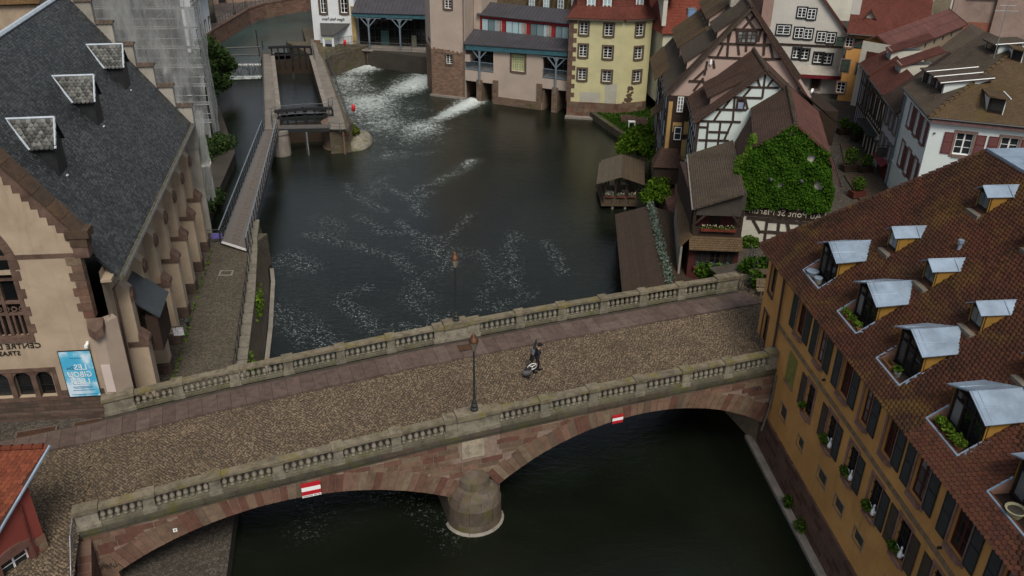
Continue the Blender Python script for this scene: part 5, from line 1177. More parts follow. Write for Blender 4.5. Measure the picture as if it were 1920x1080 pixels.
pipe(tower, [TF.p(tw-.12,.1,18), TF.p(tw-.12,.1,.5)], .07, flat('tan_pipe', (.16,.12,.10), .5, .4))
for q in ((804,72),(806,76)): 
    uu, zz = TL_.hit(*q); mb = MB(); mb.box(TL_, uu-.25, uu+.25, .0, .03, zz-.25, zz+.2); mb.build('slit_window', M_glass, tower)
# ---- mill building between tower and yellow house
MF = Fr.two(G(872.5,187,0), G(1063,213,0)); ml = MF.uv(G(1063,213,0))[0]
mill = thing('mill_house', 'beige mill house with blue steel eaves and a red upper storey', 'building')
u_bl, zb0 = MF.hit(873,83,.3); u_br, zb1 = MF.hit(1064,96,.3); zc0, zc1 = MF.hit(873,93,.3)[1], MF.hit(1064,106,.3)[1]
zb = (zb0+zb1)/2; zc = (zc0+zc1)/2
A1 = MF.hit(925,150)[0]; A2 = MF.hit(1017,150)[0]
zop = MF.hit(900,135)[1]; zop2 = MF.hit(1040,148)[1]; ztop = MF.hit(930,92)[1]
o1 = (0, MF.hit(925,150)[0], MF.hit(900,131)[1], zc); o2 = (MF.hit(1017,150)[0], ml, MF.hit(1040,146)[1], zc)
za1 = MF.hit(900,154)[1]; za2 = MF.hit(1040,168)[1]
gw_ = px_window(MF, mill, 959,102,984,134)
wall(MF, mill, 0, ml, -1, zc, M_beige, [(o1[0]+.02,o1[1],o1[2],o1[3]),(o2[0],o2[1]-.02,o2[2],o2[3]),(.02,o1[1],-1,za1),(o2[0],ml-.02,-1,za2),gw_], .35)
window(MF, mill, *gw_, depth=.3, surm=M_brw, nx=6, ny=7, sash=flat('cream_bars', (.45,.43,.33), .6, .3), gl=glass('yellow_green_glass', (.12,.16,.03), .2), sur=.22, mw=.08, fw=.08)
for (a, b, c, d), cc in ((o1, MF.hit(900,100)[0]), (o2, MF.hit(1044,110)[0])):
    mb = MB(); mb.box(MF, a, b, -2.4, -2.2, c, d); mb.build('loggia_glass', M_glass, mill); mb = MB(); mb.box(MF, a, b, -2.2, -.0, c-.2, c); mb.build('loggia_floor', M_conc, mill)
    mb = MB()
    for x_ in np.arange(a+.3, b, .8): mb.box(MF, x_-.03, x_+.03, -2.2, -2.14, c, d)
    mb.box(MF, a, b, -2.2, -2.14, c+1.3, c+1.36); mb.build('glazing_bars', M_rail, mill, 'stuff')
    mb = MB(); nn = int((b-a)/.13)
    for x_ in np.linspace(a+.05, b-.05, nn): mb.box(MF, x_-.012, x_+.012, -.06, -.03, c, c+.95)
    mb.box(MF, a, b, -.08, -.01, c+.95, c+1.02); mb.box(MF, a, b, -.08, .05, c-.08, c+.03); mb.build('loggia_railing', M_greyst, mill, 'stuff')
    ycolumn(MF, mill, cc, c-1.8, zc, .2)
    # stone pier below, dark race behind
    pz = za1 if cc < ml/2 else za2; mb = MB(); mb.box(MF, cc-.4, cc+.35, -4, .3, -1.5, pz+.3); mb.build('race_pier', M_race, mill)
mb = MB(); mb.box(MF, 0, ml, -6, -4, -1.5, 3); mb.build('race_back_wall', M_race, mill)
mb = MB(); mb.box(MF, o1[1]+.02, o2[0]-.02, -.2, .12, -1.5, 1.0); mb.box(MF, o1[1]-.02, o1[1]+.7, -.2, .15, 1.0, za1+.5); mb.box(MF, o2[0]-.7, o2[0]+.02, -.2, .15, 1.0, za2+.5); mb.build('stone_base', M_race, mill)
for x_ in (o1[1], o2[0]): mb = MB(); mb.box(MF, x_-.3, x_+.25, -4, -.2, -1.5, 2.6); mb.build('race_side_wall', M_race, mill)
mb = MB(); mb.box(MF, u_bl, u_br, .1, .35, (zc0,zc1), (zb0,zb1)); be = mb.build('edge_beam', M_blue, mill)
mb = MB()
for k in range(6):
    for j in (-.2,.2): c_ = 1+(ml-2)*k/5+j; z_ = zb0+(zb1-zb0)*c_/ml-.3; mb.fpoly(MF, [(c_+.07*math.cos(t), z_+.07*math.sin(t)) for t in np.linspace(0,2*math.pi,8)[:-1]], .35, .365)
mb.build('bolt_holes', M_dark, be, 'stuff')
nb = -3.0; zr0 = MF.hit(892,58,nb)[1]; zr1 = MF.hit(1064,69,nb)[1]; zr0 = zr1 = (zr0+zr1)/2
seamroof(MF, mill, 0, ml, .45, zb0+.05, zb1+.05, nb, zr0, zr1, .5)
M_redp = flat('red_panel', (.25,.018,.022), .5, .3, var=.15); zt0 = MF.hit(990,37,nb)[1]
uL = MF.hit(899,45,nb)[0]
mb = MB(); mb.box(MF, uL, ml, nb-.3, nb-.15, zr0-.3, zt0); rs = mb.build('red_upper_storey', M_redp, mill)
nw = 4; ww = (ml-uL)/nw
fR = Fr(MF.p(0,nb-.15,0), MF.u)
for k in range(nw):
    a = uL+.3+k*ww; b = a+ww-.75
    for j in range(3): mb = MB(); mb.box(fR, a+(b-a)*j/3+.03, a+(b-a)*(j+1)/3-.03, .0, .03, zr0-.1, zt0-.45); mb.build('pane', M_glassb, rs)
    mb = MB(); ring(mb, fR, a, b, zr0-.1, zt0-.45, .06, 0, .06); mb.box(fR, a+(b-a)/3-.03, a+(b-a)/3+.03, 0, .05, zr0, zt0-.45); mb.box(fR, a+2*(b-a)/3-.03, a+2*(b-a)/3+.03, 0, .05, zr0, zt0-.45); mb.build('window_frame', M_dark, rs)
    mb = MB(); mb.box(fR, b-.45, b+.2, .035, .05, zr0, zt0-.5); mb.build('pale_curtain', flat('creased_curtain', (.34,.30,.27), .8, .1, var=.5, sc=6), rs)
seamroof(MF, mill, uL-.3, ml, nb+.25, zt0+.05, zt0+.05, nb-3, zt0+1.1, zt0+1.1, .5)
mb = MB(); mb.box(MF, -.2, uL+.2, -9, nb-.2, 3, 17); mb.build('rendered_back_wall', M_beige, mill)
mb = MB(); mb.box(MF, .0, uL, nb, .0, zr0-3.5, zr0-2.6); mb.build('parapet_wall', M_beige, mill)
for q in ((923,3,928,12),(940,-2,946,3)):
    f9 = Fr(MF.p(0,nb-.2,0), MF.u); uu, zz = f9.hit((q[0]+q[2])/2, (q[1]+q[3])/2); 
# mossy roofed house behind with dormer windows
bh = thing('mossy_roof_house', 'house with mossy tiled roof and white dormer windows behind the mill', 'house')
nb2 = -7.5; fB = Fr(MF.p(0,nb2,0), MF.u); u3, z3 = fB.hit(950,24); u4, z4 = fB.hit(1075,30)
M_mossr = tiles_far('mossy_old_tiles', [(.075,.055,.032),(.10,.075,.045),(.085,.06,.035)], moss=.5, mossc=(.075,.062,.018))
slab('roof_plane', [fB.p(u3-6,.3,z3-.3), fB.p(u4+2,.3,z3-.3), fB.p(u4+2,-5,z3+8), fB.p(u3-6,-5,z3+8)], .2, M_mossr, bh)
mb = MB(); mb.box(fB, u3-6, u4+2, -8, 0, 2, z3-.3); mb.build('wall', M_beige, bh)
for x in (997,1024,1051,1077):
    uu, zz = fB.hit(x, 12, .1); mb = MB(); mb.box(fB, uu-.55, uu+.55, -2, .05, zz-1.0, zz+1.6); d_ = mb.build('dormer', M_mossr, bh)
    window(fB, d_, uu-.38, uu+.38, zz-.75, zz+1.1, 0, 0, None, M_white, 2, 4, M_glassb, name='dormer_window') if False else None
    f10 = Fr(fB.p(0,.05,0), fB.u); mb = MB(); ring(mb, f10, uu-.33, uu+.33, zz-.7, zz+1.2, .07, 0, .05); mb.box(f10, uu-.03, uu+.03, 0, .045, zz-.7, zz+1.2)
    for zq in (-.2,.3,.8): mb.box(f10, uu-.33, uu+.33, 0, .04, zz+zq-.02, zz+zq+.02)
    mb.build('dormer_sash', M_white, d_); mb = MB(); mb.box(f10, uu-.33, uu+.33, -.01, .02, zz-.7, zz+1.2); mb.build('pane', M_glassb, d_)
# ---- yellow house
Y1 = Fr.two(G(1062,211,.5), G(1158,213,.72)); y1 = Y1.uv(G(1158,213,.72))[0]; Y2 = Fr.two(G(1158,213,.72), G(1209,207,.72)); y2 = Y2.uv(G(1209,207,.72))[0]
yel = thing('yellow_house', 'pale yellow three-storey house with brown quoins and red mansard roof', 'house')
def yellowm():
    n = N('yellow_render'); v = n.coord('Object'); c = (.50,.47,.27); f = n.noise(v, .45, 6, .65, .4); st = n.noise(n.coord('Object', (1.4,1.4,.25)), 1.0, 5, .7)
    a = n.ramp(f, [(.3, tint(c, .8)), (.65, c)]); a = n.mix(a, (.38,.36,.24), n.ramp(st, [(.52, (0,0,0)), (.78, (.55,)*3)])); n.col(a).rough(.9, .1); return n.m
M_yel = yellowm(); zpl = Y1.hit(1110,192)[1]; zev = Y1.hit(1115,34)[1]
q = lambda L: [(1060+a/4.5, b/4.5, 1060+c/4.5, d/4.5) for a, b, c, d in L]
k_ = dict(surm=M_brw, nx=2, ny=4, sur=.22, proud=.05, rail=True)
px_windows(Y1, yel, q([(123,193,190,290),(117,380,182,478),(108,583,174,674),(332,205,402,302),(322,395,394,492),(314,600,386,690)]), 0, y1, zpl, zev, M_yel, .22, **k_)
px_windows(Y2, yel, q([(597,204,662,302),(585,400,650,495),(571,600,636,690)]), 0, y2, zpl, zev, M_yel, .22, **k_)
for f_, L in ((Y1, y1), (Y2, y2)):
    z = -1.2 if f_ is Y1 else .2; r_i = 0
    mb = MB(); mb.box(f_, 0, L, -.3, .1, -1.5, zpl-.02); mb.build('plinth_core', M_mortar, yel)
    z = 0. if f_ is Y1 else .72
    while z < zpl-.05:
        u = -.2*(r_i % 2); h = min(.62, zpl-z)
        while u < L-.1:
            u2 = min(u+random.uniform(.9,1.5), L); mb = MB(); mb.box(f_, max(u,0)+.01, u2-.01, .0, .13+random.uniform(0,.02), z+.01, z+h-.01); mb.build('plinth_stone', M_sand, yel); u = u2
        z += h; r_i += 1
k = 0; z = zpl
while z < zev-.2:
    mb = MB(); mb.box(Y1, -.12, .85 if k % 2 else .45, -.3, .05, z+.01, z+.54); mb.build('quoin_stone', M_brownst, yel); z += .55; k += 1
mb = MB(); mb.box(Y1, -.1, 4, .1, .9, -1.4, .22); mb.build('footing', M_conc, yel)
uu, zz = Y2.hit(1178,182); mb = MB()
for k in range(26):
    b = random.uniform(-1.35,1.35); a = uu+.35*b+random.uniform(-.55,.45)*(1-.35*abs(b)); b += zz; r_ = random.uniform(.12,.36); mb.fpoly(Y2, [(a+r_*random.uniform(.6,1.2)*math.cos(t), b+r_*random.uniform(.5,1.1)*math.sin(t)) for t in np.linspace(0,2*math.pi,9)[:-1]], -.01, .006+.0006*k)
mb.build('bare_brick_patch', masonry('bare_brick', [(.10,.055,.035),(.14,.08,.05)], .22, .075, (.09,.07,.05)), yel, 'stuff')
uu, zz = Y1.hit(1145,170); mb = MB(); mb.box(Y1, uu-.7, uu+.75, .0, .008, zpl, zz+.9); uu, zz = Y1.hit(1105,182); mb.box(Y1, uu-1.2, uu+1.3, .0, .007, zpl, zz+.6); mb.build('grey_patch', plaster('grey_patch_render', (.38,.37,.31), .2, .3), yel)
M_redr = tiles_far('dark_red_tiles', [(.10,.030,.022),(.14,.045,.03),(.12,.036,.026)], moss=.1, dark=.35, lich=.05)
a0, a1, a2 = Y1.p(-.5,.45,zev), Y1.p(y1,.45,zev), Y2.p(y2+.4,.45,zev)
a1 = tuple((np.array(Y1.p(y1,.45,zev))+np.array(Y2.p(0,.45,zev)))/2)
b0, b1, b2 = Y1.p(.6,-.9,zev+1.2), Y1.p(y1,-.9,zev+1.2), Y2.p(y2,-.9,zev+1.2)
c0, c1, c2 = Y1.p(1.2,-2.3,zev+5.5), Y1.p(y1,-2.3,zev+5.5), Y2.p(y2,-2.3,zev+5.5)
slab('roof_skirt', [a0,a1,b1,b0], .15, M_redr, yel); slab('roof_skirt', [a1,a2,b2,b1], .15, M_redr, yel); slab('mansard_plane', [b0,b1,c1,c0], .15, M_redr, yel); slab('mansard_plane', [b1,b2,c2,c1], .15, M_redr, yel)
mb = MB(); mb.add([Y1.p(-.45,.4,zev),b0,c0,Y1.p(1.2,-9,zev+5.5),Y1.p(-.45,-9,zev)], [(0,1,2,3,4)]); mb.build('roof_end_plane', M_redr, yel)
mb = MB(); mb.box(Y1, 0, y1, -8, -.25, 1, zev+.2); mb.box(Y1, .05, .1, -8, 0, 0, zev); mb.build('body', M_yel, yel)
mb = MB(); mb.box(Y1, -.5, y1, .0, .42, zev-.22, zev-.06); mb.box(Y2, 0, y2, 0, .42, zev-.22, zev-.06); mb.build('eaves_board', M_brw, yel)
for x, y, fr in ((1108.5,7,Y1),(1138.5,8,Y1),(1199,8,Y2)):
    f11 = Fr(fr.p(0,-.95,0), fr.u); uu, zz = f11.hit(x, y); mb = MB(); mb.box(f11, uu-.75, uu+.75, -2, 0, zz-.9, zz+2.2); d_ = mb.build('dormer', M_redr, yel)
    mb = MB(); ring(mb, f11, uu-.4, uu+.4, zz-.65, zz+1.6, .1, 0, .06); mb.box(f11, uu-.05, uu+.05, 0, .05, zz-.65, zz+1.6)
    for zq in (0,.55,1.1): mb.box(f11, uu-.4, uu+.4, 0, .045, zz+zq-.02, zz+zq+.02)
    mb.build('dormer_sash', M_white, d_); mb = MB(); mb.box(f11, uu-.4, uu+.4, 0, .02, zz-.65, zz+1.6); mb.build('pane', M_glassb, d_)
    mb = MB(); mb.box(f11, uu-.6, uu+.6, -.05, .12, zz-.9, zz-.78); mb.build('sill', M_zinc, d_)
# lawn wall and garden bits
t = thing('lawn_wall', 'low stone retaining wall at the edge of the riverside lawn', 'wall')
for a, b in zip(LW[:-1], LW[1:]):
    f = Fr.two(a, b); L = math.hypot(*(b-a)[:2]); n = max(1, int(L/1.8))
    for i in range(n): mb = MB(); mb.box(f, L*i/n+.01, L*(i+1)/n-.01, -.45, .1, -1.5, .82+random.uniform(-.02,.02)); mb.build('wall_stone', M_cor, t)
def box_thing(name, label, cat, c, sx, sy, sz, mat, rz=0., group=None, parts=()):
    t = thing(name, label, cat, group, loc=c, rz=rz); f = Fr((0,0), (1,0)); mb = MB(); mb.box(f, -sx/2, sx/2, -sy/2, sy/2, 0, sz); mb.build('body', mat, t); return t
for k, (x, y) in enumerate(((1177,227),(1200,231))):
    t = thing('stone_trough', ['dark stone trough on the lawn, the one nearer the water','dark stone trough on the lawn, the one nearer the houses'][k], 'trough', 'troughs on the lawn', loc=G(x,y,.75)); f = Fr((0,0), (1,-.1)); mb = MB()
    for e in ((-.85,.85,-.5,-.36),(-.85,.85,.36,.5),(-.85,-.7,-.36,.36),(.7,.85,-.36,.36)): mb.box(f, *e, 0, .6)
    mb.build('rim', M_brownst, t); mb = MB(); mb.box(f, -.7, .7, -.36, .36, 0, .4); mb.build('soil', M_soil, t)
t = thing('white_stool', 'small white painted stool on the lawn', 'stool', loc=G(1184,237,.75)); f = Fr((0,0), (1,0)); mb = MB(); mb.box(f, -.4, .4, -.3, .3, .55, .63); mb.build('seat', M_white, t)
for sx in (-.35,.35):
    for sy in (-.25,.25): mb = MB(); mb.box(f, sx-.05, sx+.05, sy-.05, sy+.05, 0, .55); mb.build('leg', M_white, t)
# ================================================================== left channel: lock, weir, footbridge, scaffolded house
ZL = 2.9
def GP(x, y, z=ZL): return G(x, y, z)
# lock islands (masonry) and chamber
land('lock_left_pier', [GP(496,246)[:2], GP(524,246)[:2], GP(526,204)[:2], GP(513,101)[:2], GP(491,98)[:2]], ZL, M_quay)
rpier = [GP(617,241)[:2], GP(655,238)[:2], GP(655,226)[:2], GP(643,204)[:2], GP(609,112)[:2], GP(622,104)[:2], G(690,90,2.5)[:2], (-24,131), (-34,131), GP(581,101)[:2], GP(584,112)[:2], GP(611,203)[:2]]
land('lock_right_pier', rpier, ZL-.02, M_quay)
land('kiosk_bank', [G(567,54,2.87)[:2], G(578,92,2.87)[:2], G(584,99,2.87)[:2], G(606,99,2.87)[:2], G(606,62,2.87)[:2], G(590,48,2.87)[:2]], 2.87, M_quay)
def sheet(name, pts, z, mat):
    mb = MB(); mb.add([(p[0],p[1],z) for p in pts], [tuple(range(len(pts)))]); o = mb.build(name, mat); 
    if o.data.polygons[0].normal.z < 0: o.data.flip_normals()
    return setm(o)
M_walk = flat('walkway_concrete', (.165,.15,.13), .9, .1, var=.25, sc=.8)
sheet('lock_left_walkway', [GP(496.5,243)[:2], GP(522,243)[:2], GP(521,204)[:2], GP(509.5,102)[:2], GP(493.5,102)[:2]], ZL+.02, M_walk)
sheet('lock_right_walkway', [GP(617,243)[:2], GP(650,243)[:2], GP(638,204)[:2], GP(606,114)[:2], GP(598,100)[:2], GP(590,72)[:2], GP(583,74)[:2], GP(586,112)[:2], GP(613,203)[:2]], ZL+.02, M_walk)
sheet('kiosk_verge', [GP(600,103)[:2], GP(626,96)[:2], GP(664,92)[:2], GP(668,86)[:2], GP(594,82)[:2]], ZL+.015, flat('dry_verge', (.10,.085,.05), .95, .1, var=.5, sc=1))
for nm, x0, x1, y0, y1, lab in (('lock_edge', 511,522.5,101,204,'pale coping kerb along the left side of the lock chamber'), ('lock_edge', 583.5,611.5,106,203,'pale coping kerb along the right side of the lock chamber')):
    t = thing(nm, lab, 'kerb', 'coping kerbs of the lock chamber'); a, b = GP(x0,y0), GP(x1,y1); f = Fr.two(a, b); L = math.hypot(*(b-a)[:2]); n = int(L/1.6)
    for i in range(n): mb = MB(); mb.box(f, L*i/n+.01, L*(i+1)/n-.01, -.25, .25, ZL+.01, ZL+.16); mb.build('kerb_stone', M_conc, t)
M_gate = wood('black_lock_timber', (.018,.018,.02))
def gate(label, pts, top, h, rails):
    "mitred pair of lock gate leaves, pts = left hinge, mitre, right hinge"
    t = thing('lock_gate', label, 'lock gate', 'lock gates')
    for a, b in zip(pts[:-1], pts[1:]):
        f = Fr.two(a, b); L = math.hypot(*(np.array(b)-np.array(a))[:2]); mb = MB()
        mb.box(f, -.2, L, -.22, .22, top-.28, top); mb.box(f, 0, L, -.12, .12, top-h*.45, top-h*.45+.22); mb.build('balance_beam', M_gate, t)
        for k in range(4): mb = MB(); x_ = L*(.03+.31*k); mb.box(f, x_, x_+.2, -.13, .13, top-h, top-.285); mb.build('gate_post', M_gate, t)
        mb = MB(); mb.box(f, .1, L-.1, -.09, -.02, -1, top-h*.62); mb.build('gate_planking', wood('rusty_planks', (.035,.024,.016)), t)
        if rails: mb = MB(); mb.tube([f.p(0,.3,top+.5), f.p(L,.3,top+.5)], .03, 5); mb.tube([f.p(0,.3,top-.5), f.p(L,.3,top-.5)], .03, 5); mb.build('hand_rail', M_rail, t)
gate('black timber upper lock gates with open frames', [GP(507,98,3.5), GP(545,95,3.6), GP(584,97,3.5)], 4.3, 3.0, False)
gate('black timber lower lock gates beside the plank walkway', [GP(519,219,3.2), GP(570,211,3.4), GP(624,213,3.2)], 3.95, 2.6, True)
up = MB(); 
# water levels: chamber, upstream basin, fall
M_up = water('upstream_water', (.025,.05,.05))
sheet('lock_chamber_water', [G(522,214,.4)[:2], G(616,214,.4)[:2], G(586,118,.4)[:2], G(512,118,.4)[:2]], .42, water('lock_water', (.012,.014,.013)))
sheet('upstream_water', [q[:2] for q in UQ]+[(-24,200),(-28,140),G(566,58,1.8)[:2],G(579,92,1.8)[:2],G(584,98,1.8)[:2],G(507,99,1.8)[:2],G(491,99,1.8)[:2],G(489,117,1.8)[:2],G(430,118,1.8)[:2]], 1.8, M_up)
t = thing('weir', 'small weir with falling water across the left channel', 'weir'); a, b = G(429,118,1.8), G(490,117,1.8); f = Fr.two(a, b); L = math.hypot(*(b-a)[:2])
mb = MB(); mb.box(f, 0, L, -.4, .1, -1.5, 1.72); mb.build('sill', M_quay, t)
mb = MB(); n = 60; prof = [(.1,1.82),(.3,1.7),(.45,1.2),(.55,.5),(.6,-.1)]
vs = [f.p(L*i/n, nn+.05*random.random(), z) for i in range(n+1) for nn, z in prof]; mb.add(vs, [(i*5+j,(i+1)*5+j,(i+1)*5+j+1,i*5+j+1) for i in range(n) for j in range(4)]); mb.sm = True
nf = N('falling_water'); v_ = nf.coord('Object', (3,3,.15)); nf.col(nf.ramp(nf.noise(v_, 3, 6, .8), [(.4, (.02,.025,.03)), (.7, (.16,.18,.19))])).rough(.2, .5); mb.build('fall', nf.m, t)
mb = MB(); P = []
for i in range(n+1):
    for j in range(7): P.append(f.p(L*i/n, .55+j*.28, .06+.12*random.random()*(1-j/7)))
mb.add(P, [(i*7+j,(i+1)*7+j,(i+1)*7+j+1,i*7+j+1) for i in range(n) for j in range(6)]); mb.sm = True
nf = N('weir_foam'); v_ = nf.coord('Object'); nf.col(nf.ramp(nf.noise(v_, 1.6, 8, .8, 1), [(.42, (.02,.025,.02)), (.58, (.5,.55,.55))])).rough(.5, .4); mb.build('foam', nf.m, t)
t = thing('weir_gantry', 'dark steel beams and winch posts spanning the left channel above the weir', 'gantry')
for y0, z_ in ((89,3.4),(103,2.6)):
    a, b = G(421,y0+1,z_), G(489,y0-1,z_); mb = MB(); mb.tube([a, b], .11, 6); mb.build('beam', M_dark, t)
for x, y in ((484,90),(487,106),(493,92)): p = G(x, y, 2.9); mb = MB(); mb.tube([p, p+[0,0,2.6 if x == 484 else 1.2]], .08, 6); mb.build('post', M_dark, t)
# plank walkway by the lower gates
t = thing('plank_walkway', 'grey slatted walkway crossing the lock below the lower gates', 'walkway'); a, b = GP(523,240,2.9), GP(620,238,2.9); f = Fr.two(a, b); L = math.hypot(*(b-a)[:2]); n = 34
for i in range(n): mb = MB(); mb.box(f, L*i/n+.015, L*(i+1)/n-.015, -.6, .6, 2.95, 3.02); mb.build('plank', flat('grey_planks', (.10,.095,.09), .85, .15), t)
mb = MB(); mb.box(f, 0, L, .5, .6, 2.55, 2.94); mb.box(f, 0, L, -.6, -.5, 2.55, 2.94); mb.build('girder', M_dark, t)
mb = MB(); p = G(575,248,2.6); mb.tube([p, p-[0,0,2.6]], .05, 6); mb.build('gauge_pole', flat('pale_pole', (.22,.21,.2), .7, .2), t)
railing('grey pipe railing along the river edge of the right lock walkway', [GP(611,106), GP(632,165), GP(655,232), GP(661,246)], 1.05, 1.6, 2)
railing('grey pipe railing on the rounded right lock head', [GP(618,246), GP(638,249), GP(658,244)], 1.0, .9, 2)
railing('grey pipe railing on the far side of the left lock walkway', [GP(492,102), GP(495,170), GP(497,240)], 1.0, 2.2, 1)
railing('short grey railing by the right hinge of the lower gates', [GP(617,222), GP(617,203), GP(624,200)], 1.1, .9, 2)
railing('short grey railing by the left hinge of the lower gates', [GP(511,240), GP(510,222), GP(518,218)], 1.1, .9, 2)
railing('short grey railing round the right hinge of the upper gates', [GP(590,112), GP(587,97), GP(580,96)], 1.2, .8, 2)
railing('grey railing on the stone wall beside the mill race', [GP(613,108), GP(640,97), GP(668,90)], 1.05, 1.3, 2)
lifebuoy('red lifebuoy box on the river side of the lock', GP(659,222)+np.array([.3,0,.9]))
t = thing('pier_head', 'rounded stone head of the right lock pier with fender post', 'pier'); c = G(626,284,0); mb = MB(); mb.lathe([(1.75,-1.5),(1.75,.1),(1.6,.15),(1.6,2.55),(1.75,2.6),(1.75,2.86)], 18, (c[0]+.25,c[1]+1.75,0)); mb.build('drum', M_race, t)
mb = MB(); p = G(647,289,0); mb.tube([p, p+[0,0,2.6]], .12, 6); mb.build('fender_post', flat('pinkish_post', (.16,.10,.08), .8, .1), t)
t = thing('pier_head', 'rounded pale stone head of the left lock pier under the footbridge', 'pier'); c = G(527,297,0); mb = MB(); mb.lathe([(1.0,-1.5),(1.0,2.4),(1.1,2.45),(1.1,2.8)], 16, (c[0]-.2,c[1]+1.3,0)); mb.build('drum', M_conc, t)
t = thing('signal_light', 'small red navigation light on the right lock head', 'signal', loc=GP(651,252,2.3)); f = Fr((0,0), (1,0)); mb = MB(); mb.box(f, -.16, .16, -.05, .1, -.25, .25); mb.build('box', M_dark, t); mb = MB(); mb.lathe([(.08,0),(.08,.04)], 8, (0,-.12,.05)); mb.build('lens', flat('red_lens', (.5,.02,.03), .3, .5), t)
t = thing('rock_mound', 'pale mossy stone apron at the foot of the right lock head', 'rock'); mb = MB(); mb.sm = True; c = G(668,276,0)
mb.lathe([(2.3,-1),(2.25,.3),(1.9,.75),(1.2,.95),(.1,1.05)], 16, (c[0]-.1,c[1]+1.4,0), .75, 1.25); mb.build('apron', stones('pale_rock', [(.24,.22,.18)], moss=.55, mossc=(.06,.075,.015)), t)
clump('bush', 'yellow-green bush on the stone apron of the right lock head', 'bush', (c[0]-.5, c[1]+1.3, .9), [((0,0,.45),(.8,1.2,.5)),((-.3,.9,.7),(.5,.6,.4))], 420, .2, leafmat('yellow_bush', [(.03,.04,.006),(.06,.08,.01),(.10,.11,.02)]))
# ---- footbridge
fb = thing('footbridge', 'straight grey steel footbridge with plank deck linking promenade and lock', 'footbridge')
n0, n1, f0_, f1_ = GP(415,455,3.0), GP(462,470,3.0), GP(494,246,3.05), GP(520,243,3.05)
slabp = [n0, n1, f1_, f0_]; slab('deck', slabp, .12, flat('footbridge_deck', (.115,.105,.098), .8, .2, var=.12), fb)
nb_ = 46; M_fpl = flat('footbridge_planks', (.12,.105,.092), .85, .15)
for i in range(nb_):
    t0, t1 = (i+.06)/nb_, (i+.94)/nb_; L0, L1 = n0*(1-t0)+f0_*t0, n0*(1-t1)+f0_*t1; R0, R1 = n1*(1-t0)+f1_*t0, n1*(1-t1)+f1_*t1
    q_ = [L0*.66+R0*.34, L0*.34+R0*.66, L1*.34+R1*.66, L1*.66+R1*.34]; mb = MB(); mb.prism([p+[0,0,.005] for p in q_], (0,0,.02)); mb.build('deck_plank', M_fpl, fb)
mb = MB(); mb.prism([n0+[0,-.1,.004], n1+[0,-.1,.004], n1+[0,.25,.004], n0+[0,.25,.004]], (0,0,.03)); mb.build('threshold_plate', flat('pale_threshold', (.45,.45,.44), .6, .3), fb)
for a, b, s in ((n0, f0_, -1), (n1, f1_, 1)):
    d = b-a; mb = MB(); mb.prism([a-[0,0,.75], b-[0,0,.6], b-[0,0,.02], a-[0,0,.02]], (.1*s,0,0)); mb.build('side_girder', M_rail, fb)
    n = 21
    for i in range(n+1): p = a+d*i/n; mb = MB(); mb.tube([p+[.05*s,0,-.1], p+[.05*s,0,1.1]], .045, 5); mb.build('railing_post', M_dark, fb)
    for z in (1.12, .75, .4): mb = MB(); mb.tube([a+[.05*s,0,z], b+[.05*s,0,z]], .05 if z > 1 else .018, 5); mb.build('hand_rail', M_rail if z < 1 else flat('steel_blue_rail', (.16,.19,.22), .4, .5), fb)
t = railing('black railing panel with a purple sign at the footbridge landing', [GP(390,456,2.8), GP(413,454,2.8)], 1.1, .9, 3, mat=M_dark); f = Fr.two(GP(390,456,2.8), GP(413,454,2.8)); mb = MB(); mb.box(f, .35, 1.15, .03, .06, 3.15, 3.6); mb.build('sign_panel', flat('purple_sign', (.14,.12,.38), .5, .3, var=.5, sc=8), t)
railing('thin dark railing along the promenade quay wall', [np.array([*(QT[0][:2]-np.array([.5,-.2])),2.9]), np.array([*(QT[1][:2]-np.array([.55,0])),2.9]), np.array([*(QT[2][:2]-np.array([.55,0])),2.9]), np.array([*(Q0[:2]-np.array([.5,0])),2.9])], 1.0, 1.5, 1, mat=M_dark)
t = thing('manhole', 'square pale manhole cover in the promenade paving', 'manhole', loc=G(424,512,2.82)); f = Fr((0,0), (1,.1)); mb = MB(); ring(mb, f, 0,0,0,0,0,0,0) if False else None
mb = MB(); mb.box(f, -.5, .5, -.42, .42, 0, .02); mb.build('frame', M_conc, t); mb = MB(); mb.box(f, -.38, .38, -.3, .3, .0, .026); mb.build('lid', M_prom, t)
t = thing('hydrant', 'small red hydrant at the foot of a hall buttress', 'hydrant', loc=G(371,486,2.8)); mb = MB(); mb.lathe([(.11,0),(.11,.55),(.14,.6),(.1,.75),(.02,.8)], 9); mb.build('barrel', MATS['signal_red'], t)
mb = MB(); mb.tube([(-.2,0,.5),(.2,0,.5)], .05, 6); mb.build('outlets', MATS['signal_red'], t)
# weeds along the wall foot
P = []
for i in range(150):
    t_ = random.random(); p = np.array(CSF.p(2+t_*20, 1.12+random.random()*.25, 2.85)); P.append(p+[0,0,random.random()*.2])
wd = leaves('weeds', np.array(P), .14, L_lime, None); wd['kind'] = 'stuff'; wd['label'] = 'weeds along the foot of the hall'
# moss/plants on quay wall
P = [np.array([QT[1][0]*(1-t_)+QT[2][0]*t_+random.uniform(.1,.5), QT[1][1]*(1-t_)+QT[2][1]*t_, random.uniform(1.8,2.9)]) for t_ in list(np.random.default_rng(3).normal(.02,.09,150))+list(np.random.default_rng(4).normal(.97,.05,90))]
wd = leaves('wall_weeds', np.array(P), .18, L_lime, None); wd['kind'] = 'stuff'; wd['label'] = 'green weeds growing from the quay wall'
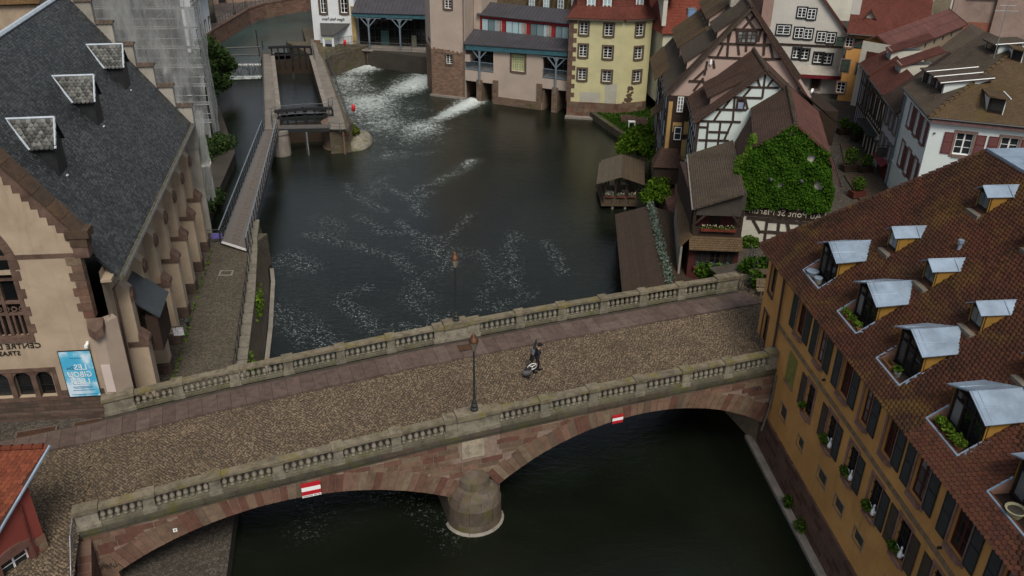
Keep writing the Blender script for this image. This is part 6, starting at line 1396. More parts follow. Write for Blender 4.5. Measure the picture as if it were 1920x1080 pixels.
# ---- scaffolded house with netting
NB = G(402,262,1.1)[:2]; NA = NB-np.array([13.6,1.0]); NFm = Fr.two(NA, NB); nl = float(np.hypot(*(NB-NA)))
sh_ = thing('scaffolded_house', 'tall house under renovation behind the stone hall', 'house')
mb = MB(); mb.box(NFm, 0, nl-2.6, -4.5, -1.6, 0, 17); mb.build('wall', plaster('dull_plaster', (.22,.2,.18)), sh_)
mb = MB(); q = NFm.p; slab('pink_roof_sheet', [q(-.5,-1.6,14.5), q(nl-1,-1.6,17.5), q(nl-1,-9,21), q(-.5,-9,21)], .1, flat('pink_sheeting', (.30,.25,.25), .6, .2, var=.3), sh_)

sc = thing('scaffolding', 'galvanised tube scaffolding round the house behind the stone hall', 'scaffolding'); M_galv = flat('galvanised_tube', (.30,.34,.35), .45, .5, .5, var=.2)
nbay = int(nl/2.4)
for i in range(nbay+1):
    for nn in (-.15, -1.2): mb = MB(); mb.tube([NFm.p(nl*i/nbay,nn,.9), NFm.p(nl*i/nbay,nn,22)], .045, 5, False); mb.build('standard_tube', M_galv, sc)
for z in np.arange(3, 22, 2.0):
    for nn in (-.15,-1.2): mb = MB(); mb.tube([NFm.p(0,nn,z), NFm.p(nl,nn,z)], .04, 5, False); mb.tube([NFm.p(0,nn,z+1), NFm.p(nl,nn,z+1)], .035, 5, False) if nn > -1 else None; mb.build('ledger_tube', M_galv, sc)
    mb = MB(); mb.box(NFm, 0, nl, -1.15, -.25, z-.06, z); mb.build('platform_deck', flat('scaffold_boards', (.16,.15,.14), .8, .2), sc)
    i = int(z) % nbay
    mb = MB(); mb.tube([NFm.p(nl*i/nbay,-.15,z), NFm.p(nl*(i+1)/nbay,-.15,z+2)], .035, 5, False); mb.build('brace_tube', M_galv, sc)
# end frames with ladders seen over the stepped gable
for z in np.arange(12, 22, 1.0):
    for k in range(4): mb = MB(); mb.tube([NFm.p(-.6,-1.5-k*1.8,z), NFm.p(-.6,-3.2-k*1.8,z)], .035, 5, False); mb.build('end_tube', M_galv, sc)
for k in range(5): mb = MB(); mb.tube([NFm.p(-.6,-1.5-k*1.7,9), NFm.p(-.6,-1.5-k*1.7,22)], .045, 5, False); mb.build('end_standard', M_galv, sc)
def netm():
    n = N('scaffold_net'); v = n.coord('UV'); wv = n.noise(n.coord('Object', (1,1,.25)), .8, 5, .7); c = n.ramp(wv, [(.3, (.17,.18,.18)), (.7, (.34,.355,.36))]); n.col(c).rough(.7, .2)
    tr = n.n('BsdfTransparent'); mx = n.n('MixShader'); fa = n.ramp(n.noise(n.coord('Object', (1,1,.3)), .5, 6, .75), [(.35, (.36,)*3), (.65, (.8,)*3)])
    out = n.t.nodes['Material Output']; n.l(fa, mx.inputs[0]); n.l(tr.outputs[0], mx.inputs[1]); n.l(n.b.outputs[0], mx.inputs[2]); n.l(mx.outputs[0], out.inputs[0]); return n.m
net = thing('scaffold_netting', 'torn translucent grey netting hung over the scaffolding by the channel', 'netting')
NM = netm(); k, kz = 60, 60
mb = MB(); mb.sm = True; vs = []
for j in range(31):
    for i in range(9): vs.append(cp(SLEN+.95+.12*math.sin(i*1.7+j*.5), -.95+i*.1, 5.5+7.3*j/30+(.25*math.sin(i*2.) if j == 0 else 0)))
mb.add(vs, [(j*9+i, j*9+i+1, (j+1)*9+i+1, (j+1)*9+i) for j in range(30) for i in range(8)]); mb.build('net_sheet', NM, net)
for (a, b, lab) in ((0, .34, 0), (.34, .68, 1), (.68, 1.0, 2)):
    mb = MB(); mb.sm = True; vs = []
    for j in range(kz+1):
        z = 1.0+21*j/kz
        for i in range(k+1):
            t_ = a+(b-a)*i/k; u = nl*t_; fl = .28*math.sin(u*1.9+z*.25)+.16*math.sin(u*4.3-z*.5+1)+.12*math.sin(z*1.1+u); vs.append(NFm.p(u, .3+fl*(1.2 if z < 9 else .55)+.3*max(0, 1-z/6), z+(.6*math.sin(u*1.3+lab*2)+.5 if j == 0 else 0)))
    mb.add(vs, [(j*(k+1)+i, j*(k+1)+i+1, (j+1)*(k+1)+i+1, (j+1)*(k+1)+i) for j in range(kz) for i in range(k)]); mb.build('net_sheet', NM, net)
mb = MB(); mb.sm = True; vs = []; k = 16
for j in range(kz+1):
    z = 1.+21*j/kz
    for i in range(k+1): vs.append(NFm.p(nl+.25+.15*math.sin(z*.9+i), .5-i/k*2.4+.1*math.sin(z+i*1.4), z))
mb.add(vs, [(j*(k+1)+i, j*(k+1)+i+1, (j+1)*(k+1)+i+1, (j+1)*(k+1)+i) for j in range(kz) for i in range(k)]); mb.build('net_sheet', NM, net)
# ---- planting and rubble along the left bank
c = G(393,190,.6); clump('willow_tree', 'dark spreading tree overhanging the left channel by the scaffolding', 'tree', (c[0]-1,c[1]+2,1.0), [((0,0,3.4),(1.8,2.6,1.5)),((1.6,-1.8,2.2),(1.2,1.6,1.2)),((1.4,3,3.9),(1.3,2,1.4)),((-.8,5,4.6),(1.5,2.4,1.6)),((2.4,.6,1.3),(.9,2.2,.9)),((.8,-4.2,1.7),(1.1,1.6,1.1)),((.3,2,5.2),(1.2,1.6,1.1)),((2.0,4.6,2.4),(1.0,1.6,1.1)),((-1.2,-2,4.0),(1.3,1.5,1.2)),((1.9,-3.2,.9),(.8,1.2,.7))], 6500, .3, L_tree, inner=.15)
tb = thing('brown_roof_house', 'far brown-roofed house behind the ridge of the stone hall', 'house'); f = Fr((-82,92), (1,.25)); mb = MB(); mb.box(f, 0, 30, -12, 0, 1, 14); mb.build('wall', M_cream, tb); slab('roof_plane', [f.p(-.5,.5,14), f.p(30.5,.5,14), f.p(30.5,-6,20), f.p(-.5,-6,20)], .2, tiles_far('ochre_brown_tiles', [(.12,.07,.03),(.15,.09,.04)], moss=.2), tb); slab('roof_plane', [f.p(30.5,-12.5,14), f.p(-.5,-12.5,14), f.p(-.5,-6,20), f.p(30.5,-6,20)], .2, MATS['ochre_brown_tiles'], tb)
c = G(385,318,.6)
t = thing('stone_block', 'broken pale masonry block at the edge of the left channel', 'stone'); mb = MB(); q = [G(380,333,.0), G(398,332,0), G(404,288,0), G(390,280,0)]; mb.prism([(p[0],p[1],-1) for p in q], (0,0,2.2)); mb.build('block', stones('pale_block', [(.30,.27,.21)], moss=.2), t)
clump('bush', 'leafy bush behind the broken masonry block on the left bank', 'bush', (*G(378,300,1)[:2], 1.0), [((0,0,.8),(1.6,2.6,1.2)),((1,2.2,.8),(1.2,1.6,1)),((1.5,3.5,.7),(1.3,1.2,.9))], 1900, .22, L_tree)
clump('bush', 'dark bush beside the net at the water edge of the left bank', 'bush', (*G(384,395,.8)[:2], .6), [((0,0,.6),(1.0,2.2,.9)),((.2,2.5,.5),(.9,1.5,.8)),((0,-2.2,.6),(.9,1.4,.8))], 1700, .2, L_tree)
clump('bush', 'bush under the ragged lower end of the netting', 'bush', (*G(403,268,.8)[:2], .6), [((0,0,.6),(1.2,1.6,.8)),((.7,-1.2,.3),(.7,1.0,.6))], 800, .22, L_tree)
# ---- left far houses on the quay
LF = Fr.two(G(366,88,4.0), G(396,60,4.0)); LF.n = LF.n if LF.n[0] > 0 else -LF.n; ll = LF.uv(G(396,60,4.0))[0]
lh = thing('timbered_quay_house', 'white quay house with dark timber balcony above four small windows', 'house'); H = []
for i, x in enumerate((371,378.5,386,393)):
    y = 70-i*7; u_, z_ = LF.hit(x, y-4); H.append((u_-.45,u_+.45,z_-.9,z_+1.0))
wall(LF, lh, -1, ll+.6, 3.5, 9.5, M_whr, H, .2)
for h in H: window(LF, lh, *h, depth=.2, surm=M_brw, nx=2, ny=3, sash=M_dark, sur=.12)
zb_ = LF.hit(380,52)[1]; mb = MB(); mb.box(LF, -1, ll+.6, -.3, .5, 9.5, 14); mb.build('upper_wall', M_whr, lh)
mb = MB(); mb.box(LF, -.6, ll+.2, .5, .56, 10.4, 13.6); mb.build('dark_balcony', M_timber, lh); mb = MB(); mb.box(LF, -1, ll+.6, .5, .6, 9.5, 9.75); mb.box(LF, -1, ll+.6, .5, .6, 10.1, 10.3); mb.build('timber_rail', M_beam, lh)
mb = MB(); mb.box(LF, ll+.3, ll+.6, -10, -.02, 3.5, 14); mb.box(LF, -1, ll+.55, -10, -.4, 3.5, 14.5); mb.build('body', M_whr, lh)
railing('dark railing along the curved upstream quay', [np.array([*(q[:2]+np.array([-.3,.3])),4.3]) for q in UQ[1:]], 1.1, 1.1, 1, mat=M_dark)
def lamp(label, c, h=4.2, sc=1., group='street lanterns'):
    t = thing('street_lamp', label, 'street lamp', group, loc=c); 
    mb = MB(); mb.sm = False; mb.lathe([(.2,0),(.2,.12),(.13,.16),(.17,.3),(.1,.42),(.12,.5),(.07,.62),(.055,1.2),(.045,h-.75),(.07,h-.72),(.05,h-.66)], 12); mb.build('post', flat('lamp_iron', (.022,.024,.024), .5, .4), t)
    mb = MB(); mb.lathe([(.1,h-.7),(.24,h-.2)], 6); mb.build('glass', glass('lantern_glass', (.22,.19,.15), .15), t)
    mb = MB()
    for k in range(6): a = math.pi/3*k; mb.tube([(.09*math.cos(a),.09*math.sin(a),h-.66),(.215*math.cos(a),.215*math.sin(a),h-.2)], .012, 4)
    mb.lathe([(.105,h-.68),(.105,h-.64)], 6); mb.build('lantern_frame', flat('copper_brown', (.10,.045,.022), .45, .5, .4), t)
    mb = MB(); mb.sm = True; mb.lathe([(.24,h-.2),(.25,h-.17),(.2,h-.1),(.17,h+.02),(.12,h+.06),(.12,h+.12),(.06,h+.17),(.05,h+.24),(.015,h+.26)], 12); mb.build('lantern_cap', MATS['copper_brown'], t); return t
lamp('lantern on the near balustrade, in front of the cobbled deck', BN.p(-1.75,-.22,dz(-1.75)+1.2), 4.2, group='lanterns on the bridge')
lamp('lantern on the far balustrade, standing against the water', BF.p(-.25,-.22,dz(-.25)+1.2), 4.2, group='lanterns on the bridge')
lamp('small lamp post alone on the upstream quay', G(440,27,4.0), 4.0)
c = G(397,42,4.0); t = thing('plane_tree', 'tall bare grey trunk on the upstream quay', 'tree'); mb = MB(); mb.sm = True; mb.tube([c, c+[.1,0,3], c+[0,.2,7], c+[.2,0,11]], [.75,.55,.5,.45], 10); mb.build('trunk', flat('grey_bark', (.12,.11,.085), .9, .1, var=.4, sc=2), t)
for k in range(4): a = k*1.6; mb = MB(); mb.tube([c+[.1,0,10.5], c+[1.5*math.cos(a),1.5*math.sin(a),13], c+[3*math.cos(a),3*math.sin(a),15.5]], [.3,.2,.08], 7); mb.build('limb', MATS['grey_bark'], t)
leaves('crown', blob_pts([(c+[0,0,16],(4,4,2.5))], 1500)+0, .4, L_tree, t)
fh = thing('far_plaza_building', 'pinkish far building along the back of the upstream quay', 'building'); f = Fr.two(G(378,11,4.0), G(470,2,4.0)); L = 20; H = [(3,4.1,4.1,6.4),(6.5,7.4,5.2,6.5),(9.5,10.4,5.2,6.5)]; wall(f, fh, -30, L, 4, 10, plaster('faded_pink', (.32,.22,.17)), H, .25)
for h in H: window(f, fh, *h, depth=.25, surm=M_brw, sash=M_dark, nx=2, ny=2)
t = thing('road_sign', 'yellow sign on a post on the upstream quay', 'sign', loc=G(461,14,4.0)); mb = MB(); mb.tube([(0,0,0),(0,0,2.6)], .05, 6); mb.build('post', M_rail, t); mb = MB(); mb.box(Fr((0,0),(1,.3)), -.35, .35, .05, .08, 1.7, 2.6); mb.build('plate', flat('sign_yellow', (.45,.32,.02), .5, .3), t)
# ================================================================== right bank: timber-framed houses, huts, street
def dirf(o, deg): return Fr(o, (math.cos(R_(deg)), math.sin(R_(deg))))
land('ivy_terrace', [(15.6,52.7),(24.5,52.7),(24.5,62.9),(18,62.9),(15.9,57)], 4.15, M_street)
land('river_terrace', [(13.2,50.8),(12.9,57),(13.6,70),(14.4,84),(16.5,92),(24,95),(24,50)], 2.4, paving('terrace_brick', (.11,.055,.045), 1.1))
M_btile = tiles_far('brown_tiles', [(.058,.034,.026),(.08,.047,.034),(.068,.04,.03)], moss=.12, dark=.3, lich=.12)
M_gtile = tiles_far('grey_brown_tiles', [(.062,.048,.036),(.085,.066,.048),(.072,.056,.042)], moss=.4, mossc=(.07,.06,.022), dark=.35, lich=.25)
M_mtile = tiles_far('mossy_brown_tiles', [(.085,.055,.03),(.115,.078,.042),(.095,.062,.034)], moss=.5, mossc=(.085,.062,.02), dark=.3, lich=.2)
M_pinkp = plaster('pink_plaster', (.40,.30,.26), .15, .3); M_mint = plaster('pale_mint_plaster', (.52,.60,.58), .1, .2); M_cream2 = plaster('cream_white_plaster', (.52,.51,.44), .2, .5)
def zpt(z, s, x0, y0): return lambda a, b: (x0+a/s, y0+b/s)
def beams(fr, parent, L, conv, w=.2, n1=.06, mat=None):
    for q in L:
        a, b = conv(q[0], q[1]), conv(q[2], q[3]); p, r = np.array(fr.hit(*a)), np.array(fr.hit(*b)); mb = MB(); mb.bar(fr, p, r, q[4] if len(q) > 4 else w, -.03, n1+random.uniform(-.012,.012)); mb.build('beam', mat or M_beam, parent)
def shed(parent, P, s0, s1, w1, h, back, mat, cheekm, fr_mat=None, ov=.25, nwin=2):
    "long shed dormer on a slope: P(s, w, z) places; rzf(w) roof height"
    PT, rzf = P; z1 = rzf(w1); zt = z1+h; mb = MB(); 
    mb.prism([PT(s0,w1,z1-.1), PT(s0,w1,zt), PT(s0,back,rzf(back))], np.array(PT(s0+.06,w1,0))-np.array(PT(s0,w1,0)))
    d_ = mb.build('dormer', cheekm, parent)
    mb = MB(); mb.prism([PT(s1-.06,w1,z1-.1), PT(s1-.06,w1,zt), PT(s1-.06,back,rzf(back))], np.array(PT(s1,w1,0))-np.array(PT(s1-.06,w1,0))); mb.build('dormer_cheek', cheekm, d_)
    mb = MB(); mb.prism([PT(s0,w1,z1-.1), PT(s1,w1,z1-.1), PT(s1,w1,zt), PT(s0,w1,zt)], np.array(PT(0,w1+.05,0))-np.array(PT(0,w1,0))); mb.build('dormer_front', fr_mat or M_timber, d_)
    for k in range(nwin):
        a = s0+(s1-s0)*(k+.2)/nwin; b = s0+(s1-s0)*(k+.8)/nwin; mb = MB(); mb.prism([PT(a,w1-.02,z1+.2), PT(b,w1-.02,z1+.2), PT(b,w1-.02,zt-.15), PT(a,w1-.02,zt-.15)], np.array(PT(0,w1+.02,0))-np.array(PT(0,w1,0))); mb.build('pane', M_glass, d_)
    sl = (rzf(back)-zt)/(back-w1); r_ = slab('dormer_roof', [PT(s0-.15,w1-ov,zt-ov*sl+.05), PT(s1+.15,w1-ov,zt-ov*sl+.05), PT(s1+.15,back+.1,rzf(back)+.07), PT(s0-.15,back+.1,rzf(back)+.07)], .1, mat, d_); return d_
# ---- big pink timber-framed house
PF = dirf((13.9,77.4), -5); PL_ = Fr(PF.o, -PF.n)          # gable, river side (u away from viewer)
PL_.n = -PF.u
pk = thing('pink_timbered_house', 'big pink timber-framed house with tiers of shed dormers', 'house')
ua, za = PF.hit(1409,10); zeL = 11.0; ue = -.35; sl = (za-zeL)/(ua-ue); DEP = 15.
uR = PF.hit(1493,145)[0]; zR = PF.hit(1493,145)[1]
wall(PF, pk, 0, 12.4, 2.4, zeL+.3, M_pinkp, (), top=[(0,zeL+.3),(12.4,zeL+.3),(uR+.3,zR),(ua,za-.15),(.1,zeL+.6)])
z1c = lambda a, b: (1180+a/5.4, b/5.4); z7c = lambda a, b: (1420+a/5.14, b/5.14)
beams(PF, pk, [(1035,297,1375,302),(915,440,1404,458),(800,577,1400,600),(600,820,760,824),(1170,145,1265,290),(1275,145,1150,290),(1010,300,990,580),(1085,305,1110,555),(1335,305,1290,420),(1370,330,1358,560),(950,450,890,575),(785,690,645,820),(750,790,650,920),(1185,440,1180,520),(850,610,860,690),(790,620,760,760),(1035,297,1000,440,.14)], z1c)
beams(PF, pk, [(80,290,60,530),(125,440,150,560),(0,300,0,290),(0,430,130,430),(30,566,225,570),(30,300,10,400)], z7c)
for a, b in (((ua,za-.12),(.0,zeL+.35)), ((ua,za-.12),(uR+.3,zR-.1))): mb = MB(); mb.bar(PF, np.array(a), np.array(b), .5, -.02, .1); mb.build('verge_beam', M_beam, pk)
for k, (x0, x1) in enumerate(((1105,1180),(1198,1275))):
    a, zt_ = PF.hit(*z1c(x0,312)); b, zb_ = PF.hit(*z1c(x1,432)); window(PF, pk, a, b, zb_, zt_, 0, .1, M_beam, M_beam, 2, 3, M_glassl, .08, .05, .05, panes=True)
u_, z_ = PF.hit(*z1c(825,625)); mb = MB(); mb.lathe([(.06,0),(.13,.15),(.1,.42),(.03,.55)], 10, PF.p(u_,.1,z_-.3), 1, .5); mb.build('niche_figure', M_white, pk)
# lower front bay with ochre panels
mb = MB(); mb.box(PF, -.1, 3.2, .0, .25, 4.6, 10.9); bay = mb.build('front_bay', M_timber, pk)
for a, b, c, d in ((.55,1.35,7.6,8.5),(1.55,2.1,7.4,8.6),(.0,.35,5.2,10.4),(1.5,1.9,4.9,6.9)): mb = MB(); mb.box(PF, a, b, .25, .27, c, d); mb.build('infill_panel', plaster('ochre_panel', (.40,.26,.10)), bay)
fB2 = Fr(PF.p(0,.26,0), PF.u); h = px_window(fB2, pk, 1270,181,1281,210); window(fB2, bay, *h, depth=0, sur=.08, surm=M_timber, nx=2, ny=4, gl=M_glassl); h = px_window(fB2, pk, 1264,238,1277,262); window(fB2, bay, *h, depth=0, sur=.1, surm=M_timber, nx=1, ny=2)
slab('bay_roof', [PF.p(-1.0,1.5,4.55), PF.p(1.75,1.5,4.55), PF.p(1.3,.2,6.1), PF.p(-.2,.2,6.1)], .1, M_btile, pk); slab('bay_roof', [PF.p(-1.0,-.6,4.55), PF.p(-1.0,1.5,4.55), PF.p(-.2,.2,6.1), PF.p(-.2,-.6,6.1)], .1, M_btile, pk)
mb = MB(); mb.box(PF, -.85, 1.6, .1, 1.3, 2.9, 4.5); mb.build('slatted_porch', M_timber, pk)
# river side wall: white timber frame
wall(PL_, pk, 0, DEP, .6, zeL+.1, plaster('lilac_white_plaster', (.50,.49,.50), .15, .3))
for z in (3.4,5.6,6.2,8.3,8.9,10.8): mb = MB(); mb.box(PL_, 0, DEP, .0, .06, z-.11, z+.11); mb.build('beam', M_beam, pk)
for k in range(13): mb = MB(); x = .12+k*(DEP-.25)/12; mb.box(PL_, x-.1, x+.1, 0, .05, .6, zeL); mb.build('beam', M_beam, pk)
for k in (0,2,5,8,10): mb = MB(); mb.bar(PL_, np.array([.2+k*1.2,6.3]), np.array([1.2+k*1.2,8.2]), .16, 0, .045); mb.build('beam', M_beam, pk)
for k, x in enumerate((1.5,3.9,6.3,8.7,11.2,13.4)):
    for z in (6.5,9.1): window(PL_, pk, x, x+.85, z, z+1.45, 0, .08, M_beam, M_white, 2, 3, M_glass, .07)
slab('pent_roof', [PL_.p(3.4,1.2,7.9), PL_.p(5.6,1.2,7.9), PL_.p(5.6,.02,8.8), PL_.p(3.4,.02,8.8)], .1, M_mtile, pk)
pipe(pk, [PL_.p(2.7,.15,10.9), PL_.p(2.7,.12,1)], .08, M_greyst); pipe(pk, [PL_.p(9,.15,10.9), PL_.p(9,.12,1)], .07)
Ppk = lambda s, w_, z: PF.p(w_, -s, z); rzp = lambda w_: zeL+(w_-ue)*sl
slab('roof_plane', [Ppk(DEP,ue,zeL), Ppk(-.5,ue,zeL), Ppk(-.5,ua,za), Ppk(DEP,ua,za)], .2, M_gtile, pk)
slR = (za-zR)/(uR-ua); slab('roof_plane', [Ppk(-.5,12.6,za-slR*(12.6-ua)), Ppk(DEP,12.6,za-slR*(12.6-ua)), Ppk(DEP,ua,za), Ppk(-.5,ua,za)], .2, M_btile, pk)
slab('eaves_kick', [Ppk(DEP,ue-.7,zeL-.45), Ppk(6.2,ue-.7,zeL-.45), Ppk(6.2,ue+.6,rzp(ue+.6)+.12), Ppk(DEP,ue+.6,rzp(ue+.6)+.12)], .1, M_mtile, pk)
shed(pk, (Ppk, rzp), .3, 5.6, 1.25, 1.0, 3.5, M_gtile, M_pinkp); shed(pk, (Ppk, rzp), .5, 4.5, 3.6, .8, 5.5, M_gtile, M_pinkp)
for a, b in ((6.3,8.2),(8.35,10.2),(10.35,12.2),(12.35,14.3)): shed(pk, (Ppk, rzp), a, b, 1.1, 1.1, 3.6, M_mtile, M_pinkp, nwin=1); shed(pk, (Ppk, rzp), a, b, 3.5, .9, 5.6, M_mtile, M_pinkp, nwin=1)
mb = MB(); mb.tube([Ppk(-.5,ua,za+.03), Ppk(DEP,ua,za+.03)], .17, 6); mb.build('ridge_tiles', M_gtile, pk)
mb = MB(); c = Ppk(5,ua-.6,0); mb.box(Fr(c, PF.u), -.5, .5, -.5, .5, za-1, za+2.5); mb.build('chimney', M_gwhite, pk)
mb = MB(); c = Ppk(1.6,ua+1.6,0); mb.box(Fr(c, PF.u), -.45, .45, -.5, .5, za-2, za+1.2); mb.build('chimney', plaster('rosy_chimney', (.3,.2,.17)), pk)
gutter(pk, Ppk(-.5,ue-.1,zeL-.1), Ppk(6,ue-.1,zeL-.1))
# ---- mint-white timber-framed house in front
BF2 = dirf((15.2,70.2), -5); bb = thing('mint_timbered_house', 'pale mint timber-framed house with brown tiled roof and shed dormers', 'house')
ub, zb_ = BF2.hit(1437.5,130); zeB = 10.8; ueb = -.35; slb = (zb_-zeB)/(ub-ueb)
wall(BF2, bb, 0, 10, 5.5, zeB+.2, M_mint, (), top=[(0,zeB+.2),(10,zeB+.2),(ub,zb_-.1)])
z2c = lambda a, b: (1200+a/5.4, 140+b/5.4)
beams(BF2, bb, [(600,468,1020,478),(720,350,1080,356),(935,228,1240,236),(1075,125,1404,132),(600,530,690,533),(695,578,900,583),(590,660,900,668),(690,480,662,775),(815,485,788,710),(958,240,940,470),(1268,0,1238,235),(925,235,838,350),(822,355,748,465),(1122,135,1045,225),(928,490,850,665),(1185,30,1215,125),(1352,40,1288,125),(1065,240,1090,350),(590,480,555,775,.26)], z2c, .17)
for a, b in (((ub,zb_-.08),(-.1,zeB+.05)), ((ub,zb_-.08),(10,zeB+.05))): mb = MB(); mb.bar(BF2, np.array(a), np.array(b), .35, -.02, .1); mb.build('verge_beam', M_beam, bb)
h = (*[BF2.hit(*z2c(985,300))[0], BF2.hit(*z2c(1050,300))[0]], BF2.hit(*z2c(1010,345))[1], BF2.hit(*z2c(1010,248))[1]); w_ = window(BF2, bb, *h, depth=0, sur=.1, surm=M_beam, nx=1, ny=1, sash=M_beam, gl=M_glass, proud=.09)
mb = MB(); mb.box(BF2, h[0]+.05, h[1]-.05, .1, .16, h[2]+.05, h[2]+.55); mb.build('blue_crate', flat('blue_grey_plastic', (.22,.26,.36), .6, .2), w_)
BL2 = Fr(BF2.o, -BF2.n); BL2.n = -BF2.u; wall(BL2, bb, 0, 8, 5.5, zeB+.2, M_mint)
for x in (.15,1.5,2.9,4.3,5.7): mb = MB(); mb.box(BL2, x-.1, x+.1, 0, .06, 5.5, zeB); mb.build('beam', M_beam, bb)
for z in (7.4,9.0,10.5): mb = MB(); mb.box(BL2, 0, 8, 0, .05, z-.1, z+.1); mb.build('beam', M_beam, bb)
for x in (.5,1.9,3.3): window(BL2, bb, x, x+.75, 9.2, 10.35, 0, .07, M_beam, M_white, 2, 2, M_glass, .07)
Pb = lambda s, w_, z: BF2.p(w_, -s, z); rzb = lambda w_: zeB+(w_-ueb)*slb
slab('roof_plane', [Pb(7,ueb,zeB), Pb(-.4,ueb,zeB), Pb(-.4,ub,zb_), Pb(7,ub,zb_)], .15, M_btile, bb); slab('roof_plane', [Pb(-.4,2*ub-ueb,zeB), Pb(9,2*ub-ueb,zeB), Pb(9,ub,zb_), Pb(-.4,ub,zb_)], .15, M_btile, bb)
shed(bb, (Pb, rzb), 1.2, 2.9, .9, .75, 3.6, M_btile, plaster('brown_pink_cheek', (.20,.14,.12)), nwin=1); shed(bb, (Pb, rzb), 3.4, 5.4, .9, .75, 3.8, M_btile, MATS['brown_pink_cheek'], nwin=1)
mb = MB(); mb.tube([Pb(-.4,ub,zb_+.02), Pb(7,ub,zb_+.02)], .15, 6); mb.build('ridge_tiles', M_gtile, bb); gutter(bb, Pb(-.4,ueb-.08,zeB-.1), Pb(6.5,ueb-.08,zeB-.1))
mb = MB(); mb.box(BF2, 0, 10, -8, -.1, 2.4, zeB); mb.build('body', M_mint, bb)
# ---- ivy-clad house with painted name
IF = Fr((19.94,60.3), (.978,-.208)); iv = thing('ivy_house', 'brown-roofed house whose front gable is covered in green ivy', 'house')
wall(IF, iv, -3.3, 3.3, 2.4, 9.6, M_cream2, (), top=[(-3.3,9.6),(3.3,9.6),(2.7,12.0),(0,13.95),(-2.6,12.1)])
z4c = lambda a, b: (1270+a/5.4, 260+b/5.4); z8c = lambda a, b: (1440+a/4, 270+b/4)
beams(IF, iv, [(700,800,1188,842,.24),(845,938,1188,968,.2),(765,815,840,955),(910,830,880,1050),(1040,780,1010,1010),(1100,780,1140,960),(670,1040,960,1075,.25)], z4c, .2)
beams(IF, iv, [(0,575,380,600,.22),(85,535,70,700),(130,535,160,670),(250,540,235,650),(0,655,190,672,.18),(370,560,330,620)], z8c, .2)
cuS = (IF.hit(1405,393)[0]+IF.hit(1540,405)[0])/2
text(IF, iv, 'Au Pont St Martin', cuS, IF.hit(1470,399)[1], .72, flat('cream_letters', (.42,.40,.33), .7, .2), .1, width=IF.hit(1541,405)[0]-IF.hit(1403,393)[0]-.1, ext_=.03)
mb = MB(); mb.box(IF, -2.5, 3.2, .03, .09, 6.55, 7.35); mb.build('name_board', M_timber, iv)
Pi = lambda s, w_, z: IF.p(w_, -s, z); IDP = 10.
slab('roof_plane', [Pi(IDP,-2.65,12.1), Pi(-.35,-2.65,12.1), Pi(-.35,0,14.02), Pi(IDP,0,14.02)], .15, M_btile, iv); slab('roof_plane', [Pi(-.35,2.75,12.0), Pi(IDP,2.75,12.0), Pi(IDP,0,14.02), Pi(-.35,0,14.02)], .15, tiles_far('ribbed_red_brown', [(.085,.036,.028),(.11,.046,.035)], .3, 1.2, dark=.3, lich=.05), iv)
slab('lower_roof_plane', [Pi(IDP-2,-3.6,9.5), Pi(.1,-3.6,9.5), Pi(.1,-2.55,12.05), Pi(IDP-2,-2.55,12.05)], .12, M_btile, iv); slab('lower_roof_plane', [Pi(-.35,3.85,9.6), Pi(IDP-3,3.85,9.6), Pi(IDP-3,2.65,11.95), Pi(-.35,2.65,11.95)], .12, MATS['ribbed_red_brown'], iv)
mb = MB()
for k in range(22): a, b = np.array(Pi(-.35+.47*k,0,14.06)), np.array(Pi(.14+.47*k,0,14.04)); mb.tube([a, b], [.17,.13], 7)
mb.build('ridge_tiles', M_gtile, iv); gutter(iv, Pi(0,-3.68,9.5), Pi(IDP-2,-3.68,9.5), .07, M_conc); gutter(iv, Pi(-.3,3.93,9.55), Pi(IDP-3,3.93,9.55), .07)
mb = MB(); mb.box(IF, -3.3, 3.3, -IDP, -.1, 2.4, 9.6); mb.build('body', M_cream2, iv)
ivy = thing('ivy', 'thick green ivy covering the gable of the brown-roofed house', 'ivy')
n = 42000; P = np.stack([RNG.uniform(-3.6,3.5,n), RNG.uniform(6.9,14.2,n)], 1); topl = np.interp(P[:,0], [-3.6,-2.6,0,2.7,3.3,3.6], [9.5,12.05,13.98,12.0,9.6,9.2])
hole = np.zeros(n, bool)
for (x, y, rx, ry) in ((1521,295,.32,.3),(1532,345,.28,.35),(1536,350,.3,.25),(1463,345,.22,.2),(1484,248,.12,.22)): u_, z_ = IF.hit(x, y); hole |= ((P[:,0]-u_)/rx)**2+((P[:,1]-z_)/ry)**2 < 1
bot = 7.42+.12*np.sin(P[:,0]*2.2)+.08*np.sin(P[:,0]*5.1+1)-.55*np.exp(-((P[:,0]+2.3)/.5)**2); keep = (P[:,1] < topl) & (P[:,1] > bot) & ~hole; P = P[keep]
dep = .08+np.abs(RNG.normal(0,.13,len(P)))+.12*np.sin(P[:,0]*3.1)*np.sin(P[:,1]*2.7)
C3 = np.array([IF.p(u, d, z) for (u, z), d in zip(P, dep)]); leaves('ivy_leaves', C3, .115, L_ivy, ivy, bias=(IF.n[0],IF.n[1],.55), flat_=.8)
for spread, cnt in (((-3.9,-2.3), 1500),):   # creeping over the lower left roof and its gutter
    s_ = RNG.uniform(-.2,3.2,cnt)**1.; w_ = RNG.uniform(-3.75,-2.4,cnt); k_ = (s_ < 1.0+1.6*np.sin(w_*4)**2*RNG.random(cnt)*1.4)
    C3 = np.array([Pi(a, b, np.interp(b, [-3.7,-2.55], [9.5,12.1])+.1+abs(RNG.normal(0,.06))) for a, b in zip(s_[k_], w_[k_])]); leaves('creeping_ivy', C3, .2, leafmat('light_ivy', [(.02,.045,.004),(.05,.095,.01),(.085,.14,.016)]), ivy, bias=(-.5,-.3,.8), flat_=.5)
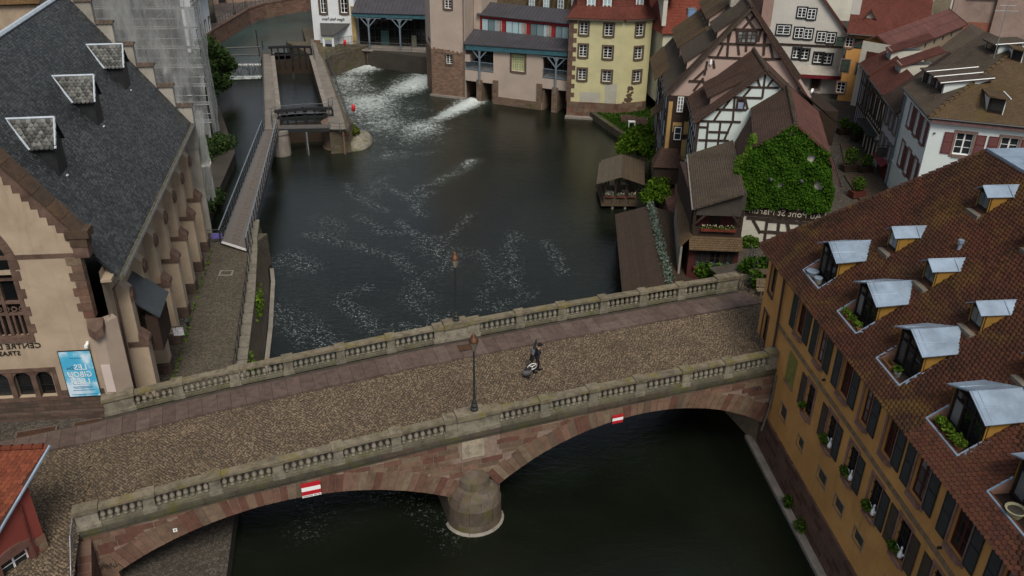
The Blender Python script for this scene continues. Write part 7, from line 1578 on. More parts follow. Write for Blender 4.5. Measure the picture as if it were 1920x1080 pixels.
C3 = np.array([IF.p(-3.6-RNG.random()*.5, .1+RNG.random()*.3, z) for z in RNG.uniform(7.2,9.2,350)]); leaves('corner_ivy', C3, .2, MATS['light_ivy'], ivy)
mb = MB(); mb.tube([IF.p(-2.9,.08,2.5), IF.p(-2.7,.1,5), IF.p(-2.9,.12,7.4), IF.p(-1.5,.12,10)], [.09,.07,.05,.02], 6); mb.build('stem', M_timber, ivy)
for k, (x, y) in enumerate(((1445,335),(1502,338))):
    u_, z_ = IF.hit(x, y, .3); t = thing('wall_lamp', ['small grey lamp in the ivy, left one','small grey lamp in the ivy, right one'][k], 'lamp', 'small lamps in the ivy', loc=IF.p(u_,.35,z_)); mb = MB(); mb.tube([(0,.2,0),(0,-.1,0)], .03, 5); mb.build('arm', M_rail, t); mb = MB(); mb.lathe([(.13,-.08),(.15,.05),(.05,.12)], 8, (0,-.12,0)); mb.build('shade', M_rail, t)
for k, (x, y) in enumerate(((1440,440),(1480,492),(1345,515),(1415,530))):
    c = G(x, y, 6.2 if k != 2 else 5.0); lab = ['ivy bush growing at the left foot of the painted name wall','dark hedge behind the benches under the name wall','hanging green vine below the flower balcony','green bush by the balustrade end'][k]
    bl = [[((0,0,.3),(.8,.5,.9))],[((0,.3,.5),(1.7,.6,.65)),((-1.5,.2,.4),(1.0,.6,.7)),((1.3,.3,.4),(.9,.5,.5))],[((0,0,-.1),(1.4,.6,.9)),((1.3,0,-.2),(1.0,.6,.9)),((-.9,.1,.2),(.7,.5,.7)),((.4,-.6,-.7),(1.3,.5,.7))],[((0,0,.3),(.5,.5,.7))]][k]
    c = [IF.p(-1.9,.4,3.9), G(1452,512,5.9), None, None][k] if k < 2 else c; clump('vine', lab, 'vine', tuple(c), bl, [700,1500,2600,500][k], .17, L_ivy if k == 1 else L_bush, stem=(k != 2))
# ---- low riverside house with flower balconies
cf = G(1301.5,389.6,8.5); CFr = dirf(cf, -3); lc = thing('balcony_house', 'low grey-roofed riverside house with flower-box balconies', 'house')
ed = G(1291,289,8.5)-cf; ELn = float(np.hypot(*ed[:2])); CL = Fr(cf, ed[:2]); CL.n = -np.array([CL.u[1], -CL.u[0]]) if CL.u[1] > 0 and False else np.array([-CL.u[1], CL.u[0]])
Pc = lambda s, w_, z: tuple(np.array([*(cf[:2]+CL.u*s-CL.n*w_), z])); zc_ = lambda w_: 8.5+w_*.42
slab('roof_plane', [Pc(ELn,-.05,8.48), Pc(-.1,-.05,8.48), Pc(-.1,3.4,zc_(3.4)), Pc(ELn,3.4,zc_(3.4))], .12, M_gtile, lc); gutter(lc, Pc(-.1,-.12,8.42), Pc(ELn,-.12,8.42), .06, M_conc)
mb = MB(); mb.box(CFr, .1, 3.6, -10, -1.2, 2.4, 8.3); mb.build('body', M_timber, lc)
mb = MB(); mb.fpoly(CFr, [(.1,7.9),(3.6,7.9),(3.6,9.7),(.1,8.4)], -1.2, -.1); mb.build('gable_boarding', wood('grey_boards', (.06,.052,.045)), lc)
for x in (.15,3.5): mb = MB(); mb.box(CFr, x-.1, x+.1, -.3, -.1, 2.4, 8.4); mb.build('corner_post', M_timber, lc)
mb = MB(); mb.box(CFr, .1, 3.6, -1.2, -.05, 6.3, 6.5); mb.build('balcony_floor', M_timber, lc); mb = MB(); mb.box(CFr, .1, 3.6, -.14, -.08, 6.5, 7.0); mb.build('balcony_front', M_timber, lc)
for s in (-1, 1): mb = MB(); x = 1.85+s*1.65; mb.bar(CFr, np.array([x,7.2]), np.array([x-s*.7,7.95]), .14, -.2, -.08); mb.build('brace', M_timber, lc)
mb = MB(); mb.box(CFr, .6, 1.4, -1.15, -1.1, 6.6, 7.7); mb.box(CFr, 2.2, 3.1, -1.15, -1.1, 6.6, 7.7); mb.build('balcony_windows', wood('oxblood_boards', (.07,.02,.018)), lc)
slab('pent_roof', [CFr.p(-.1,.7,5.5), CFr.p(3.7,.7,5.5), CFr.p(3.7,-.1,6.35), CFr.p(-.1,-.1,6.35)], .1, M_mtile, lc)
mb = MB(); mb.box(CFr, .0, 3.6, -1.2, .1, 2.4, 5.4); mb.build('lower_storey', MATS['oxblood_boards'], lc)
for k in range(3): window(CFr, lc, .45+k*1.0, 1.3+k*1.0, 4.2, 5.2, 0, .06, M_timber, M_timber, 2, 1, M_glass) if False else None
fl_ = Fr(CFr.p(0,.1,0), CFr.u)
for k in range(3): window(fl_, lc, .55+k*.95, 1.35+k*.95, 4.1, 5.2, 0, .07, M_timber, M_timber, 2, 2, M_glass)
L_white = leafmat('pale_flowers', [(.35,.32,.22),(.5,.46,.36),(.42,.36,.2)], 0); L_sage = leafmat('sage_leaves', [(.045,.065,.05),(.08,.11,.088),(.13,.165,.14)])
flowerbox('red box of cream flowers on the upper balcony', CFr.p(1.9,.05,6.75), 2.5, .28, L_bush, 160, CFr, 'balcony flower boxes', L_white, flat('red_box', (.12,.03,.02), .8, .1))
flowerbox('red box of silvery plants under the lower balcony window', CFr.p(1.7,.32,3.85), 2.6, .38, L_sage, 320, CFr, 'balcony flower boxes', None, MATS['red_box'])
# mossy lean-to roof along its river side
slab('lean_to_roof', [Pc(ELn,-.85,5.7), Pc(-.2,-.75,5.5), Pc(-.2,-.05,6.4), Pc(ELn,-.05,6.6)], .12, M_mtile, lc)
mb = MB(); mb.prism([Pc(-.2,-.65,2.4), Pc(ELn-1,-.7,2.4), Pc(ELn-1,-.7,5.6), Pc(-.2,-.65,5.45)], (CL.n[0]*-.15, CL.n[1]*-.15, 0)); mb.build('lean_to_wall', plaster('dim_plaster', (.26,.24,.2)), lc)
t = thing('garden_wall', 'curved pale mint garden wall stepping down beside the brick passage', 'wall'); 
for k in range(8):
    x0, y0 = 1277+k*.6, 325+k*11; p, q = G(x0, y0, 3.6-k*.05), G(x0+1, y0+11, 3.6-k*.05); f = Fr.two(p, q); mb = MB(); mb.box(f, 0, math.hypot(*(q-p)[:2])+.02, -.1, .1, 2.4, 3.9-.12*k+.25*math.sin(k*1.3)); mb.build('wall_section', M_mint, t)
# ---- floating hut
ht = thing('floating_hut', 'small open timber hut with gabled plank roof over the water', 'hut'); hy = 76.
rN, rF = (9.94,76.,3.56), (10.69,82.2,3.56); lN, lF = (7.7,76.,2.84), (8.49,82.2,2.84); qN, qF = (12.2,76.,2.8), (12.95,82.2,2.8)
M_plank = wood('weathered_planks', (.075,.055,.036)); M_plank2 = wood('weathered_planks_left', (.095,.078,.055))
def plankroof(parent, eN, eF, rN, rF, n, mat, axis='depth'):
    eN, eF, rN, rF = [np.array(p, float) for p in (eN, eF, rN, rF)]
    for i in range(n):
        t0, t1 = (i+.02)/n, (i+.97)/n; q_ = [eN*(1-t0)+rN*t0, eF*(1-t0)+rF*t0, eF*(1-t1)+rF*t1, eN*(1-t1)+rN*t1]; _, _, _, nr = plane_axes(q_); mb = MB(); mb.prism([p-nr*.04 for p in q_], nr*(.04+.012*(i % 2))); mb.build('roof_plank', mat, parent)
plankroof(ht, lN, lF, rN, rF, 20, M_plank2); plankroof(ht, qN, qF, rN, rF, 20, M_plank)
hf = Fr((8.55,76.75), (3.2,.06)); HW = 3.1
mb = MB(); mb.box(hf, -.2, HW+.25, -5.3, .1, .35, .55); mb.build('deck', M_plank, ht)
for x in (.1, 1.05, 2.05, HW-.05):
    mb = MB(); mb.box(hf, x-.07, x+.07, -.1, .05, .55, 2.95+.3*(x > .5 and x < 2.8)); mb.build('post', M_timber, ht); mb = MB(); mb.box(hf, x-.07, x+.07, -5.2, -5.05, .55, 3.0); mb.build('post', M_timber, ht)
for k in range(4): mb = MB(); mb.box(hf, .02+k*.78, .74+k*.78, -.02, .06, .5, 1.35); mb.build('front_panel', M_plank, ht)
for x in (.0, HW): mb = MB(); mb.box(hf, x-.04, x+.04, -5.1, 0, .55, 1.3); mb.build('side_panel', M_plank, ht)
for x in (.9, 2.1): mb = MB(); mb.tube([hf.p(x,-.1,-1.5), hf.p(x,-.1,.35)], .12, 7); mb.build('pile', M_conc, ht)
for k in range(3): flowerbox(['planter at the left end of the floating hut front','planter in the middle of the floating hut front','planter at the right end of the floating hut front'][k], hf.p(.5+k*1.05,.15,1.28), .8, .25, L_sage, 70, hf, 'planters on the floating hut', L_white, flat('red_box2', (.10,.035,.025), .8, .1))
for k, (x, n_) in enumerate(((.7,-1.2),(2.2,-1.4),(1.2,-3.2),(2.4,-3.4))):
    t = thing('cafe_table', ['pale square table at the front left inside the hut','pale square table at the front right inside the hut','pale square table at the back left inside the hut','pale square table at the back right inside the hut'][k], 'table', 'tables in the floating hut', loc=hf.p(x,n_,.55)); mb = MB(); mb.box(Fr((0,0),(1,0)), -.32, .32, -.32, .32, .7, .74); mb.build('top', flat('pale_table', (.28,.24,.19), .6, .3), t); mb = MB(); mb.tube([(0,0,0),(0,0,.7)], .04, 6); mb.build('leg', M_dark, t)
# ---- long hut by the bridge
lg = thing('long_hut', 'long low timber hut with plank roofs either side of a planted strip', 'hut')
TLh, BLh, rT, rB, TRh, BRh = (8.81,69.6,2.6), (7.96,55.2,2.6), (11.5,69.3,3.55), (10.95,54.9,3.55), (14.8,69.4,2.6), (14.1,55.8,2.6)
M_dplank = wood('dark_roof_planks', (.048,.034,.024)); plankroof(lg, BLh, TLh, rB, rT, 26, M_dplank); plankroof(lg, BRh, TRh, (11.55,54.9,3.5), (12.0,69.3,3.5), 26, M_dplank)
mb = MB(); mb.prism([(8.3,55.6,.3),(13.6,56,.3),(14.3,69,.3),(9.1,69.2,.3)], (0,0,.25)); mb.build('deck', M_plank, lg)
for k in range(7):
    f_ = k/6; a = np.array(BLh)*(1-f_)+np.array(TLh)*f_; mb = MB(); mb.tube([a+[.4,0,-4], a+[.4,0,-.1]], .1, 6); mb.build('post', M_timber, lg)
mb = MB(); mb.prism([(8.5,55.7,.5),(8.5,55.7,2.5),(9.3,69,2.5),(9.3,69,.5)], (.08,0,0)); mb.build('river_wall', M_timber, lg); mb = MB(); mb.prism([(8.5,55.6,.5),(13.5,55.9,.5),(13.5,55.9,2.6),(11.2,55.7,3.3),(8.5,55.6,2.6)], (0,.08,0)); mb.build('end_wall', M_timber, lg)
t = thing('roof_planter', 'narrow planter of silvery plants along the gap between the hut roofs', 'planter'); mb = MB(); mb.prism([(10.98,54.9,3.3),(11.5,54.9,3.3),(12.0,69.3,3.3),(11.5,69.3,3.3)], (0,0,.28)); mb.build('trough', flat('tan_trough', (.16,.10,.06), .8, .1), t)
n = 1500; f_ = RNG.random(n); C3 = np.stack([11.25+.5*f_+RNG.normal(0,.14,n), 54.9+14.4*f_, 3.6+RNG.random(n)*.35], 1); leaves('plants', C3, .16, L_sage, t)
c = G(1195,285,1.5); clump('riverside_tree', 'bright green bushy tree between lawn and floating hut', 'tree', (c[0],c[1]+1.5,.8), [((0,0,1.3),(1.9,2.2,1.1)),((-1.3,-.6,.9),(1.0,1.3,.8)),((1.4,-2,1.4),(1.1,1.8,1.2)),((1.6,1.4,1.7),(1.0,1.2,.9)),((1.8,-4.2,1.1),(.9,1.5,1.0)),((.2,1.0,2.0),(.8,1,.7))], 3600, .26, L_lime if False else leafmat('spring_green', [(.018,.042,.003),(.042,.088,.006),(.075,.14,.010),(.11,.18,.018)]), inner=.3)
c = G(1232,372,1.5); clump('riverside_tree', 'bright green bush between the floating hut and the brick passage', 'tree', (c[0],c[1],1.2), [((0,0,1.3),(1.1,1.4,1.2)),((.6,.8,2.0),(.9,1.0,.9)),((-1.0,-.6,.8),(.8,1.0,.7)),((.3,-1.2,1.2),(.9,.8,.9))], 2200, .22, MATS['spring_green'], inner=.3)
# ---- benches and gate at the bridge end
def bench(label, c, rz, L=2.2, mat=None, back=True):
    t = thing('bench', label, 'bench', 'wooden benches at the bridge end', loc=c, rz=rz); f = Fr((0,0),(1,0)); m_ = mat or wood('light_slat', (.26,.20,.13), .25)
    for k in range(3): mb = MB(); mb.box(f, -L/2, L/2, .0+k*.15, .13+k*.15, .43, .47); mb.build('seat_slat', m_, t)
    if back:
        for k in range(4): mb = MB(); mb.box(f, -L/2, L/2, -.06-.04*k, -.02-.04*k, .55+k*.13, .66+k*.13); mb.build('back_slat', m_, t)
    for x in (-L/2+.25, L/2-.25):
        mb = MB(); mb.box(f, x-.04, x+.04, .36, .43, 0, .43); mb.build('leg', m_, t); mb = MB(); mb.box(f, x-.04, x+.04, -.1, -.02, 0, 1.0 if back else .43); mb.build('leg', m_, t); mb = MB(); mb.box(f, x-.04, x+.04, -.1, .4, .36, .43); mb.build('bearer', m_, t)
    return t
c0 = G(1424,553,5.88); c1 = G(1486,553,5.88); ang = math.atan2(*(c1-c0)[1::-1]); bench('light slatted bench at the bridge end beside the ochre house', tuple((c0+c1)/2+[0,.1,0]), ang, 2.7)
t = thing('picnic_table', 'dark weathered picnic table behind the light slatted bench', 'table', loc=tuple(G(1447,528,5.88)), rz=ang); f = Fr((0,0),(1,0)); mw = wood('dark_table', (.09,.068,.045))
for k in range(4): mb = MB(); mb.box(f, -1.4, 1.4, -.4+k*.2, -.22+k*.2, .72, .76); mb.build('top_plank', mw, t)
for s in (-1, 1):
    mb = MB(); mb.box(f, -1.4, 1.4, s*.75-.14, s*.75+.14, .42, .46); mb.build('seat', mw, t)
    for x in (-1,1): mb = MB(); mb.tube([(x,s*.8,0),(x,s*.2,.72)], .05, 5); mb.build('leg', mw, t)
railing('low black iron gate between balustrade and benches', [G(1383,545,5.88), G(1404,549,5.88), G(1412,520,5.88)], 1.1, .6, 2, mat=M_dark, vert=.12)
railing('grey hand rail beside the vine at the bridge end', [G(1405,482,5.9), G(1418,520,5.9)], 1.0, 1.2, 1)
# ================================================================== street houses, upper right
SA, SB = G(1669,358,5.86), G(1597,239,5.86); SF = Fr.two(SA, SB); SF.n = np.array([-SF.u[1], SF.u[0]])     # street wall, u away, n towards street
def shuttered(fr, parent, h, sm, left=True, right=True, **k):
    w_ = window(fr, parent, *h, **k); W = (h[1]-h[0])*.55
    if left: shutter(fr, parent, h[0]-.16-W, h[0]-.16, h[2], h[3], sm, True, .04)
    if right: shutter(fr, parent, h[1]+.16, h[1]+.16+W, h[2], h[3], sm, True, .04)
# ---- white house with oxblood shutters
ws = thing('white_shuttered_house', 'white corner house with oxblood louvred shutters and mossy tiled roof', 'house')
uc, zc_t = SF.hit(1751,214); uf = 1.4; ze = 14.0; M_wsw = plaster('bluish_white_render', (.56,.63,.63), .08, .2); M_oxs = flat('oxblood_shutter', (.10,.022,.022), .6, .3, var=.2); M_pst = flat('pinkish_stone', (.19,.135,.115), .9, .1, var=.25)
zs_ = [(11.6,13.4),(8.4,10.3)]; H = []
for (c, d) in zs_:
    for k in range(3): a = uc+.9+k*2.0; H.append((a,a+.85,c,d))
wall(SF, ws, uc, uf, 5.86, ze, M_wsw, H, .2)
for i, h in enumerate(H): shuttered(SF, ws, h, M_oxs, surm=M_pst, nx=2, ny=3, sash=M_white, sur=.16, proud=.03, depth=.2, right=i % 3 != 2)
mb = MB(); mb.box(SF, uc+.5, uc+1.7, -.02, .06, 5.86, 7.9); mb.build('street_door', M_redwood, ws); mb = MB(); mb.box(SF, uc, uf, .0, .06, 8.0, 8.15); mb.build('string_course', M_wsw, ws)
mb = MB(); mb.tube([SF.p(uf-.1,.12,13.6), SF.p(uf-.1,.12,6)], .07, 7); mb.build('drainpipe', M_greyst, ws)
p0 = np.array(SF.p(uc,0,0)[:2]); a1 = np.array([1785.,253.]); WSF = Fr(p0, (.955,-.297)); 
# orientation of the viewer-side wall from its level window lines
hA = px_window(WSF, ws, 1794,250,1818,291); hB = px_window(WSF, ws, 1872,272,1900,310); zb_, zt_ = hA[2], hA[3]; hA = (hA[0]-.1,hA[1]+.1,zb_,zt_); hB = (hB[0],hB[0]+hA[1]-hA[0],zb_,zt_)
wall(WSF, ws, 0, 14, 5.86, ze, M_wsw, [hA, hB], .2)
for h in (hA, hB): shuttered(WSF, ws, h, M_oxs, surm=M_pst, nx=2, ny=3, sash=M_white, sur=.2, proud=.04, depth=.2, fw=.07)
mb = MB(); mb.box(WSF, -.1, 14, .0, .35, ze-.35, ze-.05); mb.build('eaves_board', flat('plum_eaves', (.14,.085,.085), .7, .2), ws); mb = MB(); mb.box(SF, uc, uf, 0, .3, ze-.3, ze-.05); mb.build('eaves_board', M_wsw, ws)
u_, z_ = WSF.hit(1752,250); mb = MB(); mb.lathe([(.09,0),(.09,.06)], 8, WSF.p(u_,.03,z_)); mb.build('vent', M_dark, ws)
E0 = np.array(SF.p(uf+.3,.4,ze)); E1 = (np.array(SF.p(uc-.2,.45,ze))+np.array(WSF.p(-.3,.45,ze)))/2; E2 = np.array(WSF.p(14,.45,ze)); AP = G(1915,85,17.6); AP2 = np.array([AP[0]-.5,AP[1]+5,17.6]); AP3 = AP+np.array([14,-4.4,0])
slab('roof_plane', [E1, E2, AP3, AP], .15, M_mtile, ws); slab('roof_plane', [E0, E1, AP, AP2], .15, M_gtile, ws)
mb = MB()
for k in range(20): t0, t1 = k/20, (k+1)/20; mb.tube([E1*(1-t0)+AP*t0+[0,0,.06], E1*(1-t1)+AP*t1+[0,0,.02]], [.17,.13], 6)
mb.build('hip_tiles', M_mtile, ws); gutter(ws, tuple(E0), tuple(E1), .08); gutter(ws, tuple(E1), tuple(E2), .08)
def plane_pt(poly):
    o, x, y, nr = plane_axes(poly)
    def f(px, py):
        d = ray(px, py); t = ((o-CP)@nr)/(d@nr); return CP+d*t
    return f, x, y, nr
def px_shed(parent, plane, bl, br, h, depth, roofm, cheekm, up=(0,0,1), white=True):
    "shed dormer whose front foot spans photo points bl-br on a roof plane"
    f, x, y, nr = plane_pt(plane); a, b = f(*bl), f(*br); v = np.array([y[0],y[1],0]); v /= np.linalg.norm(v); hz = np.array([0,0,h]); bk = v*depth; slp = y[2]/math.hypot(y[0],y[1]); back_z = np.array([0,0,depth*slp])
    mb = MB(); mb.prism([a-[0,0,.1], b-[0,0,.1], b+hz, a+hz], v*.08); d_ = mb.build('dormer', M_dframe, parent)
    for p, q in ((a, .06), (b, -.06)): mb = MB(); mb.prism([p, p+hz, p+bk+back_z], np.array(x)*q); mb.build('dormer_cheek', cheekm, d_)
    mb = MB(); mb.prism([a*.85+b*.15+[0,0,.2], a*.15+b*.85+[0,0,.2], a*.15+b*.85+hz*.85, a*.85+b*.15+hz*.85], -v*.03); mb.build('pane', M_glass, d_)
    ov = -v*.3; e = np.array(x)*.18; slab('dormer_roof', [a+hz+ov-e+[0,0,.06], b+hz+ov+e+[0,0,.06], b+bk+back_z+e+[0,0,.1], a+bk+back_z-e+[0,0,.1]], .1, roofm, d_)
    if white:
        mb = MB(); mb.tube([b+hz+ov+e+[0,0,.08], b+bk+back_z+e+[0,0,.12]], .045, 5); mb.build('white_verge', M_white, d_)
    return d_
M_wch = plaster('white_cheek', (.55,.6,.59), .1, .1)
RPn = [E1, E2, AP3, AP]; RPs = [E0, E1, AP, AP2]
px_shed(ws, RPn, (1849,210), (1880,216), 1.2, 2.6, M_mtile, M_wch); px_shed(ws, RPn, (1895,112), (1915,118), .9, 2, M_mtile, M_wch)
for bl, br in (((1728,152),(1738,158)),((1742,160),(1752,168)),((1755,166),(1764,180))): px_shed(ws, RPs, bl, br, .95, 3.4, M_gtile, M_wch)
px_shed(ws, RPs, (1846,92), (1868,102), .7, 2.2, M_gtile, M_wch)
mb = MB(); c = plane_pt(RPs)[0](1863,110); mb.tube([c, c+[0,0,4.2]], .035, 5); mb.tube([c+[-.9,0,3.6], c+[.9,0,3.6]], .02, 4); mb.tube([c+[-.6,0,4.], c+[.6,0,4.]], .02, 4); mb.build('aerial', M_galv, ws)
# ---- row behind it along the street
def rowhouse(name, label, u0, u1, ztop, wallm, wins, shm=None, beams_=None, cat='house', roof=None, depth=8, rise=4, sash=None, ny=3):
    t = thing(name, label, cat, 'houses along the street'); wall(SF, t, u0, u1, 5.86, ztop, wallm, wins, .18)
    for h in wins:
        window(SF, t, *h, depth=.18, surm=M_beam if beams_ else M_pst, nx=2, ny=ny, sash=sash or M_white, sur=.1, proud=.05)
        if shm: shutter(SF, t, h[0]-.5, h[0]-.12, h[2], h[3], shm); shutter(SF, t, h[1]+.12, h[1]+.5, h[2], h[3], shm)
    if beams_:
        for b in beams_: mb = MB(); mb.bar(SF, np.array(b[:2]), np.array(b[2:4]), .18, -.02, .06); mb.build('beam', M_beam, t)
    slab('roof_plane', [SF.p(u0-.05,.5,ztop-.05), SF.p(u1+.05,.5,ztop-.05), SF.p(u1+.05,-depth/2,ztop+rise), SF.p(u0-.05,-depth/2,ztop+rise)], .15, roof or M_btile, t)
    mb = MB(); mb.box(SF, u0, u1, -depth, -.2, 5.86, ztop); mb.build('body', wallm, t); gutter(t, SF.p(u0,.55,ztop-.1), SF.p(u1,.55,ztop-.1), .07)
    slab('roof_plane', [SF.p(u1+.05,-depth,ztop-.05), SF.p(u0-.05,-depth,ztop-.05), SF.p(u0-.05,-depth/2,ztop+rise), SF.p(u1+.05,-depth/2,ztop+rise)], .15, roof or M_btile, t); return t
M_lil = plaster('lilac_grey_render', (.36,.38,.43), .12, .2); M_gsh2 = flat('grey_louvre', (.10,.11,.11), .6, .3)
r1 = rowhouse('lilac_row_house', 'lilac-grey row house with grey louvred shutters next to the white corner house', 1.6, 6.4, 12.0, M_lil, [(2.3+k*1.45,2.95+k*1.45,9.9,11.4) for k in range(3)]+[(2.3+k*1.45,2.95+k*1.45,7.6,9.0) for k in range(3)], M_gsh2, roof=tiles_far('dark_brown_row_tiles', [(.05,.034,.026),(.07,.046,.034)], moss=.25))
mb = MB(); mb.box(SF, 2.2, 5.2, .0, .06, 5.9, 7.3); mb.build('shop_front', M_redwood, r1)
slab('awning', [SF.p(2.3,.55,7.05), SF.p(5.6,.55,7.05), SF.p(5.6,.05,7.4), SF.p(2.3,.05,7.4)], .06, flat('red_awning', (.13,.015,.02), .7, .2), r1)
bm = [(6.6,z,12.2,z) for z in (8.6,9.1,11.2,11.9)]+[(6.7+k*.78,8.6,6.7+k*.78,11.9) for k in range(8)]+[(7.0,9.2,7.7,11.1),(9.5,9.2,8.9,11.1),(11.2,9.2,11.8,11.1)]
r2 = rowhouse('cream_timbered_row_house', 'cream timber-framed row house with dark shop front along the street', 6.5, 12.3, 12.1, M_cream2, [(7.6,8.3,9.3,10.9),(9.3,10,9.3,10.9),(10.9,11.6,9.3,10.9)], None, bm, roof=tiles_far('red_row_tiles', [(.10,.035,.026),(.135,.048,.034)], lich=.05), rise=1.7, depth=3.4, sash=M_timber)
mb = MB(); mb.box(SF, 6.9, 12, .0, .08, 5.9, 8.1); mb.build('shop_front', M_timber, r2)
for k in range(4): mb = MB(); mb.box(SF, 7.3+k*1.2, 7.5+k*1.2, .08, .14, 5.9, 8.0); mb.build('shop_pilaster', M_cream2, r2)
mb = MB(); mb.box(SF, 6.7, 12.1, .0, .9, 8.15, 8.3); mb.build('shop_canopy', M_dark, r2)
bm = [(12.4,z,16.9,z) for z in (8.4,10.6,12.1)]+[(12.5+k*.72,6,12.5+k*.72,12.1) for k in range(7)]
r3 = rowhouse('grey_timbered_row_house', 'grey-lilac timber-framed row house at the far end of the street', 12.4, 16.9, 12.3, M_lil, [(12.9,13.5,8.8,10.3),(14.2,14.8,8.8,10.3),(12.9,13.5,10.8,12.0),(14.2,14.8,10.8,12.0)], M_gsh2, bm, roof=MATS['red_row_tiles'], rise=1.7, depth=3.4)
# tall dormer houses rising from those roofs
for k, (u0, z0, u1) in enumerate(((9.0,12.9,10.8),(13.0,13.2,14.6))):
    mb = MB(); mb.box(SF, u0, u1, -4, -1.2, z0-2, z0+1.2); d_ = mb.build('tall_dormer', M_cream2, (r2, r3)[k]); slab('tall_dormer_roof', [SF.p(u0-.2,-1.0,z0+1.1), SF.p(u1+.2,-1.0,z0+1.1), SF.p(u1+.2,-4.5,z0+2.6), SF.p(u0-.2,-4.5,z0+2.6)], .12, MATS['red_row_tiles'], d_)
    for j in range(2): mb = MB(); mb.box(SF, u0+.15+j*.75, u0+.75+j*.75, -1.2, -1.16, z0-.3, z0+.9); mb.build('pane', M_glassb, d_)
# ---- long red-brown roof with beige flank
lb = thing('long_roofed_house', 'narrow house with long red-brown ribbed roof and plain beige flank wall', 'house')
zr_ = 14.9; a, b = G(1685,100,zr_-1.2), G(1815,46,zr_-1.2); c, d = b+[-1.7,1.6,1.3], a+[-1.7,1.6,1.3]
M_rib = tiles_far('ribbed_dark_red', [(.10,.042,.036),(.12,.05,.042)], .32, 1.0, dark=.25, lich=.03); slab('roof_plane', [a, b, c, d], .15, M_rib, lb); hx = np.array([0,0,-1.])
slab('roof_plane', [c+[-1.7,1.6,-1.3], d+[-1.7,1.6,-1.3], d, c], .12, M_rib, lb)
fL = Fr.two(a, b); L = math.hypot(*(b-a)[:2]); off = np.array([*(fL.n*-.35),0]); f2 = Fr((a+off)[:2], fL.u); wall(f2, lb, -.1, L-.3, 8, zr_-1.25, plaster('tan_render', (.27,.22,.165), .15, .3))
mb = MB()
for k in range(4): x = L*(.42+.13*k); mb.box(f2, x-.15, x+.15, .0, .03, zr_-1.95, zr_-1.55)
mb.build('vent_holes', M_dark, lb, 'stuff')
fl2 = Fr(f2.p(0,0,0), -f2.n); fl2.n = -f2.u; wall(fl2, lb, 0, 3.2, 8, zr_-.6, M_cream2); mb = MB(); mb.box(fl2, .2, 2.6, .0, .05, 12.2, zr_-1.5); mb.build('red_boarding', wood('red_boarding', (.09,.03,.022)), lb)
mb = MB(); mb.tube([b+[0,0,.05], c+[0,0,.05]], .08, 5); mb.build('verge_flashing', M_brw, lb)
# ---- white gabled house with dark windows
WG0, WG1 = G(1449,168,5.8), G(1577,178,5.8); WGF = Fr.two(G(1466,172,5.8), WG1); wg = thing('white_gabled_house', 'white house with tall gable and rows of dark-framed twin windows', 'house')
q7 = lambda a, b, c, d: (1420+a/5.14, b/5.14, 1420+c/5.14, d/5.14)
Wl = [q7(392,75,468,165),(q7(485,88,558,182)),q7(192,245,312,330),q7(362,270,440,365),q7(452,280,526,372),q7(578,310,655,400),q7(668,320,745,412),q7(345,465,412,560),q7(420,475,492,570),q7(548,510,628,605),q7(638,522,714,615)]
uR_ = WGF.hit(1572,150)[0]; zeW = WGF.hit(1572,62)[1]; ua_, za_ = WGF.hit(1495,-75)
M_wgw = plaster('greyish_white_render', (.47,.46,.42), .12, .2); H = [px_window(WGF, wg, *w_) for w_ in Wl]; lowH = [h for h in H if h[3] < zeW-.1]; hiH = [h for h in H if h[3] >= zeW-.1]
wall(WGF, wg, -4, uR_, 5.8, zeW, M_wgw, lowH, .2, top=[(-4,zeW),(uR_,zeW),(ua_+.2,za_),(ua_-.2,za_),(-4,zeW+1)])
for h in lowH: window(WGF, wg, *h, depth=.2, surm=M_dark, nx=2, ny=3, sash=M_white, sur=.16, proud=.05)
for h in hiH: window(WGF, wg, *h, depth=0, surm=M_dark, nx=2, ny=3, sash=M_white, sur=.16, proud=.05)
zz = WGF.hit(1520,85)[1]; mb = MB(); mb.box(WGF, -4, uR_, 0, .08, zz-.12, zz+.1); mb.build('jetty_beam', M_timber, wg); zz = WGF.hit(1530,133)[1]
slab('shop_pent_roof', [WGF.p(.8,1.0,zz-.2), WGF.p(uR_,1.0,zz-.2), WGF.p(uR_,.05,zz+.6), WGF.p(.8,.05,zz+.6)], .1, M_gwhite, wg); mb = MB(); mb.box(WGF, .8, uR_, .9, .98, zz-.6, zz-.2); mb.build('red_fascia', MATS['red_awning'], wg)
dh = px_window(WGF, wg, 1522,142,1536,166); window(WGF, wg, *dh, depth=0, surm=M_pst, nx=1, ny=1, sash=M_timber, gl=M_timber, sur=.2, name='shop_door')
slab('roof_plane', [WGF.p(uR_+.6,.4,zeW-.4), WGF.p(uR_+.6,-9,zeW-.4), WGF.p(ua_,-9,za_+.1), WGF.p(ua_,.4,za_+.1)], .2, M_redr, wg); slab('roof_plane', [WGF.p(-4.5,-9,zeW+.4), WGF.p(-4.5,.4,zeW+.4), WGF.p(ua_,.4,za_+.1), WGF.p(ua_,-9,za_+.1)], .2, M_btile, wg)
mb = MB(); mb.bar(WGF, np.array([-4.4,zeW+.2]), np.array([ua_,za_]), .5, -.1, .35); mb.build('barge_board', M_timber, wg); mb = MB(); mb.box(WGF, -4, uR_, -9, -.3, 5.8, zeW); mb.build('body', M_wgw, wg)
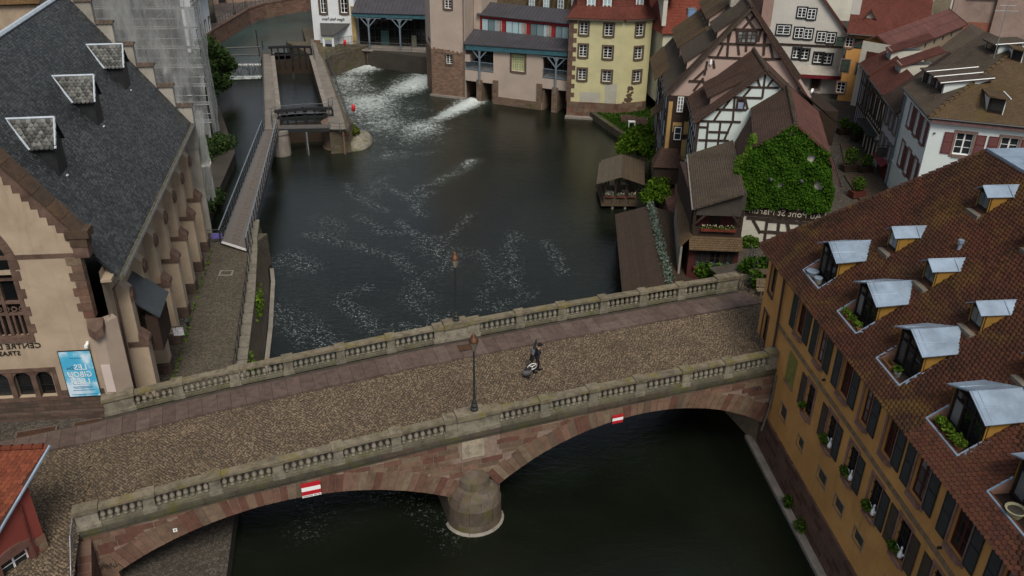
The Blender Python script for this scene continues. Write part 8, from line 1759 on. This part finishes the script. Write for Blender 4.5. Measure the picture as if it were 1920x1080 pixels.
# ---- ochre town house beside it
OHF = Fr.two(G(1569,189,5.8), G(1634,196,5.8)); oh = thing('ochre_town_house', 'narrow ochre town house with dark green shutters and a small roof dormer', 'house'); zeO = OHF.hit(1600,62)[1]; uO = OHF.uv(G(1634,196,5.8))[0]
H = [px_window(OHF, oh, *q7(855,362,918,455)), px_window(OHF, oh, *q7(770,795,840,895))]; wall(OHF, oh, 0, uO+3, 5.8, zeO, M_ochre, H, .2)
for h in H: window(OHF, oh, *h, depth=.2, surm=M_pst, nx=2, ny=3, sur=.15)
h = H[0]; M_dgs = flat('bottle_green_shutter', (.012,.032,.022), .6, .3); shutter(OHF, oh, h[0]-.95, h[0]-.15, h[2], h[3], M_dgs); shutter(OHF, oh, h[1]+.15, h[1]+1.15, h[2], h[3], M_dgs)
for q in ((810,575,880,690),(955,610,1005,715)): h = px_window(OHF, oh, *q7(*q)); shutter(OHF, oh, *h, M_dgs); mb = MB(); ring(mb, OHF, *h, .12, -.02, .03); mb.build('surround', M_pst, oh)
slab('roof_plane', [OHF.p(-.3,.5,zeO), OHF.p(uO+4,.5,zeO), OHF.p(uO+4,-6,zeO+4.2), OHF.p(-.3,-6,zeO+4.2)], .15, M_redr, oh); mb = MB(); mb.box(OHF, 0, uO+3, -8, -.3, 5.8, zeO); mb.build('body', M_ochre, oh); gutter(oh, OHF.p(-.3,.55,zeO-.05), OHF.p(uO+4,.55,zeO-.05), .08)
fD = Fr(OHF.p(0,-1.6,0), OHF.u); u_, z_ = fD.hit(*z7c(1078,215)); mb = MB(); mb.fpoly(fD, [(u_-.5,z_-.7),(u_+.5,z_-.7),(u_+.5,z_+.5),(u_,z_+1.1),(u_-.5,z_+.5)], -1.5, 0); d_ = mb.build('dormer', M_cream2, oh); window(Fr(fD.p(0,.0,0), fD.u), d_, u_-.28, u_+.28, z_-.5, z_+.4, 0, 0, None, M_white, 2, 2, M_glass, name='dormer_window')
for s in (-1,1): slab('dormer_roof', [fD.p(u_+s*.75,.3,z_+.25), fD.p(u_,.3,z_+1.2), fD.p(u_,-1.6,z_+1.2), fD.p(u_+s*.75,-1.6,z_+.25)], .08, M_btile, d_)
u_, z_ = fD.hit(*z7c(945,120)); mb = MB(); mb.box(fD, u_-.45, u_+.45, -1.5, -.3, z_-1, z_+2); mb.build('chimney', M_wgw, oh); mb = MB(); mb.box(fD, u_-.3, u_+.3, -1.3, -.5, z_+2, z_+2.8); mb.build('chimney_pot', M_rail, oh)
mb = MB(); mb.box(OHF, uO-1.2, uO+.8, .0, 1.2, 5.8, 8.6); mb.build('timber_porch', M_timber, oh)
# ---- red mansard house between yellow and pink houses
RRF = Fr.two(G(1232,190,2.6), G(1345,186,2.6)); rr = thing('red_mansard_house', 'house with bright red tiled mansard roof between the yellow and pink houses', 'house'); zeR = RRF.hit(1260,62)[1]; M_brt = tiles_far('bright_red_tiles', [(.16,.04,.026),(.21,.056,.034),(.18,.046,.03)], dark=.2, lich=.03)
wall(RRF, rr, 0, 12, 2.4, zeR, plaster('cream_wall', (.5,.48,.36)), ()); p = RRF.p
slab('mansard_plane', [p(-.3,.4,zeR), p(12,.4,zeR), p(12,-1.4,zeR+4), p(.8,-1.4,zeR+4)], .15, M_brt, rr); slab('mansard_plane', [p(-.9,-8,zeR), p(-.3,.4,zeR), p(.8,-1.4,zeR+4), p(.6,-8,zeR+4)], .15, M_brt, rr); slab('upper_roof_plane', [p(.6,-1.2,zeR+3.9), p(12,-1.2,zeR+3.9), p(12,-5,zeR+6.5), p(3,-5,zeR+6.5)], .15, M_brt, rr)
mb = MB(); mb.box(RRF, 0, 12, -8, -.2, 2.4, zeR+.1); mb.build('body', MATS['cream_wall'], rr); u_, z_ = RRF.hit(1295,28,-.6); mb = MB(); mb.box(RRF, u_-.5, u_+.5, -.8, -.25, z_-.8, z_+.8); w_ = mb.build('skylight', M_greyst, rr); mb = MB(); mb.box(RRF, u_-.36, u_+.36, -.25, -.22, z_-.6, z_+.6); mb.build('pane', glass('blue_sky_glass', (.12,.2,.36), .1), w_)
u_, z_ = RRF.hit(1243,20,-.5); mb = MB(); mb.prism([p(u_-.2,.1,z_-1.6), p(u_-.2,.1,z_+1.6), p(u_-.2,-2.5,z_+1.6)], np.array(p(.5,0,0))-np.array(p(0,0,0))); d_ = mb.build('dormer', M_cream2, rr); slab('dormer_roof', [p(u_-1.5,.3,z_+1.6), p(u_+1.2,.3,z_+1.6), p(u_+1.2,-3,z_+2.6), p(u_-1.5,-3,z_+2.6)], .12, M_brt, d_)
# ---- far roofs on the skyline
def backroof(name, label, pts, zs, mat, wallm=None, drop=6):
    t = thing(name, label, 'house', 'houses beyond the street'); P = [G(x, y, z) for (x, y), z in zip(pts, zs)]; slab('roof_plane', P, .2, mat, t); lo = P[0], P[1]
    mb = MB(); f = Fr.two(P[0], P[1]); mb.box(f, .2, math.hypot(*(P[1]-P[0])[:2])-.2, -6, -.3, 5, min(P[0][2], P[1][2])-.15); mb.build('wall', wallm or M_cream2, t); return t
backroof('ribbed_roof_house', 'far house with striped dormers and red ribs behind the ochre town house', [(1622,26),(1690,34),(1668,-25),(1600,-30)], [11.6,11.6,14.5,14.5], M_rib)
backroof('red_roof_house', 'far house with a plain red tiled roof beside the rubble gable', [(1692,28),(1760,4),(1740,-30),(1672,-12)], [12.3,12.3,14.5,14.5], MATS['red_row_tiles'])
backroof('brown_roof_house', 'far brown-roofed house behind the white gabled house', [(1572,45),(1640,40),(1640,-20),(1572,-20)], [15,15,19,19], M_btile) if False else None
t = thing('rubble_gable', 'bare rubble stone gable wall behind the long red-brown roof', 'wall', loc=(0,0,0)); f = Fr.two(G(1706,50,11.5), G(1782,12,11.5)); L = f.uv(G(1782,12,11.5))[0]; mb = MB(); mb.fpoly(f, [(0,7),(L,7),(L,14.2),(L*.6,13.6),(0,12.2)], -.5, 0); mb.build('wall', masonry('rubble_wall', [(.22,.19,.13),(.29,.25,.18),(.25,.21,.15)], .3, .14, (.2,.17,.12)), t)
t = thing('garden_parapet', 'weathered pinkish parapet wall with piers and brick panel at the upper right', 'wall'); f = Fr.two(G(1785,52,10.5), G(1905,58,10.5)); L = f.uv(G(1905,58,10.5))[0]
mb = MB(); mb.box(f, 0, L+6, -.5, 0, 6, 14); mb.build('wall', plaster('weathered_pink_wall', (.27,.2,.17), .35, .8), t); mb = MB(); mb.box(f, .8, L*.62, .0, .06, 9, 11.3); mb.build('brick_panel', masonry('red_brick', [(.24,.06,.035),(.30,.085,.05)], .24, .08, (.2,.12,.09)), t)
for x in (0, L*.66): mb = MB(); mb.box(f, x-.6, x+.6, 0, .5, 6, 15.5); mb.build('pier', MATS['weathered_pink_wall'], t)
mb = MB(); mb.box(f, .8, L*.62, -.6, .2, 14, 14.3); mb.build('coping', M_conc, t)
clump('hedge', 'dark hedge behind the parapet wall at the upper right', 'hedge', f.p(3,-2,13), [((0,0,1.2),(3,1,1.2)),((4,0,1),(3,1,1))], 1800, .3, L_bush)
backroof('mossy_back_house', 'dark mossy roof tucked behind the long beige flank', [(1748,140),(1860,66),(1822,44),(1735,110)], [12.2,12.2,13.6,13.6], M_gtile)
backroof('slope_roof_house', 'dark low roof between the beige flank and the white corner house', [(1660,165),(1705,165),(1735,118),(1690,120)], [12.2,12.2,14,14], M_gtile) if False else None
for k in range(6):   # filler town beyond the frame's top edge
    x = 20+k*22; t = thing('town_house', ['far town house with red roof, leftmost beyond the mill','far town house second beyond the mill','far town house third beyond the mill','far town house fourth beyond the mill','far town house fifth beyond the mill','far town house rightmost beyond the street'][k], 'house', 'far houses'); f = Fr((x,150+5*(k % 3)), (1,-.1)); mb = MB(); mb.box(f, 0, 16, -10, 0, 2, 13); mb.build('wall', M_cream2, t); slab('roof_plane', [f.p(-.4,.5,13), f.p(16.4,.5,13), f.p(16.4,-5,18.5), f.p(-.4,-5,18.5)], .2, MATS['red_row_tiles'], t); slab('roof_plane', [f.p(16.4,-10.5,13), f.p(-.4,-10.5,13), f.p(-.4,-5,18.5), f.p(16.4,-5,18.5)], .2, MATS['red_row_tiles'], t)
# ---- street furniture
deck = thing('terrace_deck', 'wooden terrace deck with planters in the street beside the ivy house', 'deck'); q_ = [G(1585,330,5.95), G(1650,372,5.95), G(1690,385,5.95), G(1640,325,5.95)]
a, b, c, d = G(1582,328,5.95), G(1612,376,5.95), G(1668,362,5.95), G(1634,324,5.95)
for i in range(16): t0, t1 = (i+.04)/16, (i+.96)/16; mb = MB(); mb.prism([a*(1-t0)+d*t0, b*(1-t0)+c*t0, b*(1-t1)+c*t1, a*(1-t1)+d*t1], (0,0,.05)); mb.build('deck_board', M_plank, deck)
deck2 = thing('terrace_deck', 'second wooden terrace deck farther up the street', 'deck'); a, b, c, d = G(1575,268,5.95), G(1586,322,5.95), G(1633,318,5.95), G(1604,272,5.95)
for i in range(14): t0, t1 = (i+.04)/14, (i+.96)/14; mb = MB(); mb.prism([a*(1-t0)+d*t0, b*(1-t0)+c*t0, b*(1-t1)+c*t1, a*(1-t1)+d*t1], (0,0,.05)); mb.build('deck_board', M_plank, deck2)
for k, (x, y, s) in enumerate(((1606,368,1.),(1592,318,1.2),(1622,322,.9),(1580,250,.9),(1598,252,.7),(1606,262,.8))):
    t = thing('street_planter', ['wooden planter with a bare shrub on the near terrace deck','leafy planter at the corner between the two decks','low planter by the shop side between the two decks','planter at the far left of the far deck','small planter farther up the street','low planter by the far shop front'][k], 'planter', 'planters in the street', loc=G(x,y,5.95)); f = Fr((0,0),(1,.3)); mb = MB(); mb.box(f, -.6*s, .6*s, -.35, .35, 0, .5); mb.build('box', M_redwood if k == 0 else M_timber, t); leaves('plants', blob_pts([((0,0,.9*s+.2),(.6*s,.5,.6*s))], int(330*s)), .14, L_bush, t)
t = thing('wall_lantern', 'black lantern on a bracket at the white corner house', 'lantern', loc=SF.p(uf-.2,.1,9.3)); mb = MB(); v_ = np.array([*SF.n,0]); mb.tube([(0,0,0), tuple(v_*1.6)], .04, 5); mb.build('bracket', M_dark, t); mb = MB(); mb.lathe([(.1,.05),(.24,.5),(.28,.52),(.06,.85)], 6, tuple(v_*1.5)); mb.build('lamp', M_dark, t); mb = MB(); ff = Fr((0,0), SF.n); mb.box(ff, .5, 1.3, -.04, .04, -.95, -.15); mb.build('hanging_sign', M_dark, t)
t = thing('satellite_dish', 'white satellite dish on the edge of the low roof by the street', 'dish', loc=G(1522,172,11)); mb = MB(); mb.sm = True; mb.lathe([(.02,0),(.2,.04),(.3,.1)], 14); o_ = mb.build('bowl', M_white, t); o_.rotation_euler = (R_(75),0,R_(40)); mb = MB(); mb.tube([(0,0,0),(0,0,-.8)], .03, 5); mb.build('mast', M_galv, t)
lowr = thing('low_annex', 'low grey tiled annex behind the ivy house', 'house'); slab('roof_plane', [G(1572,232,9.3), G(1518,185,10.5), G(1480,150,12), G(1545,205,12)], .1, M_gtile, lowr); mb = MB(); f = Fr.two(G(1572,232,8), G(1518,185,8)); mb.box(f, 0, 6, -3, -.2, 5.86, 9.2); mb.build('wall', M_timber, lowr)
# ================================================================== red house and stairs, lower left corner
rh = thing('red_corner_house', 'red rendered house corner with orange tiled roof and zinc verge', 'house'); rc0 = G(91,1032,4.4)
ph = R_(240); RHd = np.array([math.cos(ph), math.sin(ph)]); RHF = Fr(rc0, RHd); RHF.n = np.array([-RHd[1], RHd[0]]); 
if RHF.n@np.array([1,-1]) < 0: RHF.n = -RHF.n
M_redw = plaster('brick_red_render', (.19,.045,.036), .2, .4)
s1_, z1_ = RHF.hit(88,836); s2_, z2_ = RHF.hit(0,985); sl_ = (z2_-z1_)/(s2_-s1_)
s3_ = s2_+3.5; z3_ = z2_+sl_*3.5; vz = lambda s: z1_+sl_*(s-s1_)
wh_ = RHF.hit(18,1050); hw_ = (.75, 2.0, 3.2, 5.35)
wall(RHF, rh, 0, s3_, .9, 5.4, M_redw, [(hw_[0],hw_[1],hw_[2],5.35)], .25, top=[(0,5.4),(s3_,5.4),(s3_,z3_-.1),(0,vz(0)-.1)])
window(RHF, rh, *hw_, depth=.25, surm=flat('brown_window_surround', (.115,.062,.05), .9, .1), nx=2, ny=4, sash=M_white, sur=.28, proud=.08)
mb = MB(); cx = (hw_[0]+hw_[1])/2; mb.fpoly(RHF, [(cx+.92*math.cos(t), 5.3+.5*math.sin(t)) for t in np.linspace(0,math.pi,9)], .0, .09); mb.build('window_arch', MATS['brown_window_surround'], rh)
iw = np.array([-.995,-.1]); 
mb = MB(); q = [np.array(RHF.p(0,0,z)) for z in (.9, vz(0)-.1)]; I3 = np.array([iw[0]*5,iw[1]*5,0]); mb.add([q[0],q[0]+I3,q[1]+I3,q[1]], [(0,1,2,3)]); mb.build('back_wall', M_redw, rh)
mb = MB()
for k in range(7): z0 = 4.3+k*.34; mb.box(RHF, 0 if k % 2 else 0, .45 if k % 2 else .3, .002, .05, z0+.006, z0+.334)
mb.build('quoin_stones', M_brownst, rh) if False else None
for k in range(6): z0 = 3.2+k*.36; mb = MB(); mb.box(RHF, -.04, .5 if k % 2 else .32, -.05, .04, z0+.006, z0+.354); mb.build('quoin_stone', M_sand, rh)
mb = MB(); mb.box(RHF, -.05, s3_, .002, .12, .9, 3.2); mb.build('plinth', M_obase, rh)
pipe(rh, [RHF.p(.55,.1,vz(.55)-.4), RHF.p(.6,.1,6), RHF.p(.55,.1,3.4)], .045, flat('red_pipe', (.10,.03,.025), .6, .2))
ro = np.array([RHF.n[0]*.22, RHF.n[1]*.22, .06]); A_ = np.array(RHF.p(s1_,0,z1_))+ro; B_ = np.array(RHF.p(s3_,0,z3_))+ro; W_ = np.array([iw[0]*9, iw[1]*9, 0])
slab('roof_plane', [B_+W_, B_, A_, A_+W_], .12, M_oroof, rh)
M_orange = toned('orange_tile', [(.11,.03,.016),(.14,.038,.019),(.12,.034,.018),(.16,.046,.023)], .85, dark=.35)
ud = (A_-B_)/np.linalg.norm(A_-B_); nr_ = np.cross(np.array([1.,.1,0]), ud); nr_ /= np.linalg.norm(nr_)
tile_field([B_+W_, B_-[.18,0,0], A_-[.18,0,0], A_+W_], .2, .16, M_orange, rh, 'scale', .05, .03, singles=260)
mb = MB()
for k in range(16): a = A_+np.array([iw[0],iw[1],0])*(.25+k*.42); mb.tube([a+[0,0,.04], a+np.array([iw[0],iw[1],0])*.44+[0,0,.0]], [.14,.11], 8)
mb.build('ridge_tiles', M_orange, rh); mb = MB(); mb.tube([A_+[.02,0,.06], B_+[.02,0,.06]], .06, 5); mb.build('zinc_verge', M_zinc, rh)
st_ = thing('stone_steps', 'grey stone steps descending beside the red house to the arch path', 'steps'); sf = Fr(B(-20.35,-8.2), -BV); sf.n = -BU  # u towards viewer, n away from bridge
for k in range(20):
    z = 4.4-k*.175; mb = MB(); mb.box(sf, 2.0+k*.33, 2.36+k*.33, .12, 2.0, z-.6, z-.02*(k == 0)); mb.build('step', stones('step_stone', [(.10,.10,.085),(.13,.13,.11)], moss=.3), st_)
mb = MB(); mb.box(sf, -.2, 2.0, .1, 2.3, 3.8, 4.38); mb.build('landing', M_street, st_)
mb = MB(); mb.box(sf, 1.0, 9, -.5, .1, .5, (4.1,.9)); mb.build('stringer_wall', M_obase, st_)
t = thing('stair_railing', 'thin steel hand rail with mesh panels along the stone steps', 'railing'); 
P0, P1 = np.array(sf.p(.6,.02,4.4)), np.array(sf.p(8.5,.02,.9)); mb = MB(); mb.tube([P0+[0,0,1.05], np.array(sf.p(2.0,.02,5.4)), P1+[0,0,1.05]], .03, 6); mb.build('hand_rail', flat('bright_steel', (.35,.35,.36), .35, .6, .6), t)
for k in range(7): s = .6+k*1.25; z = 4.4 if s < 2 else 4.4-(s-2)*.53; mb = MB(); mb.tube([sf.p(s,.02,z), sf.p(s,.02,z+1.03)], .025, 5); mb.build('post', M_rail, t)
mb = MB()
for k in range(40): s = .7+k*.19; z = 4.4 if s < 2 else 4.4-(s-2)*.53; mb.tube([sf.p(s,.02,z+.1), sf.p(s,.02,z+.95)], .01, 4, False)
mb.build('infill_bars', M_rail, t, 'stuff')
g_ = G(873,652,dz(0)+.1); t = thing('pavement_hatch', 'rust-brown hatch plate in the bridge pavement near the lanterns', 'hatch', loc=(g_[0],g_[1],dz(0)+.075), rz=R_(19.4)); f = Fr((0,0),(1,0)); mb = MB(); mb.box(f, -.42, .42, -.3, .3, 0, .035); mb.build('plate', flat('rusty_plate', (.07,.035,.02), .8, .2, var=.4, sc=8), t); mb = MB(); ring_ = [mb.box(f, -.42, .42, s*.3-.02, s*.3+.02, 0, .04) for s in (-1, 1)]; mb.build('frame', M_dark, t)
for k, (x, y, sx, sy, lab) in enumerate(((66,812,.9,.42,'rust-brown drain grating farthest to the left in the church street'),(162,794,.6,.35,'rust-brown drain grating before the corner of the stone hall'),(110,843,.8,.3,'pale-rimmed rust-brown grating where the cobbles begin'),(97,960,.55,.55,'brown hatch cover at the head of the stone steps'))):
    g_ = G(x, y, dz(-24)+.1); t = thing('street_grating', lab, 'grating', 'gratings in the left street', loc=(g_[0],g_[1],4.47 if k != 3 else 4.45), rz=R_(19.4)); f = Fr((0,0),(1,0)); mb = MB(); mb.box(f, -sx-.1, sx+.1, -sy-.1, sy+.1, 0, .03); mb.build('rim', M_slab if k != 2 else M_conc, t); mb = MB(); mb.box(f, -sx, sx, -sy, sy, .0, .04); mb.build('grate', flat('rusty_grate', (.06,.03,.018), .8, .2, var=.5, sc=8), t)
# ================================================================== signs on the arches
M_sred = flat('sign_red', (.42,.012,.022), .45, .4, var=.06); M_swh = flat('sign_white_clean', (.75,.76,.76), .45, .4, var=.04)
for k, (u0, u1, z0, z1) in enumerate(((-10.52,-9.62,3.93,4.78),(5.76,6.38,4.5,5.03))):
    t = thing('waterway_sign', ['red and white no-entry board with a text strip on the left arch','red and white no-entry board on the right arch'][k], 'sign', 'no-entry boards on the arches'); nn = .16; st0 = z0+(.13 if k == 0 else 0); f = Fr(BN.p(0,nn,0), BU); h = (z1-st0)/3
    mb = MB(); mb.box(f, u0, u1, 0, .03, st0, st0+h); mb.build('red_band', M_sred, t); mb = MB(); mb.box(f, u0, u1, 0, .03, st0+2*h, z1); mb.build('red_band', M_sred, t); mb = MB(); mb.box(f, u0, u1, 0, .031, st0+h, st0+2*h); mb.build('white_band', M_swh, t)
    if k == 0:
        mb = MB(); mb.box(f, u0, u1, 0, .028, z0, st0); sp_ = mb.build('text_strip', M_swh, t); mb = MB()
        for j in range(16):
            if j in (9,13): continue
            x = u0+.04+j*.052; mb.box(f, x, x+.034, .028, .032, z0+.035, z0+.095)
        mb.build('small_print', M_dark, sp_, 'stuff')
    mb = MB(); mb.box(f, u0+.1, u0+.16, -.12, 0, z0+.2, z0+.26); mb.build('bracket', M_dark, t)
u_, z_ = BN.hit(340,1044,.06); z_ = AL['zc']+math.sqrt((AL['R']+.5)**2-(u_-AL['c'])**2); t = thing('number_plate', 'tiny white plate on the voussoirs near the left abutment', 'plate'); f = Fr(BN.p(0,.08,0), BU); mb = MB(); mb.box(f, u_-.09, u_+.09, 0, .02, z_-.1, z_+.1); mb.build('plate', M_swh, t); mb = MB(); mb.box(f, u_-.04, u_+.04, .02, .024, z_+.0, z_+.05); mb.box(f, u_-.012, u_+.012, .02, .025, z_-.06, z_+.0); mb.build('mark', M_dark, t)
t = thing('graffiti', 'dark scribbled graffiti tag on the left abutment stones', 'graffiti'); u_, z_ = BN.hit(200,1062,.06); mb = MB(); rg = np.random.default_rng(5)
for j in range(11): x = u_-.5+j*.1; mb.tube([BN.p(x, .07, z_+rg.uniform(-.15,.2)), BN.p(x+rg.uniform(-.05,.1), .07, z_+rg.uniform(-.2,.2)), BN.p(x+.12, .07, z_+rg.uniform(-.2,.15))], .014, 4)
mb.build('scribble', flat('spray_black', (.015,.012,.02), .7, .2), t, 'stuff')
t = thing('bridge_lock_iron', 'pair of rusted iron cramps at the right end of the spandrel', 'cramp'); u_, z_ = BN.hit(1418,728,.05)
for j in range(2): mb = MB(); mb.tube([BN.p(u_-.2+j*.22,.06,z_-.1), BN.p(u_+j*.22,.1,z_+.1), BN.p(u_+.1+j*.22,.06,z_-.12)], .03, 5); mb.build('cramp', M_dark, t)
pipe(bridge, [BN.p(15.7,.3,5.6), BN.p(15.6,.3,3.4), BN.p(15.3,.35,1.9)], .06, flat('lead_pipe', (.10,.095,.09), .5, .4))
# ================================================================== walker with gig bag and trolley
wk = G(1006,698,dz(2.2)); fx = BU*.98; fa = math.atan2(BU[1], BU[0])
pr = thing('person', 'person in black cap and dark jacket walking right with a bag on the back', 'person', loc=(wk[0],wk[1],dz(2.2)+.02), rz=fa)
def skin(name, verts, edges, radii, mat, parent, root=0, lv=2):
    me = bpy.data.meshes.new(name); me.from_pydata(verts, edges, []); me.update(); o = obj(name, me, mat, parent)
    o.modifiers.new('skin', 'SKIN'); me.skin_vertices.new(name='') if not me.skin_vertices else None
    for i, r in enumerate(radii): me.skin_vertices[0].data[i].radius = (r, r) if np.isscalar(r) else r; me.skin_vertices[0].data[i].use_root = (i == root)
    s = o.modifiers.new('sub', 'SUBSURF'); s.levels = lv; s.render_levels = lv; return o
pm = N('walker_clothes'); tc = pm.n('TexCoord'); sx = pm.n('SeparateXYZ'); pm.l(tc.outputs['Object'], sx.inputs[0])
pm.col(pm.ramp(pm.math('DIVIDE', sx.outputs[2], 2.), [(.0,(.012,.012,.013)),(.045,(.012,.012,.013)),(.05,(.008,.008,.01)),(.47,(.008,.008,.01)),(.48,(.012,.013,.022)),(.755,(.012,.013,.022)),(.765,(.30,.17,.12)),(.9,(.30,.17,.12))], 'CONSTANT')).rough(.8, .2)
V = [(0,0,.95),(.02,0,1.12),(.05,0,1.3),(.07,0,1.46),(.10,0,1.54),(.13,0,1.63),(.14,0,1.74),           # spine, neck, head 0-6
     (.0,.09,.9),(.16,.1,.52),(.12,.1,.12),(.24,.11,.05),                                              # left leg forward 7-10
     (.0,-.09,.9),(.02,-.1,.5),(-.22,-.1,.16),(-.14,-.1,.04),                                           # right leg back 11-14
     (.06,.19,1.43),(-.02,.25,1.17),(.14,.24,.98),(.2,.23,.93),                                         # left arm 15-18
     (.06,-.19,1.43),(.0,-.26,1.15),(-.1,-.3,.93),(-.13,-.31,.86)]                                      # right arm 19-22
E_ = [(0,1),(1,2),(2,3),(3,4),(4,5),(5,6),(0,7),(7,8),(8,9),(9,10),(0,11),(11,12),(12,13),(13,14),(3,15),(15,16),(16,17),(17,18),(3,19),(19,20),(20,21),(21,22)]
Rd = [(.18,.15),(.18,.16),(.21,.17),(.18,.13),.06,.085,.085,.1,.068,.05,.045,.1,.068,.05,.045,.085,.07,.055,.04,.085,.07,.055,.04]
skin('body', V, E_, Rd, pm.m, pr)
mb = MB(); mb.sm = True; mb.lathe([(.11,1.71),(.12,1.76),(.1,1.84),(.05,1.88),(.005,1.89)], 12, (.14,0,0), 1.1, 1.); mb.build('cap', flat('black_cap', (.01,.01,.011), .8, .2), pr)
mb = MB(); mb.prism([(.2,-.07,1.725),(.34,-.06,1.715),(.34,.06,1.715),(.2,.07,1.725)], (0,0,.018)); mb.build('cap_peak', MATS['black_cap'], pr)
mb = MB(); mb.sm = True; mb.lathe([(.02,-.03),(.025,0),(.008,.03)], 6, (.235,0,1.67)); mb.build('nose', flat('skin', (.30,.17,.12), .6, .3), pr)
for s in (-1, 1):
    mb = MB(); mb.sm = True; mb.lathe([(.01,-.035),(.025,0),(.01,.035)], 6, (.13,s*.095,1.67), 1, .5); mb.build('ear', MATS['skin'], pr); mb = MB(); mb.lathe([(.003,-.008),(.01,0),(.003,.008)], 6, (.222,s*.035,1.695)); mb.build('eye', M_dark, pr)
    mb = MB(); x0 = .24 if s > 0 else -.13; mb.prism([(x0-.12,s*.1-.05,.0),(x0+.14,s*.1-.045,.0),(x0+.17,s*.1,.0),(x0+.14,s*.1+.045,.0),(x0-.12,s*.1+.05,.0)], (0,0,.085)); mb.build('shoe', MATS['black_cap'], pr)
    hx = (.2,.23,.93) if s > 0 else (-.13,-.31,.86)
    for k in range(4): mb = MB(); l = (.07,.08,.078,.06)[k]; y0 = hx[1]+(k-1.5)*.018; mb.tube([(hx[0]+.02,y0,hx[2]-.02), (hx[0]+.045,y0,hx[2]-.02-l*.5), (hx[0]+.02,y0,hx[2]-.02-l)], [.009,.0085,.007], 5); mb.build('finger', MATS['skin'], pr)
    mb = MB(); mb.tube([(hx[0],hx[1]-s*.03,hx[2]), (hx[0]+.04,hx[1]-s*.045,hx[2]-.03), (hx[0]+.06,hx[1]-s*.04,hx[2]-.06)], [.011,.01,.008], 5); mb.build('thumb', MATS['skin'], pr)
def at_walker(dx, dy, dz_): q = wk[:2]+np.array([math.cos(fa),math.sin(fa)])*dx+np.array([-math.sin(fa),math.cos(fa)])*dy; return (q[0], q[1], dz(2.2)+.02+dz_)
t = thing('gig_bag', 'tall black instrument bag with a grey patch on the walker\'s back', 'bag', loc=at_walker(-.33,0,.82), rz=fa); mb = MB(); mb.sm = True; n = 14; prof = [(0,.10,.05),(.05,.2,.09),(.2,.23,.1),(.4,.19,.1),(.6,.2,.1),(.72,.13,.09),(.8,.075,.07),(1.12,.065,.06),(1.18,.04,.04)]
vs = []; fs = []
for z, a, b in prof:
    for k in range(n): th = 2*math.pi*k/n; vs.append((b*math.cos(th)+.24*z, a*math.sin(th)+.06*z, z))
for i in range(len(prof)-1):
    for k in range(n): fs.append((i*n+k, i*n+(k+1) % n, (i+1)*n+(k+1) % n, (i+1)*n+k))
fs += [tuple(range(n-1,-1,-1)), tuple((len(prof)-1)*n+k for k in range(n))]; mb.add(vs, fs); mb.build('case', flat('black_nylon', (.012,.012,.013), .6, .3), t)
mb = MB(); mb.prism([(.06,-.2,.48),(.06,.2,.48),(.12,.21,.72),(.12,-.17,.72)], (-.09,0,0)); mb.build('patch', flat('grey_patch', (.13,.125,.13), .7, .2), t)
mb = MB(); mb.tube([(.22,.08,1.17),(.27,.09,1.24),(.32,.09,1.2)], .018, 6); mb.build('handle', MATS['black_nylon'], t)
t = thing('hoop', 'white spoked metal hoop carried at the walker\'s side', 'hoop', loc=at_walker(-.36,-.24,.58), rz=fa)
def hoop(parent, r, tr, spk):
    mb = MB(); K = 20; ax = np.array([.85,0,.5])/np.linalg.norm([.85,0,.5])*0
    P = [np.array([r*math.cos(2*math.pi*k/K), -.35*r*math.sin(2*math.pi*k/K), r*.94*math.sin(2*math.pi*k/K)]) for k in range(K+1)]; mb.tube(P, tr, 6, False); mb.build('rim', M_swh, parent)
    for k in range(spk): p = P[int(k*K/spk)+2]; mb = MB(); mb.tube([(0,0,0), tuple(p)], tr*1.1, 5); mb.build('spoke', M_swh, parent)
    mb = MB(); mb.sm = True; mb.lathe([(.01,-.03),(.05,0),(.01,.03)], 8); mb.build('hub', M_swh, parent)
hoop(t, .27, .02, 3)
t = thing('trolley_bag', 'small grey and black trolley bag rolling behind the walker', 'bag', loc=at_walker(-.66,-.3,.07), rz=fa+.3); mb = MB(); mb.sm = True; mb.lathe([(.05,0),(.22,.04),(.26,.2),(.22,.34),(.05,.38)], 12, (0,0,.06), 1.2, .8); mb.build('bag', flat('grey_canvas', (.09,.09,.095), .8, .1), t)
mb = MB(); mb.sm = True; mb.lathe([(.2,.26),(.18,.36),(.06,.41),(.01,.42)], 12, (.03,.0,.06), 1.2, .8); mb.build('flap', MATS['black_nylon'], t)
for s in (-1,1):
    mb = MB(); mb.tube([(-.05,s*.2-.02,.0),(-.05,s*.2+.02,.0)], .07, 10); mb.build('wheel', MATS['black_nylon'], t)
mb = MB(); mb.tube([(.15,0,.35),(.4,.1,.75)], .015, 5); mb.build('pull_handle', M_dark, t)
